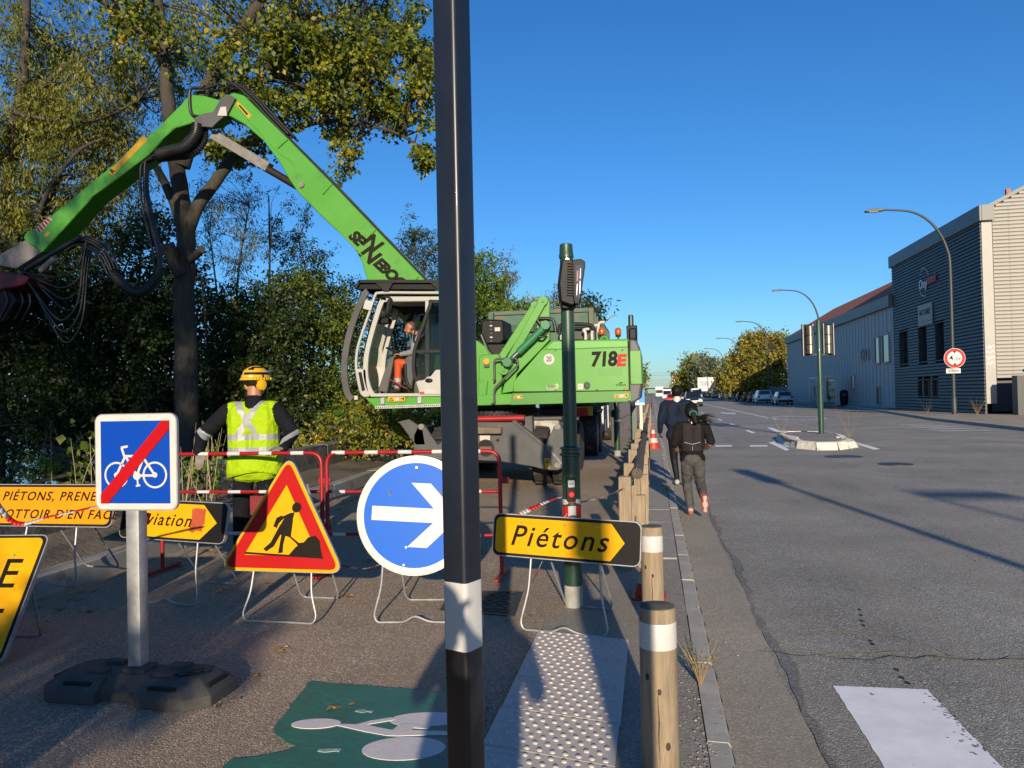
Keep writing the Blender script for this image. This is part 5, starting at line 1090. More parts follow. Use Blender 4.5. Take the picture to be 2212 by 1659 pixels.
for k in range(12): MB().box((-.03, 26+k*3, 2.6), (.08, .5, 2.6)).build('window', m_pane, fb2)
sh = empty('small_beige_house', (9.9, 330, 0), 0, 'small beige house front far away beside the bridge', 'building'); m_bei = M('beige_wall', (.55, .48, .36), .8, var=.1)
MB().box((0, 5, 4.4), (3, 10, 8.8)).build('wall', m_bei, sh)
for k in range(3): MB().box((-.9+.9*k, -.03, 6.8), (.4, .08, 1.1)).build('window', m_pane, sh)
MB().prism([(-1.7, 8.8), (0, 9.5), (1.7, 8.8)], -.3, 10.3, 'y').build('roof', m_tile, sh)
bb = empty('billboard', (13.4, 196, .1), 0, 'white billboard with a red panel beside the far workshop', 'billboard')
MB().box((0, 0, 3.4), (4.4, .2, 3.4)).build('board', m_white, bb); MB().box((2.6, -.3, 3.), (1., .2, 3.6)).build('red_panel', M('panel_red', hexc(214, 30, 34), .5), bb)
for x in (-1.6, 1.6): MB().box((x, .1, .9), (.2, .2, 1.8)).build('leg', m_lamp, bb)
MB().box((-.6, -.12, 3.6), (2, .05, 1.2)).build('poster', M('poster_grey', (.35, .34, .4), .6, var=.5, vscale=3), bb)
# --- truss railway bridge
br = empty('truss_bridge', (0, 470, 0), 0, 'grey steel truss railway bridge crossing far down the road', 'bridge'); m_br = M('bridge_steel', (.22, .25, .27), .7, var=.1)
for yb in (0, 6):
    MB().box((-5, yb, 4.6), (150, .5, 1.1)).build('bottom_chord', m_br, br); MB().box((-5, yb, 9.4), (150, .45, .55)).build('top_chord', m_br, br)
    for k in range(26):
        x = -70+k*5.6
        MB().bar((x, yb, 4.8), (x+2.8, yb, 9.3), .4, .4).build('diagonal', m_br, br); MB().bar((x+5.6, yb, 4.8), (x+2.8, yb, 9.3), .4, .4).build('diagonal', m_br, br)
        MB().bar((x, yb, 4.8), (x, yb, 9.3), .25, .25).build('upright', m_br, br)
MB().box((-5, 3, 4.3), (150, 6.5, .5)).build('deck', m_br, br)
for x in (-40, -12, 22): MB().box((x, 3, 2.1), (2.5, 7, 4.2)).build('pier', m_concrete, br)
for zc in (12.0, 13.4): MB().cyl((-80, 3, zc), (70, 3, zc+.3), .06, n=6).build('wire', m_lamp, br)
# --- street lamps along the far kerb
def lamp(loc, label, H_=11.4, arm=3.9, lean=0., base=True):
    o = empty('street_lamp', loc, 0, label, 'lamp', 'curved street lamps along the far kerb')
    pts = [(0, 0, 0), (0, 0, H_*.35), (0, 0, H_*.70), (-.12, 0, H_*.79), (-.5, 0, H_*.875), (-1.15, 0, H_*.945), (-2., 0, H_*.985), (-arm+.6, 0, H_*1.0)]
    P = spline(pts, 6); n = len(P); MB().tube(P, [.105-.055*i/(n-1) for i in range(n)], 12).build('pole', m_lamp, o)
    MB().lathe([(.14, 0), (.13, .9), (.105, .95)], n=14).build('base_sleeve', m_lamp, o)
    hd_ = MB().prism([(-arm-.42, -.04), (-arm-.3, .05), (-arm+.45, .09), (-arm+.65, .03), (-arm+.65, -.03), (-arm+.4, -.08), (-arm-.3, -.08)], -.17, .17, 'y').build('lamp_head', m_lamp, o, (0, 0, H_), bev=.02)
    MB().box((-arm+.05, 0, -.085), (.5, .26, .02)).build('lens', M('lamp_lens', (.4, .42, .44), .15) if 'lamp_lens' not in bpy.data.materials else bpy.data.materials['lamp_lens'], hd_)
    return o
ords = ['nearest tall street lamp, carrying the round height limit sign', 'street lamp rising behind the island traffic signal', 'third street lamp, in front of the autumn tree', 'fourth street lamp along the far kerb, beside the autumn tree', 'fifth street lamp along the far kerb, before the workshop', 'sixth street lamp, far down the kerb', 'farthest visible street lamp before the bridge']
for k in range(7): lamp((16.2, 45.6+33.8*k, .1), ords[k])
hs = empty('height_limit_sign', (16.2, 45.45, 2.2), 0, 'round red and white 4.2 m height limit sign with 500m plate', 'sign')
def disc(r, y0, y1): return MB().prism([(x, z_+.95) for x, z_ in circ(r, 36)], y0, y1, 'y')
q = disc(.54, -.12, -.09).build('disc', m_signwhite, hs); disc(.52, -.126, -.1205).build('red_ring', m_signred, q); disc(.37, -.132, -.1265).build('white_field', m_signwhite, q)
text('lettering', '4.', .42, m_letter, q, Matrix.Translation((-.13, -.135, .95)) @ FRONT, 0, .002, .001); text('lettering', '2m', .26, m_letter, q, Matrix.Translation((.17, -.135, .90)) @ FRONT, 0, .001, .001)
for s_ in (1, -1): MB().prism([(-.09, .95+s_*.37), (.09, .95+s_*.37), (0, .95+s_*.25)], -.1345, -.1325, 'y').build('marker', m_letter, q)
MB().box((-.08, -.1, .26), (.72, .03, .26)).build('plate', m_signwhite, hs); text('lettering', '500m', .24, m_letter, hs, Matrix.Translation((-.08, -.118, .26)) @ FRONT, 0, .003, .001)
# --- traffic island with signal seen from behind
isl = empty('traffic_island', (4.873, 24.079, 0.000), 0, 'small traffic island edged with pale kerb stones and dry weeds', 'traffic island')
ic = V3((4.873, 24.079, 0.000)); IP = [V3((3.963, 26.583, 0.000)), V3((3.693, 23.420, 0.000)), V3((3.841, 22.077, 0.000)), V3((4.234, 21.346, 0.000)), V3((4.813, 21.366, 0.000)), V3((5.541, 22.411, 0.000)), V3((5.871, 24.578, 0.000)), V3((5.878, 26.237, 0.000)), V3((5.684, 27.472, 0.000)), V3((5.041, 28.029, 0.000)), V3((4.432, 27.863, 0.000))]
MB().prism([((p-ic).x*.9, (p-ic).y*.9) for p in IP], 0, .185, 'z').build('island_top', m_walk, isl)
m_istone = M('island_stone', (.72, .67, .55), .8, var=.2, vscale=4, dirt=((.22, .19, .15), 6, .56), bump=.3, bscale=30)
for i in range(len(IP)):
    a, c = IP[i]-ic, IP[(i+1) % len(IP)]-ic; n = max(1, int((c-a).length/.5))
    for k in range(n):
        p = a.lerp(c, k/n); q_ = a.lerp(c, (k+.90)/n); inw = (V3((0, 0, 0))-(p+q_)/2); inw.z = 0; inw.normalize(); w_ = .3
        b = MB(); out_ = [p, q_]; V = [p+V3((0, 0, 0)), q_, q_+inw*.24+V3((0, 0, .19)), p+inw*.24+V3((0, 0, .19)), p+inw*(w_+.2)+V3((0, 0, .2)), q_+inw*(w_+.2)+V3((0, 0, .2)), p+inw*(w_+.2), q_+inw*(w_+.2)]
        b.add(V, [(0, 1, 2, 3), (3, 2, 5, 4), (4, 5, 7, 6), (0, 3, 4, 6), (1, 7, 5, 2)]); b.build('kerb_stone', m_istone, isl, smooth=False)
ts = empty('island_traffic_signal', (5.294, 25.964, 0.000), YAW, 'green pole on the island with twin traffic signals seen from behind', 'signal')
MB().lathe([(.085, .1), (.085, 1.65), (.11, 1.66), (.11, 1.72), (.075, 1.74), (.07, 3.8), (.05, 3.85)], n=18).build('pole', m_dkgreen, ts)
m_back = M('signal_back_metal', (.23, .20, .17), .3, metal=.8, var=.2, vscale=4)
for sx_ in (-1, 1):
    sg = MB().box((sx_*.33, .1, 3.2), (.36, .06, 1.0)).build('signal_backplate', m_black, ts, bev=.02)
    for k in range(3): MB().tube([(sx_*.29, -.02, 2.75+k*.3), (sx_*.29, -.02, 3.03+k*.3)], .12, 14).build('lamp_housing', m_back, sg)
    for xe in (.16, -.16): MB().box((sx_*.33+xe, .08, 3.2), (.02, .12, 1.02)).build('plate_edge', m_galv, sg)
    MB().box((sx_*.15, .03, 2.72), (.3, .05, .05)).build('bracket', m_dkgreen, ts)
# --- bus shelter
bs = empty('bus_shelter', (15.4, 74.5, .1), 0, 'glazed bus shelter with white roof sign and poster in front of the grey building', 'bus shelter')
m_sh = M('shelter_frame', (.42, .44, .45), .4, metal=.2); 
MB().box((0, 0, 2.55), (1.7, 3.4, .12)).build('roof', m_sh, bs, bev=.02); MB().box((-.02, -1.75, 2.62), (1.5, .08, .28)).build('name_sign', m_white, bs); MB().box((1.1, -1.7, 2.55), (.35, .08, .32)).build('line_sign', m_white, bs)
for x in (-.78, .78):
    for y in (-1.6, 1.6): MB().box((x, y, 1.25), (.09, .09, 2.5)).build('post', m_sh, bs)
MB().box((.8, 0, 1.4), (.03, 3.1, 1.9)).build('back_glass', glass('shelter_glass', (.3, .36, .38), .5), bs); MB().box((.3, -1.62, 1.45), (.85, .03, 1.6)).build('side_glass', bpy.data.materials['shelter_glass'], bs)
MB().box((-.42, -1.62, 1.35), (.75, .1, 1.9)).build('poster_case', m_sh, bs); MB().box((-.42, -1.69, 1.15), (.6, .02, 1.2)).build('poster', M('poster_print', (.5, .56, .58), .5, var=.6, vscale=3), bs); MB().box((.0, 0, .2), (1.6, 3.2, .28)).build('plinth', m_uw, bs)
MB().box((.65, -1.68, 1.95), (.55, .03, .55)).build('notice', m_white, bs)
lbn = empty('litter_bin', (17.0, 73.5, .1), 0, 'black litter bin standing right of the bus shelter', 'bin'); MB().lathe([(.28, 0), (.34, .5), (.36, 1.1), (.3, 1.35), (.1, 1.45)], n=16).build('body', m_black, lbn); MB().box((0, -.33, 1.0), (.4, .06, .16)).build('slot', m_grey, lbn)
# --- vehicles
m_chrome = M('chrome', (.5, .5, .5), .2, metal=1)
m_tail = M('tail_light', (.35, .01, .01), .2, coat=.5); m_head = M('head_light', (.75, .75, .72), .1, coat=.8); m_plate = M('number_plate', (.7, .7, .66), .4)
def car(name, loc, rz, col, label, kind='hatch', group='cars parked along the far kerb', cat='car'):
    o = empty(name, loc, rz, label, cat, group)
    Lc, Wc, Hc = {'hatch': (4.1, 1.75, 1.48), 'suv': (4.5, 1.85, 1.68), 'wagon': (4.5, 1.76, 1.47), 'van': (5.2, 2.0, 2.3), 'mpv': (4.6, 1.85, 1.8)}[kind]
    h = Lc/2; zb = .62*Hc if kind != 'van' else 1.15; m = M('car_paint', col, .28, var=.02, coat=.6)
    sp = [(-h, .42), (-h-.0, .72), (-h+.08, zb), (h*.38, zb), (h*.52, zb-.03), (h-.25, zb-.17), (h-.04, zb-.32), (h, .45), (h-.05, .22), (-h+.05, .22)]
    if kind == 'van': sp = [(-h, .4), (-h, zb), (h*.55, zb), (h-.15, zb-.12), (h, .6), (h-.03, .25), (-h, .25)]
    b = MB(); n = len(sp); k = Wc/2
    for x, s in ((-1, .0), (1, .0)): pass
    V = []
    for x, s in ((-k*.93, .035), (-k, 0), (k, 0), (k*.93, .035)): V += [(x, y*(1-s), z_ if s == 0 else z_) for y, z_ in sp]
    Fc = [tuple(range(n)), tuple(range(3*n, 4*n))[::-1]]
    for r_ in range(3):
        for i in range(n): j = (i+1) % n; Fc.append((r_*n+i, (r_+1)*n+i, (r_+1)*n+j, r_*n+j))
    b.add(V, Fc); body = b.build('body', m, o, bev=.05, seg=2)
    rear = {'hatch': .2, 'suv': .25, 'wagon': .3, 'van': .02, 'mpv': .2}[kind]; fr0, fr1 = h*.36, h*.0
    if kind == 'van': fr0, fr1 = h*.6, h*.3
    gh = [(-h+.1, fr0), (-h+.1+rear, fr1)]; kt = Wc/2*(.74 if kind != 'van' else .9); kb = Wc/2*.93
    b = MB(); A = [(-kb, gh[0][0], zb-.01), (kb, gh[0][0], zb-.01), (kb, gh[0][1], zb-.01), (-kb, gh[0][1], zb-.01)]; T = [(-kt, gh[1][0], Hc), (kt, gh[1][0], Hc), (kt, gh[1][1], Hc), (-kt, gh[1][1], Hc)]
    b.add(A+T, [(0, 1, 5, 4), (1, 2, 6, 5), (2, 3, 7, 6), (3, 0, 4, 7), (4, 5, 6, 7)]); cabn = b.build('cabin', m, o, bev=.05)
    A = [V3(p) for p in A]; T = [V3(p) for p in T]
    def win(nm, i, j, u0, u1, v0, v1):
        q = lambda u, v: A[i].lerp(A[j], u).lerp(T[i].lerp(T[j], u), v); nn = (A[j]-A[i]).cross(T[i]-A[i]).normalized()*.012
        P = [q(u0, v0)+nn, q(u1, v0)+nn, q(u1, v1)+nn, q(u0, v1)+nn]; MB().poly(P).build(nm, m_pane, cabn, smooth=False)
    if kind != 'van': win('rear_window', 0, 1, .08, .92, .15, .88); win('side_window', 1, 2, .06, .5, .12, .85); win('side_window', 1, 2, .53, .93, .12, .85); win('side_window', 3, 0, .07, .47, .12, .85); win('side_window', 3, 0, .5, .94, .12, .85)
    else: win('side_window', 1, 2, .78, .97, .1, .6); win('side_window', 3, 0, .03, .22, .1, .6)
    win('windscreen', 2, 3, .06, .94, .08 if kind != 'van' else .05, .9 if kind != 'van' else .75)
    for y in (-h*.6, h*.62):
        for x in (-1, 1):
            w = bpy.data.objects.new('wheel', None); COL.objects.link(w); w.parent = o; w.location = (x*(k-.09), y, .31)
            MB().tube([(-.11, 0, 0), (.11, 0, 0)], .315, 18).build('tyre', m_rubber, w); MB().tube([(-.118, 0, 0), (.118, 0, 0)], .2, 14).build('rim', m_chrome, w)
    for x in (-1, 1):
        MB().box((x*(k-.2), -h-.0, .84 if kind != 'van' else 1.0), (.28, .06, .2 if kind != 'van' else .4)).build('tail_light', m_tail, o, bev=.01); MB().box((x*(k-.27), h-.06, zb-.26), (.38, .1, .14)).build('headlight', m_head, o, bev=.02)
        MB().box((x*(k+.06), h*.3, zb+.04), (.14, .1, .12)).build('mirror', m, o, bev=.02)
    MB().box((0, -h-.02, .42), (Wc*.9, .06, .24)).build('bumper', m_blackm, o, bev=.02); MB().box((0, h-.0, .42), (Wc*.9, .06, .22)).build('grille', m_black, o, bev=.02)
    MB().box((0, -h-.03, .72), (.5, .03, .11)).build('number_plate', m_plate, o); MB().box((0, h+.035, .5), (.5, .02, .11)).build('number_plate', m_plate, o)
    return o
P_ = R(0); cars = [((14.3, 90, 0), 'wagon', (.42, .44, .46), 'silver estate car parked nearest, at the right end of the row'), ((13.8, 102, 0), 'suv', (.68, .69, .70), 'white SUV parked just ahead of the silver estate'), ((14.1, 112, 0), 'hatch', (.16, .03, .035), 'dark red car parked beyond the white SUV'),
        ((14.3, 121, 0), 'hatch', (.025, .027, .03), 'black hatchback parked beyond the dark red car'), ((14.5, 131, 0), 'hatch', (.05, .06, .065), 'dark grey car parked under the autumn tree'), ((15.0, 165, 0), 'suv', (.66, .67, .70), 'white SUV in the second group of parked cars'), ((15.2, 174, 0), 'hatch', (.5, .52, .54), 'pale silver car hidden partly by the second white SUV'),
        ((14.6, 186, 0), 'hatch', (.30, .31, .33), 'grey car near the dark people carrier'), ((15.6, 194, 0), 'mpv', (.035, .036, .045), 'dark people carrier in the far group of parked cars'), ((15.2, 206, 0), 'hatch', (.4, .41, .42), 'light car beyond the dark people carrier'), ((15.2, 218, 0), 'hatch', (.55, .56, .58), 'pale car second from the far end of the row'), ((15.2, 230, 0), 'hatch', (.08, .09, .1), 'small dark car at the far end of the row')]
for loc, kd, col, lb in cars: car('parked_car', loc, P_+random.uniform(-.03, .03), col, lb, kd)
car('oncoming_car', (4.5, 88, 0), R(180), (.02, .021, .024), 'black SUV driving towards the camera with headlights', 'suv', 'traffic on the road'); car('red_car', (2.4, 92, 0), 0, (.50, .02, .025), 'small red car on the road beside the jogger', 'hatch', 'traffic on the road')
car('white_van', (8.3, 150, 0), R(180), (.7, .7, .69), 'tall white van coming behind the black SUV', 'van', 'traffic on the road'); car('white_delivery_van', (3.2, 170, 0), R(180), (.72, .72, .71), 'white delivery van oncoming left of the joggers', 'van', 'traffic on the road'); car('grey_car', (5.8, 140, 0), R(180), (.1, .11, .13), 'small grey car behind the black SUV', 'hatch', 'traffic on the road'); car('far_white_car', (4.8, 215, 0), R(180), (.6, .6, .6), 'far white car behind the delivery van', 'hatch', 'traffic on the road')
tk = empty('white_truck', (2.2, 240, 0), R(180), 'tall white box truck far down the road', 'truck', 'traffic on the road'); MB().box((0, -1.5, 2.1), (2.4, 6, 2.8)).build('box', m_white, tk, bev=.05); MB().box((0, 2.6, 1.6), (2.3, 1.9, 2.2)).build('cabin', m_white, tk, bev=.12); MB().box((0, 3.57, 2.0), (2., .06, .9)).build('windscreen', m_pane, tk)
for x in (-1, 1):
    for y in (-3, 2.4): MB().tube([(x*1.0-.12, y, .48), (x*1.0+.12, y, .48)], .48, 16).build('wheel', m_rubber, tk)
    MB().box((x*.8, 3.57, .8), (.4, .08, .2)).build('headlight', m_head, tk)
MB().box((0, -1, .8), (1., 7, .3)).build('chassis', m_blackm, tk)
# --- green skip lorry behind the machine
tt = empty('tipper_truck', (-2.6, 18.4, ZP), 0, 'tipper truck with a rusty dark green container behind the green machine', 'truck')
m_cont = M('container_green', hexc(66, 96, 82), .7, var=.25, vscale=1.8, dirt=((.17, .095, .06), 1.8, .50)); m_contd = M('container_rail', hexc(32, 66, 50), .6, var=.2)
MB().box((0, 3.6, 2.45), (2.45, 7.0, 2.2)).build('container', m_cont, tt, bev=.02)
for x in (-1.22, 1.22): MB().box((x, -.02, 2.45), (.12, .16, 2.3)).build('corner_post', m_cont, tt, bev=.01)
for zc in (3.18, 1.6): MB().box((0, .06, zc), (2.35, .14, .17)).build('rear_rail', m_contd, tt, bev=.01)
MB().box((0, 3.6, 3.58), (2.52, 7.1, .1)).build('top_rim', m_cont, tt, bev=.01)
for k in range(9): MB().box((1.25, .6+k*.78, 2.45), (.08, .12, 2.2)).build('side_rib', m_cont, tt, bev=.01)
MB().box((.85, .08, 2.85), (.35, .03, .2)).build('label', m_stickw, tt); MB().box((0, 3.8, 1.05), (1.0, 8, .3)).build('chassis', m_blackm, tt); MB().box((0, 8.6, 2.0), (2.4, 2.2, 2.4)).build('cabin', M('lorry_cab', (.06, .10, .08), .4), tt, bev=.1)
MB().box((.85, .0, 1.15), (.7, .08, .22)).build('chevron_board', m_decal, tt); MB().box((.95, -.05, 1.13), (.28, .03, .2)).build('tail_light', m_tail, tt)
for x in (-1, 1):
    for y in (1.2, 2.5, 7.6):
        w = bpy.data.objects.new('wheel', None); COL.objects.link(w); w.parent = tt; w.location = (x*1.0, y, .52)
        MB().tube([(-.22, 0, 0), (.22, 0, 0)], .52, 28).build('tyre', m_rubber, w); MB().tube([(-.23, 0, 0), (.23, 0, 0)], .3, 18).build('rim', m_cylgrey, w)
    MB().box((x*1.0, 1.85, 1.12), (.5, 2.6, .05)).build('mudguard', m_black, tt, bev=.01)
for k in range(4): MB().box((1.22, 3.4+k*.8, .85), (.06, .1, .7)).build('side_guard', m_galv, tt)
# --- signal post, second pole and panels near the fence
p2 = empty('short_green_pole', (-0.880, 19.333, 0.050), 0, 'second dark green pole standing under the tail of the machine', 'pole'); MB().lathe([(.085, 0), (.085, .14)], n=16).build('concrete_collar', m_concrete, p2); MB().lathe([(.075, .14), (.075, 1.1), (.09, 1.11), (.09, 1.15), (.07, 1.17), (.065, 1.9)], n=18).build('tube', m_dkgreen, p2); MB().box((-.1, 0, 1.05), (.06, .1, .18)).build('button_box', m_black, p2, bev=.01); MB().lathe([(.0765, .86), (.0765, .9)], n=18).build('tape_band', m_whitetape, p2)
bsn = empty('back_traffic_signal', (-0.435, 17.708, 0.441), 0, 'traffic signal seen from behind above the tail of the machine', 'signal')
BZ = (-0.435, 17.708, 0.441)[2]
MB().lathe([(.06, -BZ+.05), (.06, 2.9), (.05, 2.95)], n=14).build('pole', m_dkgreen, bsn); MB().box((.02, -.08, 2.2), (.24, .1, 1.)).build('backplate', m_black, bsn, bev=.02); MB().cyl((-.05, -.16, 1.98), (-.05, -.13, 1.98), .16, n=24).build('red_disc', m_signred, bsn)
for k in range(3): MB().box((.04, -.15, 1.88+k*.31), (.17, .08, .26)).build('lamp_housing', m_black, bsn, bev=.03)
ip = empty('blue_notice_panel', (-0.240, 16.727, 1.098), 0, 'small blue and white notice panel on a wooden stake by the fence', 'sign'); IZ = (-0.240, 16.727, 1.098)[2]
MB().box((.0, .03, (.35-IZ+.05)/2+.1), (.06, .04, IZ+.25)).build('stake', M('stake_white', (.6, .52, .42), .7), ip); q = MB().box((-.02, 0, .42), (.2, .02, .34)).build('panel', M('notice_blue', hexc(30, 140, 215), .5, var=.15, vscale=16), ip); MB().box((-.02, -.012, .275), (.2, .006, .05)).build('white_strip', m_white, q)
text('lettering', '^', .12, m_white, q, Matrix.Translation((-.05, -.012, .48)) @ FRONT, 0, .004); MB().prism([(x-.06, z_+.33) for x, z_ in circ(.025, 16)], -.0125, -.0105, 'y').build('round_mark', m_white, q)
fpst = empty('fence_stake', (-0.346, 15.183, 0.606), 0, 'dark steel stake with white cap carrying tape near the fence', 'post'); FZ = (-0.346, 15.183, 0.606)[2]; MB().box((0, 0, (.75-FZ)/2), (.09, .05, .75+FZ)).build('shaft', M('stake_dark', (.07, .09, .09), .5, var=.2), fpst); MB().box((-.03, 0, .78), (.05, .05, .06)).build('cap', m_white, fpst)
ribbon('warning_tape', [V3((-0.680, 15.732, 1.089)), V3((-0.525, 15.557, 1.148)), V3((-0.372, 15.381, 1.214))], 'thin tape between the second green pole and the stake', .03, .12); ribbon('warning_tape', [V3((-0.681, 15.732, 1.060)), V3((-0.555, 15.755, 0.926)), V3((-0.409, 15.781, 0.830))], 'sagging thin tape below the tail of the machine', .03, .12)

# ================================================================== TREES AND PLANTS
m_bark = M('bark', (.05, .042, .034), .95, var=.4, vscale=5, bump=.9, bscale=14, bdist=.03, stretch=(3, 3, .6), dirt=((.12, .10, .072), 3, .62))
m_bark2 = M('bark_pale', (.20, .17, .13), .9, var=.3, vscale=6, bump=.5, bscale=20)
def H(*c): return hexc(*c)
lm_pop = leafmat('poplar_leaf', [(0, H(50, 66, 18)), (.4, H(86, 104, 30)), (.7, H(132, 134, 40)), (.88, H(176, 150, 42)), (1, H(186, 112, 46))])
lm_wil = leafmat('willow_leaf', [(0, H(60, 72, 28)), (.4, H(98, 106, 40)), (.8, H(142, 136, 52)), (1, H(186, 160, 66))])
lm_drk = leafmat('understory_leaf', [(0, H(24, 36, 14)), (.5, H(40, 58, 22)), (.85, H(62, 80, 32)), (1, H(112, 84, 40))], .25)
lm_gry = leafmat('grey_willow_leaf', [(0, H(74, 82, 58)), (.6, H(112, 116, 84)), (1, H(150, 140, 96))])
lm_lit = leafmat('fresh_leaf', [(0, H(52, 76, 22)), (.5, H(88, 116, 36)), (1, H(130, 140, 56))])
lm_yel = leafmat('yellow_bush_leaf', [(0, H(66, 86, 26)), (.5, H(112, 124, 40)), (.8, H(180, 150, 40)), (1, H(206, 156, 46))])
lm_aut = leafmat('autumn_leaf', [(0, H(70, 82, 28)), (.35, H(124, 126, 46)), (.75, H(162, 140, 60)), (1, H(158, 108, 68))])
def inpoly(P, x, y):
    c = False; n = len(P)
    for i in range(n):
        (x0, y0), (x1, y1) = P[i], P[i-1]
        if (y0 > y) != (y1 > y) and x < (x1-x0)*(y-y0)/(y1-y0)+x0: c = not c
    return c
def clumps(P, dep, thick, n, r0, r1, flat=.8):
    """clump centres inside a crown outline (metres left/right, height) with real depth"""
    xs = [p[0] for p in P]; zs = [p[1] for p in P]; out = []
    while len(out) < n:
        x = random.uniform(min(xs), max(xs)); z = random.uniform(min(zs), max(zs))
        if inpoly(P, x, z):
            r = random.uniform(r0, r1); out.append((Vector(W(x, dep+random.uniform(-thick, thick), z)), (r, r, r*flat)))
    return out
def leafmesh(name, cl, per, size, aspect, droop, m, rb=.0, spread=1.):
    Vs = []; Rs = []
    for c, r in cl:
        n = max(6, int(per*random.uniform(.6, 1.4))); nt = max(3, n//11); rr = np.array(r)
        st = rng.normal(size=(nt, 3)); st /= np.linalg.norm(st, axis=1)[:, None]; st *= rng.uniform(.05, .75, (nt, 1))**.6
        dr = st+rng.normal(size=(nt, 3))*.45; dr[:, 2] -= droop; dr /= np.linalg.norm(dr, axis=1)[:, None]
        ln = rr.mean()*rng.uniform(.35, 1., nt)*spread; k = rng.integers(0, nt, n); t = rng.uniform(0, 1, n)
        pos = np.array(c)+st[k]*rr+dr[k]*(ln[k]*t)[:, None]+rng.normal(size=(n, 3))*size*.55
        ax = dr[k]*.6+rng.normal(size=(n, 3))*.6; ax[:, 2] -= droop*.6+.15; ax /= np.linalg.norm(ax, axis=1)[:, None]
        nr = rng.normal(size=(n, 3)); nr[:, 2] += .5; nr -= ax*(nr*ax).sum(1)[:, None]; nr /= np.linalg.norm(nr, axis=1)[:, None]; sd = np.cross(ax, nr)
        L_ = size*rng.uniform(.45, 1.35, n)[:, None]; w = L_*aspect*.5
        Vs.append(np.stack([pos, pos+ax*L_*.45+sd*w+nr*w*.35, pos+ax*L_, pos+ax*L_*.45-sd*w+nr*w*.35], 1))
        tw = rng.uniform(0, 1, nt); Rs.append(np.clip(.45*rng.uniform(0, 1, n)+.4*tw[k]+.15*random.random()+rb, 0, 1))
    V = np.concatenate(Vs).reshape(-1, 3).astype(np.float32); Rr = np.concatenate(Rs).astype(np.float32); n = len(Rr)
    me = bpy.data.meshes.new(name); me.vertices.add(4*n); me.vertices.foreach_set('co', V.ravel()); me.loops.add(4*n); me.loops.foreach_set('vertex_index', np.arange(4*n, dtype=np.int32))
    me.polygons.add(n); me.polygons.foreach_set('loop_start', np.arange(0, 4*n, 4, dtype=np.int32)); me.polygons.foreach_set('loop_total', np.full(n, 4, dtype=np.int32))
    at = me.attributes.new('leafrand', 'FLOAT', 'FACE'); at.data.foreach_set('value', Rr); me.materials.append(m); me.update(); me.validate(); return me
def limbs(paths, m=m_bark):
    b = MB()
    for pts, r0, r1 in paths:
        P = spline(pts, 5); n = len(P); b.tube([p+Vector((random.uniform(-1, 1), random.uniform(-1, 1), random.uniform(-.5, .5)))*r0*.06 for p in P], [r0+(r1-r0)*(i/(n-1))**.8 for i in range(n)], 10)
    return b
def twigs(b, skel, cl, r=.018, k=2):
    """thin branches from the nearest limb to each clump and a few inside it"""
    for c, rr in cl:
        a = min(skel, key=lambda p: (p-c).length+max(0, p.z-c.z)*1.2)
        mid = a.lerp(c, .55)+Vector((random.uniform(-.2, .2), random.uniform(-.2, .2), random.uniform(0, .3)))*min(1, (c-a).length*.4)
        if (c-a).length > .15: b.tube(spline([a, mid, c], 4), [r*(1-.75*i/8) for i in range(9)], 5)
        for _ in range(k):
            d = Vector((random.gauss(0, 1), random.gauss(0, 1), random.gauss(-.1, .7))).normalized(); e = c+d*rr[0]*random.uniform(.6, 1.); b.tube([c, c.lerp(e, .5)+Vector((0, 0, .05)), e], [r*.35, r*.26, r*.12], 4, cap=False)
def tree(name, base, label, paths, cl, per, size, aspect, droop, m, bark=m_bark, group=None, tw=.018, twk=2, rb=0., cat='tree', spread=1., skel_extra=None):
    o = empty(name, base, 0, label, cat, group); b = limbs(paths); skel = [Vector(p) for pts, _, _ in paths for p in spline(pts, 4)][2:] or [Vector(base)]
    twigs(b, skel, cl, tw, twk); t = b.build('trunk', bark, o); t.data.transform(Matrix.Translation(-Vector(base)))
    me = leafmesh('crown', cl, per, size, aspect, droop, m, rb, spread); me.transform(Matrix.Translation(-Vector(base))); c = link('crown', me, o); c['kind'] = 'stuff'
    return o
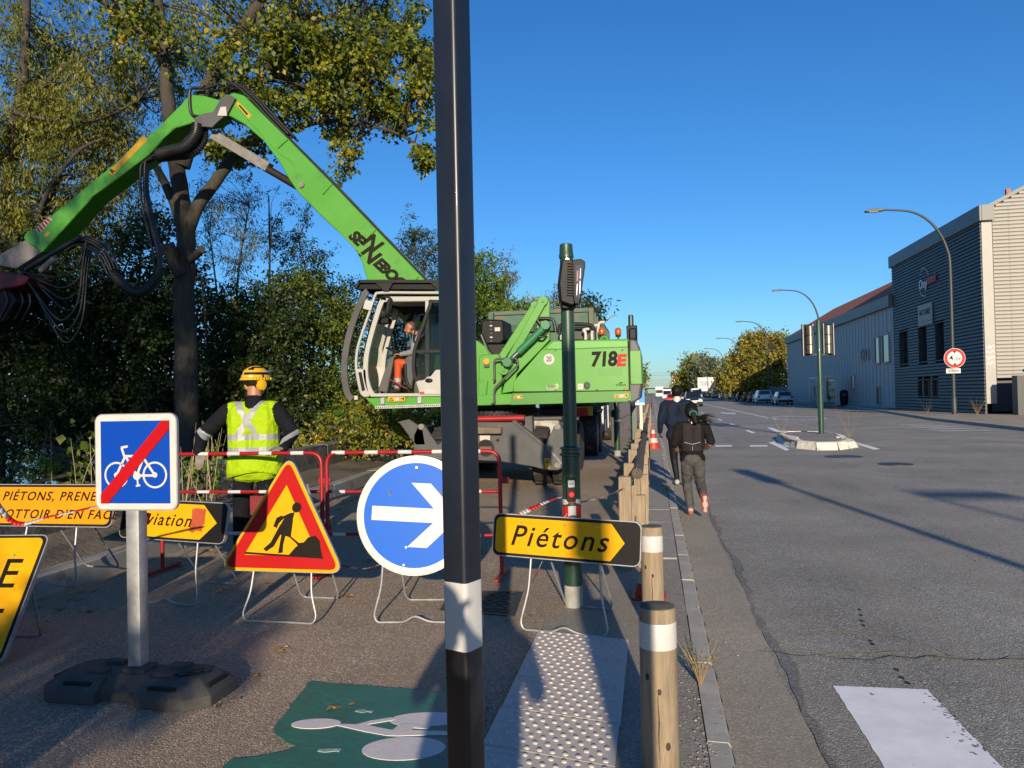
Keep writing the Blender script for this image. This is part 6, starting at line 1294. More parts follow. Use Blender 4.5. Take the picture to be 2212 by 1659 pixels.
# --- the big poplar beside the arm
b0 = (-10.130, 15.438, 0.527)
tree('poplar_tree', (b0[0], b0[1], -.6), 'large poplar with a thick dark forked trunk behind the arm of the machine',
     [([(b0[0], b0[1], -.6), (-10.125, 15.438, 2.317), (-10.143, 15.435, 3.857), (-10.087, 15.445, 4.987), (-10.117, 15.440, 5.709), (-10.208, 15.423, 6.433), (-10.356, 15.396, 7.469), (-10.443, 15.381, 8.507), (-10.528, 15.365, 9.650), (-10.731, 15.328, 11.214)], .28, .12),
      ([(-10.162, 15.432, 6.845), (-9.813, 15.495, 7.923), (-9.549, 15.543, 8.643), (-9.133, 15.619, 9.360), (-8.821, 15.675, 9.873), (-8.447, 15.743, 10.384), (-7.985, 15.827, 11.363)], .19, .12),
      ([(-10.061, 15.450, 5.398), (-9.790, 15.499, 6.011), (-9.398, 15.571, 6.519), (-9.015, 15.640, 7.079)], .16, .12), ([(-10.142, 15.435, 5.400), (-10.335, 15.400, 6.023), (-10.541, 15.363, 6.492), (-10.709, 15.332, 6.836)], .12, .08),
      ([(-10.115, 15.237, 4.442), (-10.190, 15.122, 4.731), (-10.243, 15.011, 5.036)], .16, .15), ([(-9.872, 15.281, 4.742), (-9.624, 15.123, 4.802), (-9.400, 14.960, 4.880)], .09, .08),
      ([(-9.349, 15.580, 8.483), (-8.235, 15.375, 8.504), (-7.260, 15.146, 8.598), (-6.769, 15.032, 8.562)], .07, .025), ([(-9.120, 16.129, 7.503), (-8.046, 15.816, 7.523), (-6.864, 15.624, 7.646), (-6.061, 15.465, 7.462), (-5.191, 15.319, 7.173), (-4.437, 15.456, 6.719)], .07, .02),
      ([(-8.720, 15.694, 9.818), (-7.917, 15.636, 9.604), (-6.785, 15.537, 9.843), (-5.698, 15.430, 9.475)], .08, .03), ([(-8.411, 15.750, 10.124), (-7.984, 15.319, 8.761), (-6.795, 15.027, 8.133), (-5.672, 15.028, 8.125), (-4.818, 15.183, 8.493)], .07, .02), ([(-10.533, 15.364, 9.338), (-11.052, 15.270, 9.972), (-11.655, 15.160, 10.401)], .09, .04)],
     clumps([(-6.938, 11.299), (-2.448, 11.204), (-2.622, 10.168), (-3.103, 9.243), (-4.047, 8.278), (-5.491, 8.101), (-6.407, 8.846), (-6.806, 9.736)], 17, 2.2, 112, .28, .55)
     + clumps([(-4.910, 9.159), (-2.400, 9.610), (-1.600, 9.593), (-1.604, 6.777), (-2.245, 7.192), (-3.336, 7.617), (-4.041, 7.330), (-4.838, 7.448), (-5.340, 7.257), (-5.532, 7.764)], 16.3, 1.2, 120, .2, .45)
     + clumps([(-3.745, 7.256), (-3.303, 7.147), (-3.266, 6.453), (-3.664, 6.263)], 16.2, .3, 5, .15, .28) + clumps([(-2.079, 7.118), (-1.552, 6.815), (-1.530, 6.425), (-1.846, 6.627)], 16, .3, 7, .18, .3)
     + clumps([(-6.935, 7.627), (-5.874, 7.711), (-5.831, 7.072), (-7.047, 7.204)], 17.6, .7, 16, .25, .45) + clumps([(-9.675, 11.253), (-6.888, 11.194), (-7.121, 9.328), (-7.848, 8.928), (-8.968, 9.990)], 17, 1.2, 26, .3, .6),
     112, .105, .74, .35, lm_pop, tw=.022)
# --- willow at the left edge
b1 = (-16.565, 17.012, 0.400)
tree('willow_tree', (b1[0], b1[1], -.8), 'yellowing willow with leaning trunks at the upper left edge',
     [([(b1[0], b1[1], -.8), (-16.484, 17.027, 3.721), (-16.298, 17.061, 5.862), (-16.189, 17.081, 7.294), (-16.010, 17.113, 8.727), (-15.787, 17.154, 9.803), (-15.676, 17.174, 11.364), (-15.610, 17.186, 13.050)], .24, .08), ([(-16.240, 17.071, 4.668), (-15.530, 16.997, 5.806), (-14.862, 17.017, 6.831), (-14.473, 16.884, 7.355)], .11, .05), ([(-15.934, 17.127, 4.900), (-15.275, 16.942, 6.016), (-14.821, 16.821, 6.896), (-13.920, 16.781, 7.863), (-13.294, 16.895, 8.197)], .09, .03), ([(-15.887, 17.135, 9.204), (-15.165, 17.572, 10.275), (-14.345, 17.924, 10.957), (-13.132, 18.144, 11.548), (-12.762, 18.212, 12.158)], .08, .03), ([(-15.713, 16.659, 9.016), (-14.457, 16.887, 8.732), (-13.427, 17.074, 8.792), (-12.506, 17.242, 9.240)], .06, .02)],
     clumps([(-13.724, 12.839), (-11.571, 12.794), (-11.946, 11.355), (-12.315, 10.400), (-11.846, 9.669), (-10.878, 10.731), (-9.915, 11.312), (-7.989, 12.235), (-7.648, 11.024), (-7.903, 9.947), (-9.099, 9.792), (-9.469, 8.899), (-9.897, 8.069), (-9.496, 6.864), (-10.700, 5.814), (-12.377, 4.895), (-13.804, 4.925)], 20.4, 1.7, 190, .4, .8, 1.), 330, .15, .25, .8, lm_wil, tw=.02)
# --- understory of young trees and shrubs on the bank, several plants deep
def thicket(name, label, P, dep, thick, n, r0, r1, per, size, asp, dr, m, stems, h0=-1.2, rb=0., group='trees on the river bank', cat='tree', tw=.014, twk=2):
    xs = [p[0] for p in P]; zs = [p[1] for p in P]; cx = sum(xs)/len(xs); base = W(cx, dep, h0); paths = []
    for k in range(stems):
        x = min(xs)+(max(xs)-min(xs))*(k+.5)/stems+random.uniform(-.3, .3); zt = max(zs)*random.uniform(.7, .95); d_ = dep+random.uniform(-.6, .6)*thick
        paths.append(([W(x+random.uniform(-.3, .3), d_, h0), W(x, d_, h0+(zt-h0)*.35), W(x+random.uniform(-.3, .3), d_, h0+(zt-h0)*.7), W(x+random.uniform(-.5, .5), d_, zt)], .035+.012*(zt-h0)/2, .02))
    return tree(name, base, label, paths, clumps(P, dep, thick, n, r0, r1), per, size, asp, dr, m, group=group, rb=rb, cat=cat, tw=tw, twk=twk)
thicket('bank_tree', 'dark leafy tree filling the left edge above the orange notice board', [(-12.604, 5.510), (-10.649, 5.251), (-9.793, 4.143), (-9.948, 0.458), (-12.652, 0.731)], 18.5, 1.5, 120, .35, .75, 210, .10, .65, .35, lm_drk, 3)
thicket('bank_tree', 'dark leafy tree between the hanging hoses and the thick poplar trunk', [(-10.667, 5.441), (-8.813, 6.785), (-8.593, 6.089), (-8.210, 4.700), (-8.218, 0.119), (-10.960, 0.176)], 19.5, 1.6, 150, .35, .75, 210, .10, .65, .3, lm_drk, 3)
thicket('bank_tree', 'mixed green tree between the poplar trunk and the worker', [(-7.772, 3.313), (-7.243, 4.220), (-6.431, 4.835), (-5.738, 5.108), (-5.294, 4.179), (-5.348, 0.972), (-7.876, 0.112)], 20, 1.6, 150, .3, .7, 200, .10, .65, .3, lm_drk, 3, rb=.08)
thicket('bank_tree', 'olive green tree rising behind the helmeted worker towards the cab', [(-6.531, 4.818), (-5.554, 5.464), (-4.837, 5.025), (-4.250, 4.045), (-4.422, 1.155), (-6.118, 0.469)], 21.5, 1.5, 100, .3, .65, 170, .10, .6, .3, lm_pop, 3, rb=-.15)
thicket('bank_tree', 'light green tree seen around the glass of the cab', [(-5.467, 4.572), (-4.398, 4.949), (-2.675, 4.779), (-1.884, 4.497), (-1.949, 1.181), (-5.391, 1.253)], 23.5, 1.6, 90, .35, .75, 110, .10, .5, .35, lm_pop, 4, rb=-.02)
thicket('bank_tree', 'grey green feathery willow in the gap right of the poplar trunk', [(-10.488, 8.662), (-9.528, 9.747), (-8.676, 8.940), (-8.470, 7.043), (-8.970, 5.165), (-10.543, 4.884)], 26, 1.2, 60, .3, .6, 110, .12, .24, .6, lm_gry, 3, tw=.014, twk=3)
thicket('bank_tree', 'thin dark sapling standing against the sky left of the boom', [(-8.072, 7.350), (-7.503, 8.520), (-6.955, 8.430), (-6.429, 7.000), (-6.618, 5.116), (-8.029, 5.145)], 26, 1., 42, .25, .5, 110, .10, .4, .4, lm_drk, 2, tw=.014, twk=3)
thicket('bank_tree', 'pale leafy tree between the boom foot and the worker', [(-7.176, 6.564), (-6.193, 6.870), (-5.319, 5.545), (-5.441, 3.265), (-7.214, 4.279)], 27, 1., 55, .3, .6, 80, .10, .35, .4, lm_gry, 3, rb=.1, tw=.02, twk=3)
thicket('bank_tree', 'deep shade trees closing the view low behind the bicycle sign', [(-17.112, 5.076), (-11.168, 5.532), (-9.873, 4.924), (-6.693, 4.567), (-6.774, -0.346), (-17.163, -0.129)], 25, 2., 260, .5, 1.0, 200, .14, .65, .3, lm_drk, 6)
thicket('wall_bush', 'yellow and green leafy bush spilling over the low wall right of the worker', [(-4.364, 0.995), (-3.798, 1.356), (-3.235, 1.531), (-2.304, 1.418), (-1.981, 1.225), (-2.039, 0.667), (-4.279, 0.481)], 16.2, .7, 70, .18, .36, 75, .075, .7, .2, lm_yel, 8, .3, 0, 'bushes along the wall', 'bush', .008)
thicket('wall_bush', 'green bush under the cab behind the dozer blade', [(-4.409, 1.425), (-1.594, 1.312), (-1.608, 0.608), (-4.207, 0.555)], 19, .8, 60, .25, .5, 90, .09, .6, .2, lm_lit, 6, .2, -.05, 'bushes along the wall', 'bush', .008)
thicket('wall_bush', 'broad leaved vine lit by the sun beside the bicycle sign', [(-5.246, 0.910), (-4.957, 1.291), (-4.750, 1.313), (-4.680, 0.692), (-5.222, 0.693)], 8.7, .25, 12, .1, .2, 22, .105, .85, .3, lm_lit, 4, .4, .1, 'bushes along the wall', 'bush', .006)
thicket('wall_bush', 'low weeds on the wall behind the barrier left of the worker', [(-3.924, 0.629), (-3.839, 0.897), (-3.459, 0.943), (-3.301, 0.670)], 9., .3, 16, .08, .18, 26, .07, .6, .2, lm_lit, 5, .5, 0, 'bushes along the wall', 'bush', .005)
thicket('wall_bush', 'small weeds on the bank beside the orange notice board', [(-5.605, 0.785), (-5.300, 0.980), (-5.124, 0.926), (-5.126, 0.724), (-5.606, 0.709)], 8.6, .3, 10, .06, .14, 22, .06, .4, .2, lm_yel, 6, .4, 0, 'bushes along the wall', 'bush', .004)
# dry grass stalks on the wall top
gs_ = MB()
for i in range(70):
    x = random.choice([random.uniform(-5.6, -2.6), random.uniform(-4., -3.4)]); d_ = random.uniform(8.2, 9.6); a = Vector(W(x, d_, .5)); h = random.uniform(.35, .9); q = Vector((random.uniform(-.25, .25), random.uniform(-.2, .2), h))
    gs_.tube([a, a+q*.55+Vector((0, 0, .06)), a+q], [.004, .003, .0015], 4, cap=False)
tag(gs_.build('dry_grass', M('dry_stalk', (.36, .29, .17), .9, var=.3)), 'dry pale grass stalks along the top of the low wall', 'grass', kind='stuff')
# --- trees beyond the machine
thicket('columnar_tree', 'dark upright tree standing behind the boom next to the navy post', [(-7.198, 8.560), (-7.046, 10.784), (-6.385, 10.492), (-6.063, 12.855), (-5.654, 12.428), (-5.402, 11.028), (-4.824, 12.187), (-4.569, 11.011), (-3.897, 9.882), (-3.812, 7.098), (-7.224, 7.170)], 46, 1.5, 90, .4, .8, 80, .17, .4, .4, lm_drk, 5, -1, .1, 'trees beyond the machine', tw=.03)
thicket('round_tree', 'sunlit green tree between the navy post and the signal pole', [(-1.854, 7.700), (-1.130, 7.994), (-0.533, 7.055), (-0.247, 6.021), (-0.375, 4.791), (-1.111, 3.883), (-2.133, 4.007)], 34, 1.2, 90, .4, .75, 110, .15, .5, .5, lm_lit, 3, -1, 0, 'trees beyond the machine', tw=.03)
thicket('slender_tree', 'thin pale tree showing sky through it right of the navy post', [(-0.532, 7.466), (-0.090, 8.836), (0.166, 7.911), (0.219, 6.071), (-0.529, 5.398)], 38, .7, 30, .25, .5, 55, .14, .4, .4, lm_gry, 2, -1, 0, 'trees beyond the machine', tw=.03)
thicket('bushy_tree', 'leafy branches showing above the green container', [(-0.225, 5.138), (0.506, 5.486), (1.226, 5.289), (1.289, 4.020), (-0.248, 4.052)], 30, .8, 40, .3, .5, 80, .14, .45, .4, lm_lit, 3, -1, .1, 'trees beyond the machine', tw=.02)
thicket('bushy_tree', 'pale round treetop behind the signal head', [(2.745, 8.353), (3.258, 9.074), (3.916, 8.794), (3.942, 6.999), (2.716, 7.025)], 55, .8, 26, .4, .7, 60, .2, .4, .3, lm_gry, 2, -1, 0, 'trees beyond the machine', tw=.03)
# cut branches heaped in the container
cbp = clumps([(1.511, 3.834), (1.765, 4.102), (2.072, 4.033), (2.439, 3.864), (2.507, 3.591), (1.507, 3.612)], 21.2, 1.6, 26, .2, .4)
o = empty('cut_branches', (-1.626, 21.252, 3.400), 0, 'green cut branches heaped in the container of the truck', 'branches'); me = leafmesh('leaves', cbp, 60, .15, .3, .2, lm_drk, .15); me.transform(Matrix.Translation(-Vector(o.location))); link('leaves', me, o)['kind'] = 'stuff'
bt = MB(); bt.tube([Vector((-1.427, 21.085, 3.643)), Vector((-1.154, 21.134, 3.612)), Vector((-1.026, 21.157, 3.736)), Vector((-0.876, 21.185, 3.746))], [.03, .025, .02, .01], 6); q = bt.build('branch', m_bark2, o); q.data.transform(Matrix.Translation(-Vector(o.location)))
# --- trees along the far side
tree('autumn_tree', (20.000, 152.036, 0.205), 'large autumn tree with golden brown foliage behind the parked cars', [([(20.000, 152.136, -0.323), (20.000, 151.538, 2.837), (20.000, 152.154, 6.365), (20.000, 150.226, 9.776)], .5, .15), ([(20.000, 151.208, 4.582), (20.000, 172.422, 8.075), (20.000, 185.622, 9.694)], .25, .08), ([(20.000, 151.044, 5.453), (20.000, 133.827, 7.269), (20.000, 126.641, 8.027)], .25, .08)],
     clumps([(33.464, 1.876), (33.835, 4.955), (35.511, 7.273), (36.882, 9.157), (39.423, 10.723), (41.473, 10.386), (43.083, 10.057), (43.931, 8.788), (43.750, 1.954), (39.198, 2.050)], 124, 3.5, 240, 1.0, 1.7), 95, .46, .6, .3, lm_aut, tw=.06)
for k, (P, dp, lb, mt, rb_) in enumerate((([(57.928, 7.427), (60.656, 12.577), (64.606, 14.447), (66.144, 10.834), (65.609, 2.387), (57.798, 2.063)], 270, 'far green tree beside the bridge, left of the pair', lm_pop, .1), ([(60.190, 10.172), (62.847, 14.035), (64.337, 13.401), (66.362, 10.043), (66.015, 2.219), (59.997, 2.345)], 250, 'far feathery tree behind the billboard', lm_gry, 0.), ([(61.354, 2.479), (61.779, 8.133), (64.608, 8.074), (65.031, 2.402)], 150, 'small yellow green tree in front of the far workshop', lm_yel, 0.))):
    thicket('far_tree', lb, P, dp, 5, 80, 1.6, 2.8, 60, .9, .6, .3, mt, 3, 0, rb_, 'trees down the road', tw=.1)
thicket('far_tree', 'slim far tree peeping out behind the tail of the machine', [(31.054, 1.556), (31.417, 7.270), (32.231, 7.826), (32.736, 4.953), (32.426, 1.527)], 190, 2, 24, .8, 1.4, 50, .7, .6, .3, lm_pop, 2, 0, .1, 'trees down the road', tw=.1)
# far bank of the river reads as one mass
fbk = clumps([(-330, 0), (-330, 9), (-200, 12), (-60, 8), (-20, 10), (-20, 0)], 330, 12, 260, 3, 6)
me = leafmesh('far_bank_wood', fbk, 40, 2.6, .7, .2, lm_drk, .2); o = link('far_bank_wood', me); tag(o, 'distant tree line along the far river bank', 'trees', kind='stuff')
# --- trees behind the photographer, and shrubs added there: they throw the shade on the left
def behind(name, label, x, d_, h, zc0, rx, n, size, m, per=230):
    base = W(x, d_, 0); P = [(x+rx*math.cos(t)*1.0, zc0+(h-zc0)/2+(h-zc0)/2*math.sin(t)) for t in [2*math.pi*i/14 for i in range(14)]]
    tree(name, base, label, [([W(x, d_, 0), W(x+.2, d_, zc0), W(x, d_, (zc0+h)/2), W(x+.1, d_, h*.95)], .04+.02*h, .04)], clumps(P, d_, rx*.6, n, rx*.16, rx*.28), per, size, .65, .3, m, group='trees behind the photographer')
behind('street_tree', 'tall leafy tree behind the photographer on the river side', -10.2, -12., 16.4, 3.5, 3.3, 150, .16, lm_pop)
behind('street_tree', 'second tall tree behind the photographer, farther left', -16., -11., 15.6, 3., 3.6, 140, .16, lm_pop)
behind('street_tree', 'third tall tree behind the photographer, at the far left', -22., -10., 14.5, 3., 3.6, 100, .16, lm_pop)
behind('street_tree', 'lower broad tree behind the photographer near the river wall', -7.3, -9., 8.6, 3.4, 2.0, 90, .14, lm_drk)
for x, d_, h in ((-3.9, -3., 2.15), (-4.9, -3.2, 2.5), (-6., -3., 2.8)):  # unseen shrubs added to block the low sun on the left
    behind('shade_shrub', {-3.9: 'lowest shrub', -4.9: 'middle shrub', -6.: 'tallest shrub'}[x]+' added unseen behind the photographer to shade the path', x, d_, h, .2, .62, 44, .09, lm_drk, 60)

# ================================================================== PEOPLE
def body(name, prims, mats, parent, paint=None, vox=.010, smooth=4):
    """one continuous skin over tapered limbs: prims = ('c', a, b, ra, rb, mat) capsules or ('e', c, (rx,ry,rz), mat) ellipsoids"""
    b = MB()
    for p in prims:
        if p[0] == 'c':
            a, c = Vector(p[1]), Vector(p[2]); ra, rb = p[3], p[4]; d = (c-a); n = 7
            if d.length > 1e-6:
                dn = d.normalized(); pts = []; rr = []
                for k in range(5): t = math.pi/2*(1-k/4)*.98; pts.append(a-dn*ra*math.sin(t)); rr.append(max(.0015, ra*math.cos(t)))
                for k in range(1, n): pts.append(a+d*k/n); rr.append(ra+(rb-ra)*k/n)
                for k in range(5): t = math.pi/2*(k/4)*.98; pts.append(c+dn*rb*math.sin(t)); rr.append(max(.0015, rb*math.cos(t)))
                b.tube(pts, rr, 14)
        else: b.ball(p[1], 1., 18, 0, p[2])
    me = b.me(name+'_src', mats[0], False); o = link(name+'_src', me)
    md = o.modifiers.new('r', 'REMESH'); md.mode = 'VOXEL'; md.voxel_size = vox; ms = o.modifiers.new('s', 'SMOOTH'); ms.factor = .5; ms.iterations = smooth
    dg = bpy.context.evaluated_depsgraph_get(); out = bpy.data.meshes.new_from_object(o.evaluated_get(dg)); bpy.data.objects.remove(o); bpy.data.meshes.remove(me)
    n = len(out.polygons); C = np.empty(n*3, np.float32); out.polygons.foreach_get('center', C); C = C.reshape(-1, 3); Nn = np.empty(n*3, np.float32); out.polygons.foreach_get('normal', Nn); Nn = Nn.reshape(-1, 3)
    best = np.full(n, 1e9); mi = np.zeros(n, np.int32)
    for p in prims:
        if p[0] == 'c':
            a, c = np.array(p[1]), np.array(p[2]); d = c-a; L2 = max(1e-9, (d*d).sum()); t = np.clip(((C-a)@d)/L2, 0, 1); ds = np.linalg.norm(C-(a+t[:, None]*d), axis=1)-(p[3]+(p[4]-p[3])*t)
        else:
            r = np.array(p[2]); ds = (np.linalg.norm((C-np.array(p[1]))/r, axis=1)-1)*r.min()
        k = ds < best; best[k] = ds[k]; mi[k] = p[-1]
    if paint is not None: mi = paint(C, Nn, mi)
    out.materials.clear()
    for m in mats: out.materials.append(m)
    out.polygons.foreach_set('material_index', mi.astype(np.int32)); out.polygons.foreach_set('use_smooth', [True]*n); out.update(); out.name = name
    return link(name, out, parent)
def hand(side, wrist, d, up, mat, curl=.5, s=1., spread=(1, 0, 0)):
    """palm, four bent fingers of unequal length and a thumb from the palm's side"""
    w = Vector(wrist); d = Vector(d).normalized(); up = Vector(up).normalized(); sd = d.cross(up).normalized()*side; P = []
    pc = w+d*.05*s
    for k in (-1, 0, 1): P.append(('c', tuple(w+sd*.012*k*s), tuple(w+d*.075*s+sd*.026*k*s), .017*s, .014*s, mat))
    for k, (L_, off) in enumerate(((.062, .034), (.072, .012), (.067, -.011), (.05, -.033))):
        a = w+d*.082*s+sd*off*s; m1 = a+(d*math.cos(curl*.6)-up*math.sin(curl*.6))*L_*.5*s; e = m1+(d*math.cos(curl*1.7)-up*math.sin(curl*1.7))*L_*.5*s
        P += [('c', tuple(a), tuple(m1), .0095*s, .0088*s, mat), ('c', tuple(m1), tuple(e), .0088*s, .0075*s, mat)]
    t0 = w+d*.03*s+sd*.028*s; t1 = t0+(d*.55+sd*.6-up*.25*curl).normalized()*.035*s; t2 = t1+(d*.85+sd*.2-up*.4*curl).normalized()*.03*s
    P += [('c', tuple(t0), tuple(t1), .0125*s, .011*s, mat), ('c', tuple(t1), tuple(t2), .0105*s, .008*s, mat)]
    return P
def head(c, mat, hairm=None, fwd=(0, 1, 0), s=1., hair='short', hmat=1):
    """skull, jaw, nose, ears, brow; fwd is where the face points"""
    c = Vector(c); f = Vector(fwd).normalized(); r = f.cross(Vector((0, 0, 1))).normalized(); u = Vector((0, 0, 1)); P = []
    g = lambda x, y, z: tuple(c+r*x*s+f*y*s+u*z*s)
    P += [('e', g(0, -.008, .03), (.075*s, .088*s, .088*s), mat), ('c', g(0, .035, -.03), g(0, .05, -.085), .052*s, .03*s, mat), ('c', g(-.03, .02, -.045), g(.03, .02, -.045), .045*s, .045*s, mat)]
    P += [('c', g(0, .083, .012), g(0, .1, -.03), .011*s, .016*s, mat), ('c', g(-.03, .072, .028), g(.03, .072, .028), .015*s, .015*s, mat), ('c', g(-.02, .072, -.055), g(.02, .072, -.055), .011*s, .011*s, mat)]
    for q in (-1, 1): P.append(('c', g(q*.075, -.005, .02), g(q*.08, -.012, -.02), .014*s, .009*s, mat))
    if hair == 'short': P += [('e', g(0, -.018, .05), (.083*s, .095*s, .082*s), hmat), ('e', g(0, -.045, .0), (.074*s, .06*s, .07*s), hmat)]
    return P
def tuple3(*a): return tuple(a)

# ---- roadworker leaning back on the barrier
wk = empty('person', (-3.729, 6.762, 0.050), YAW, 'worker in a yellow reflective vest and yellow helmet leaning on the barrier', 'person')
m_dark = M('work_black', (.008, .009, .012), .9, var=.3, vscale=8, bump=.8, bscale=14, bdist=.03, spec=.12); m_vest = M('vest_yellow', (.30, .45, .004), .7, var=.08, vscale=6, bump=1., bscale=7, bdist=.06, spec=.2)
m_silver = M('reflective_silver', (.27, .275, .285), .45, var=.08, vscale=10, bump=.4, bscale=12, bdist=.02); m_glove = M('glove_grey', (.17, .145, .115), .85, var=.3, vscale=14)
K = 0
pr_ = [('c', (-.11, .02, .95), (-.14, .03, .50), .105, .085, 0), ('c', (-.14, .03, .50), (-.15, .0, .10), .085, .065, 0), ('c', (.09, .0, .95), (.13, .04, .50), .105, .085, 0), ('c', (.13, .04, .50), (.15, .05, .10), .085, .065, 0),
       ('c', (-.15, -.03, .06), (-.17, .17, .045), .055, .045, 5), ('c', (.15, .02, .06), (.18, .22, .045), .055, .045, 5),
       ('e', (-.01, .0, 1.0), (.225, .15, .17), 1), ('c', (-.1, 0, 1.05), (-.12, .01, 1.42), .15, .135, 1), ('c', (.09, 0, 1.05), (.1, .01, 1.42), .15, .135, 1), ('e', (-.01, .015, 1.36), (.25, .14, .2), 1),
       ('c', (-.20, .01, 1.47), (.18, .01, 1.47), .085, .085, 1), ('c', (-.1, 0, .93), (.09, 0, .93), .15, .15, 1),
       ('c', (-.01, .0, 1.48), (.0, .015, 1.56), .095, .078, 0), ('c', (.0, .015, 1.56), (.0, .03, 1.70), .066, .066, 3),
       ('c', (-.25, .0, 1.46), (-.47, -.06, 1.24), .08, .07, 0), ('c', (-.47, -.06, 1.24), (-.42, -.27, 1.10), .065, .05, 0), ('c', (.22, .0, 1.46), (.38, -.06, 1.25), .08, .07, 0), ('c', (.38, -.06, 1.25), (.36, -.26, 1.13), .065, .05, 0)]
pr_ += hand(1, (-.42, -.28, 1.09), (.25, -.35, -.8), (0, 1, .3), 4, .6, 1.12) + hand(-1, (.36, -.27, 1.12), (-.75, -.35, -.12), (0, -.2, 1), 4, .5, 1.12) + head((.015, .03, 1.735), 3, None, (.62, .78, 0), 1.04, 'none', 0)
def wpaint(C, N, mi):
    v = mi == 1; x, y, z = C[:, 0], C[:, 1], C[:, 2]
    band = v & (((z > 1.185) & (z < 1.24)) | ((z > 1.065) & (z < 1.12)))
    up = v & (y < 0.02) & (z > 1.24) & (z < 1.56); u = x+.03
    cross = up & ((np.abs(u-(z-1.37)*.62) < .032) | (np.abs(u+(z-1.37)*.62) < .032))
    mi = mi.copy(); mi[band | cross] = 2
    ax = np.abs(x); arm = (mi == 0) & (z > 1.14) & (z < 1.5) & (ax > .27); t = (ax*.55+(1.5-z)*.75)
    mi[arm & (t > .405) & (t < .445)] = 2
    return mi
body('body', pr_, [m_dark, m_vest, m_silver, m_skin, m_glove, m_blackm], wk, wpaint, .0075, 3)
# hem of the vest stands off the trousers
hb = MB(); n = 40; ring_ = []
for k, (z, rx, ry) in enumerate(((.86, .268, .185), (.92, .262, .178), (1.0, .248, .163), (1.06, .238, .154))):
    for i in range(n): a = 2*math.pi*i/n; wv = 1+.03*math.sin(5*a+k)+.02*math.sin(9*a); hb.v.append((-.005+rx*wv*math.cos(a), ry*wv*math.sin(a), z-(.03*math.sin(a*2+1) if k == 0 else 0)))
for k in range(3):
    for i in range(n): hb.f.append((k*n+i, k*n+(i+1) % n, (k+1)*n+(i+1) % n, (k+1)*n+i)); hb.m.append(0)
o = hb.build('vest_hem', m_vest, wk); o.modifiers.new('t', 'SOLIDIFY').thickness = .006
# helmet with muffs and raised visor
m_hel = M('helmet_yellow', (.62, .35, .006), .3, var=.05, coat=.4)
hl = empty('helmet', (0, 0, 0)); hl.parent = wk; hl.location = (.015, .02, 1.775); hl.rotation_euler = (0, 0, R(-38))
P = []
for i in range(8):
    t = math.pi/2*i/7; P.append((max(.004, math.cos(t)), math.sin(t)))
b = MB(); n = 30
for c_r, s_z in P:
    for j in range(n): a = 2*math.pi*j/n; b.v.append((.115*c_r*math.cos(a), .142*c_r*math.sin(a), .115*s_z))
for i in range(7):
    for j in range(n): b.f.append((i*n+j, i*n+(j+1) % n, (i+1)*n+(j+1) % n, (i+1)*n+j)); b.m.append(0)
for p in list(b.f): pass
me_ = b.build('shell', [m_hel, m_black], hl)
for p in me_.data.polygons:
    c = p.center; a = math.atan2(c.y, c.x)
    if .028 < c.z < .05 and abs(c.y) < .13 and c.y < .1: p.material_index = 1
    if .07 < c.z < .1 and abs(abs(c.x)-.05) < .018: p.material_index = 1
rim = MB()
for i in range(n):
    a0, a1 = 2*math.pi*i/n, 2*math.pi*(i+1)/n; f = lambda a, k, z: (.115*k*math.cos(a), .142*k*math.sin(a)+(.03 if math.sin(a) > .6 and k > 1 else 0), z)
    rim.add([f(a0, 1, .0), f(a1, 1, .0), f(a1, 1.07, -.02), f(a0, 1.07, -.02), f(a0, .98, -.022), f(a1, .98, -.022)], [(0, 1, 2, 3), (3, 2, 5, 4)])
rim.build('rim', m_hel, hl).modifiers.new('t', 'SOLIDIFY').thickness = .006
for s_ in (-1, 1):
    mf = MB().lathe([(.02, -.03), (.042, -.028), (.046, .0), (.04, .022), (.02, .028)], n=18).build('ear_muff', m_hel, hl, (s_*.1, -.005, -.07)); mf.rotation_euler = (0, R(90*s_), 0); mf.scale = (1.25, 1, 1)
    MB().tube([(s_*.1, 0, -.03), (s_*.118, .0, .0), (s_*.112, 0, .03)], .007, 6).build('muff_arm', m_black, hl)
    MB().lathe([(.036, -.036), (.04, -.03)], n=16).build('muff_cushion', m_black, hl, (s_*.075, -.005, -.07)).rotation_euler = (0, R(90*s_), 0)
vz = MB(); 
for i in range(9):
    a = R(35+110*i/8)
    vz.v += [(.125*math.cos(a), .15*math.sin(a), .055), (.15*math.cos(a), .15*math.sin(a)+.15, .075)]
for i in range(8): vz.f.append((2*i, 2*i+2, 2*i+3, 2*i+1)); vz.m.append(0)
vz.build('visor', glass('visor_smoke', (.25, .25, .25), .8), hl)
MB().tube([(.09*math.cos(R(200+140*i/8)), .1*math.sin(R(200+140*i/8)), -.055) for i in range(9)], .014, 8).build('nape_strap', m_black, hl)

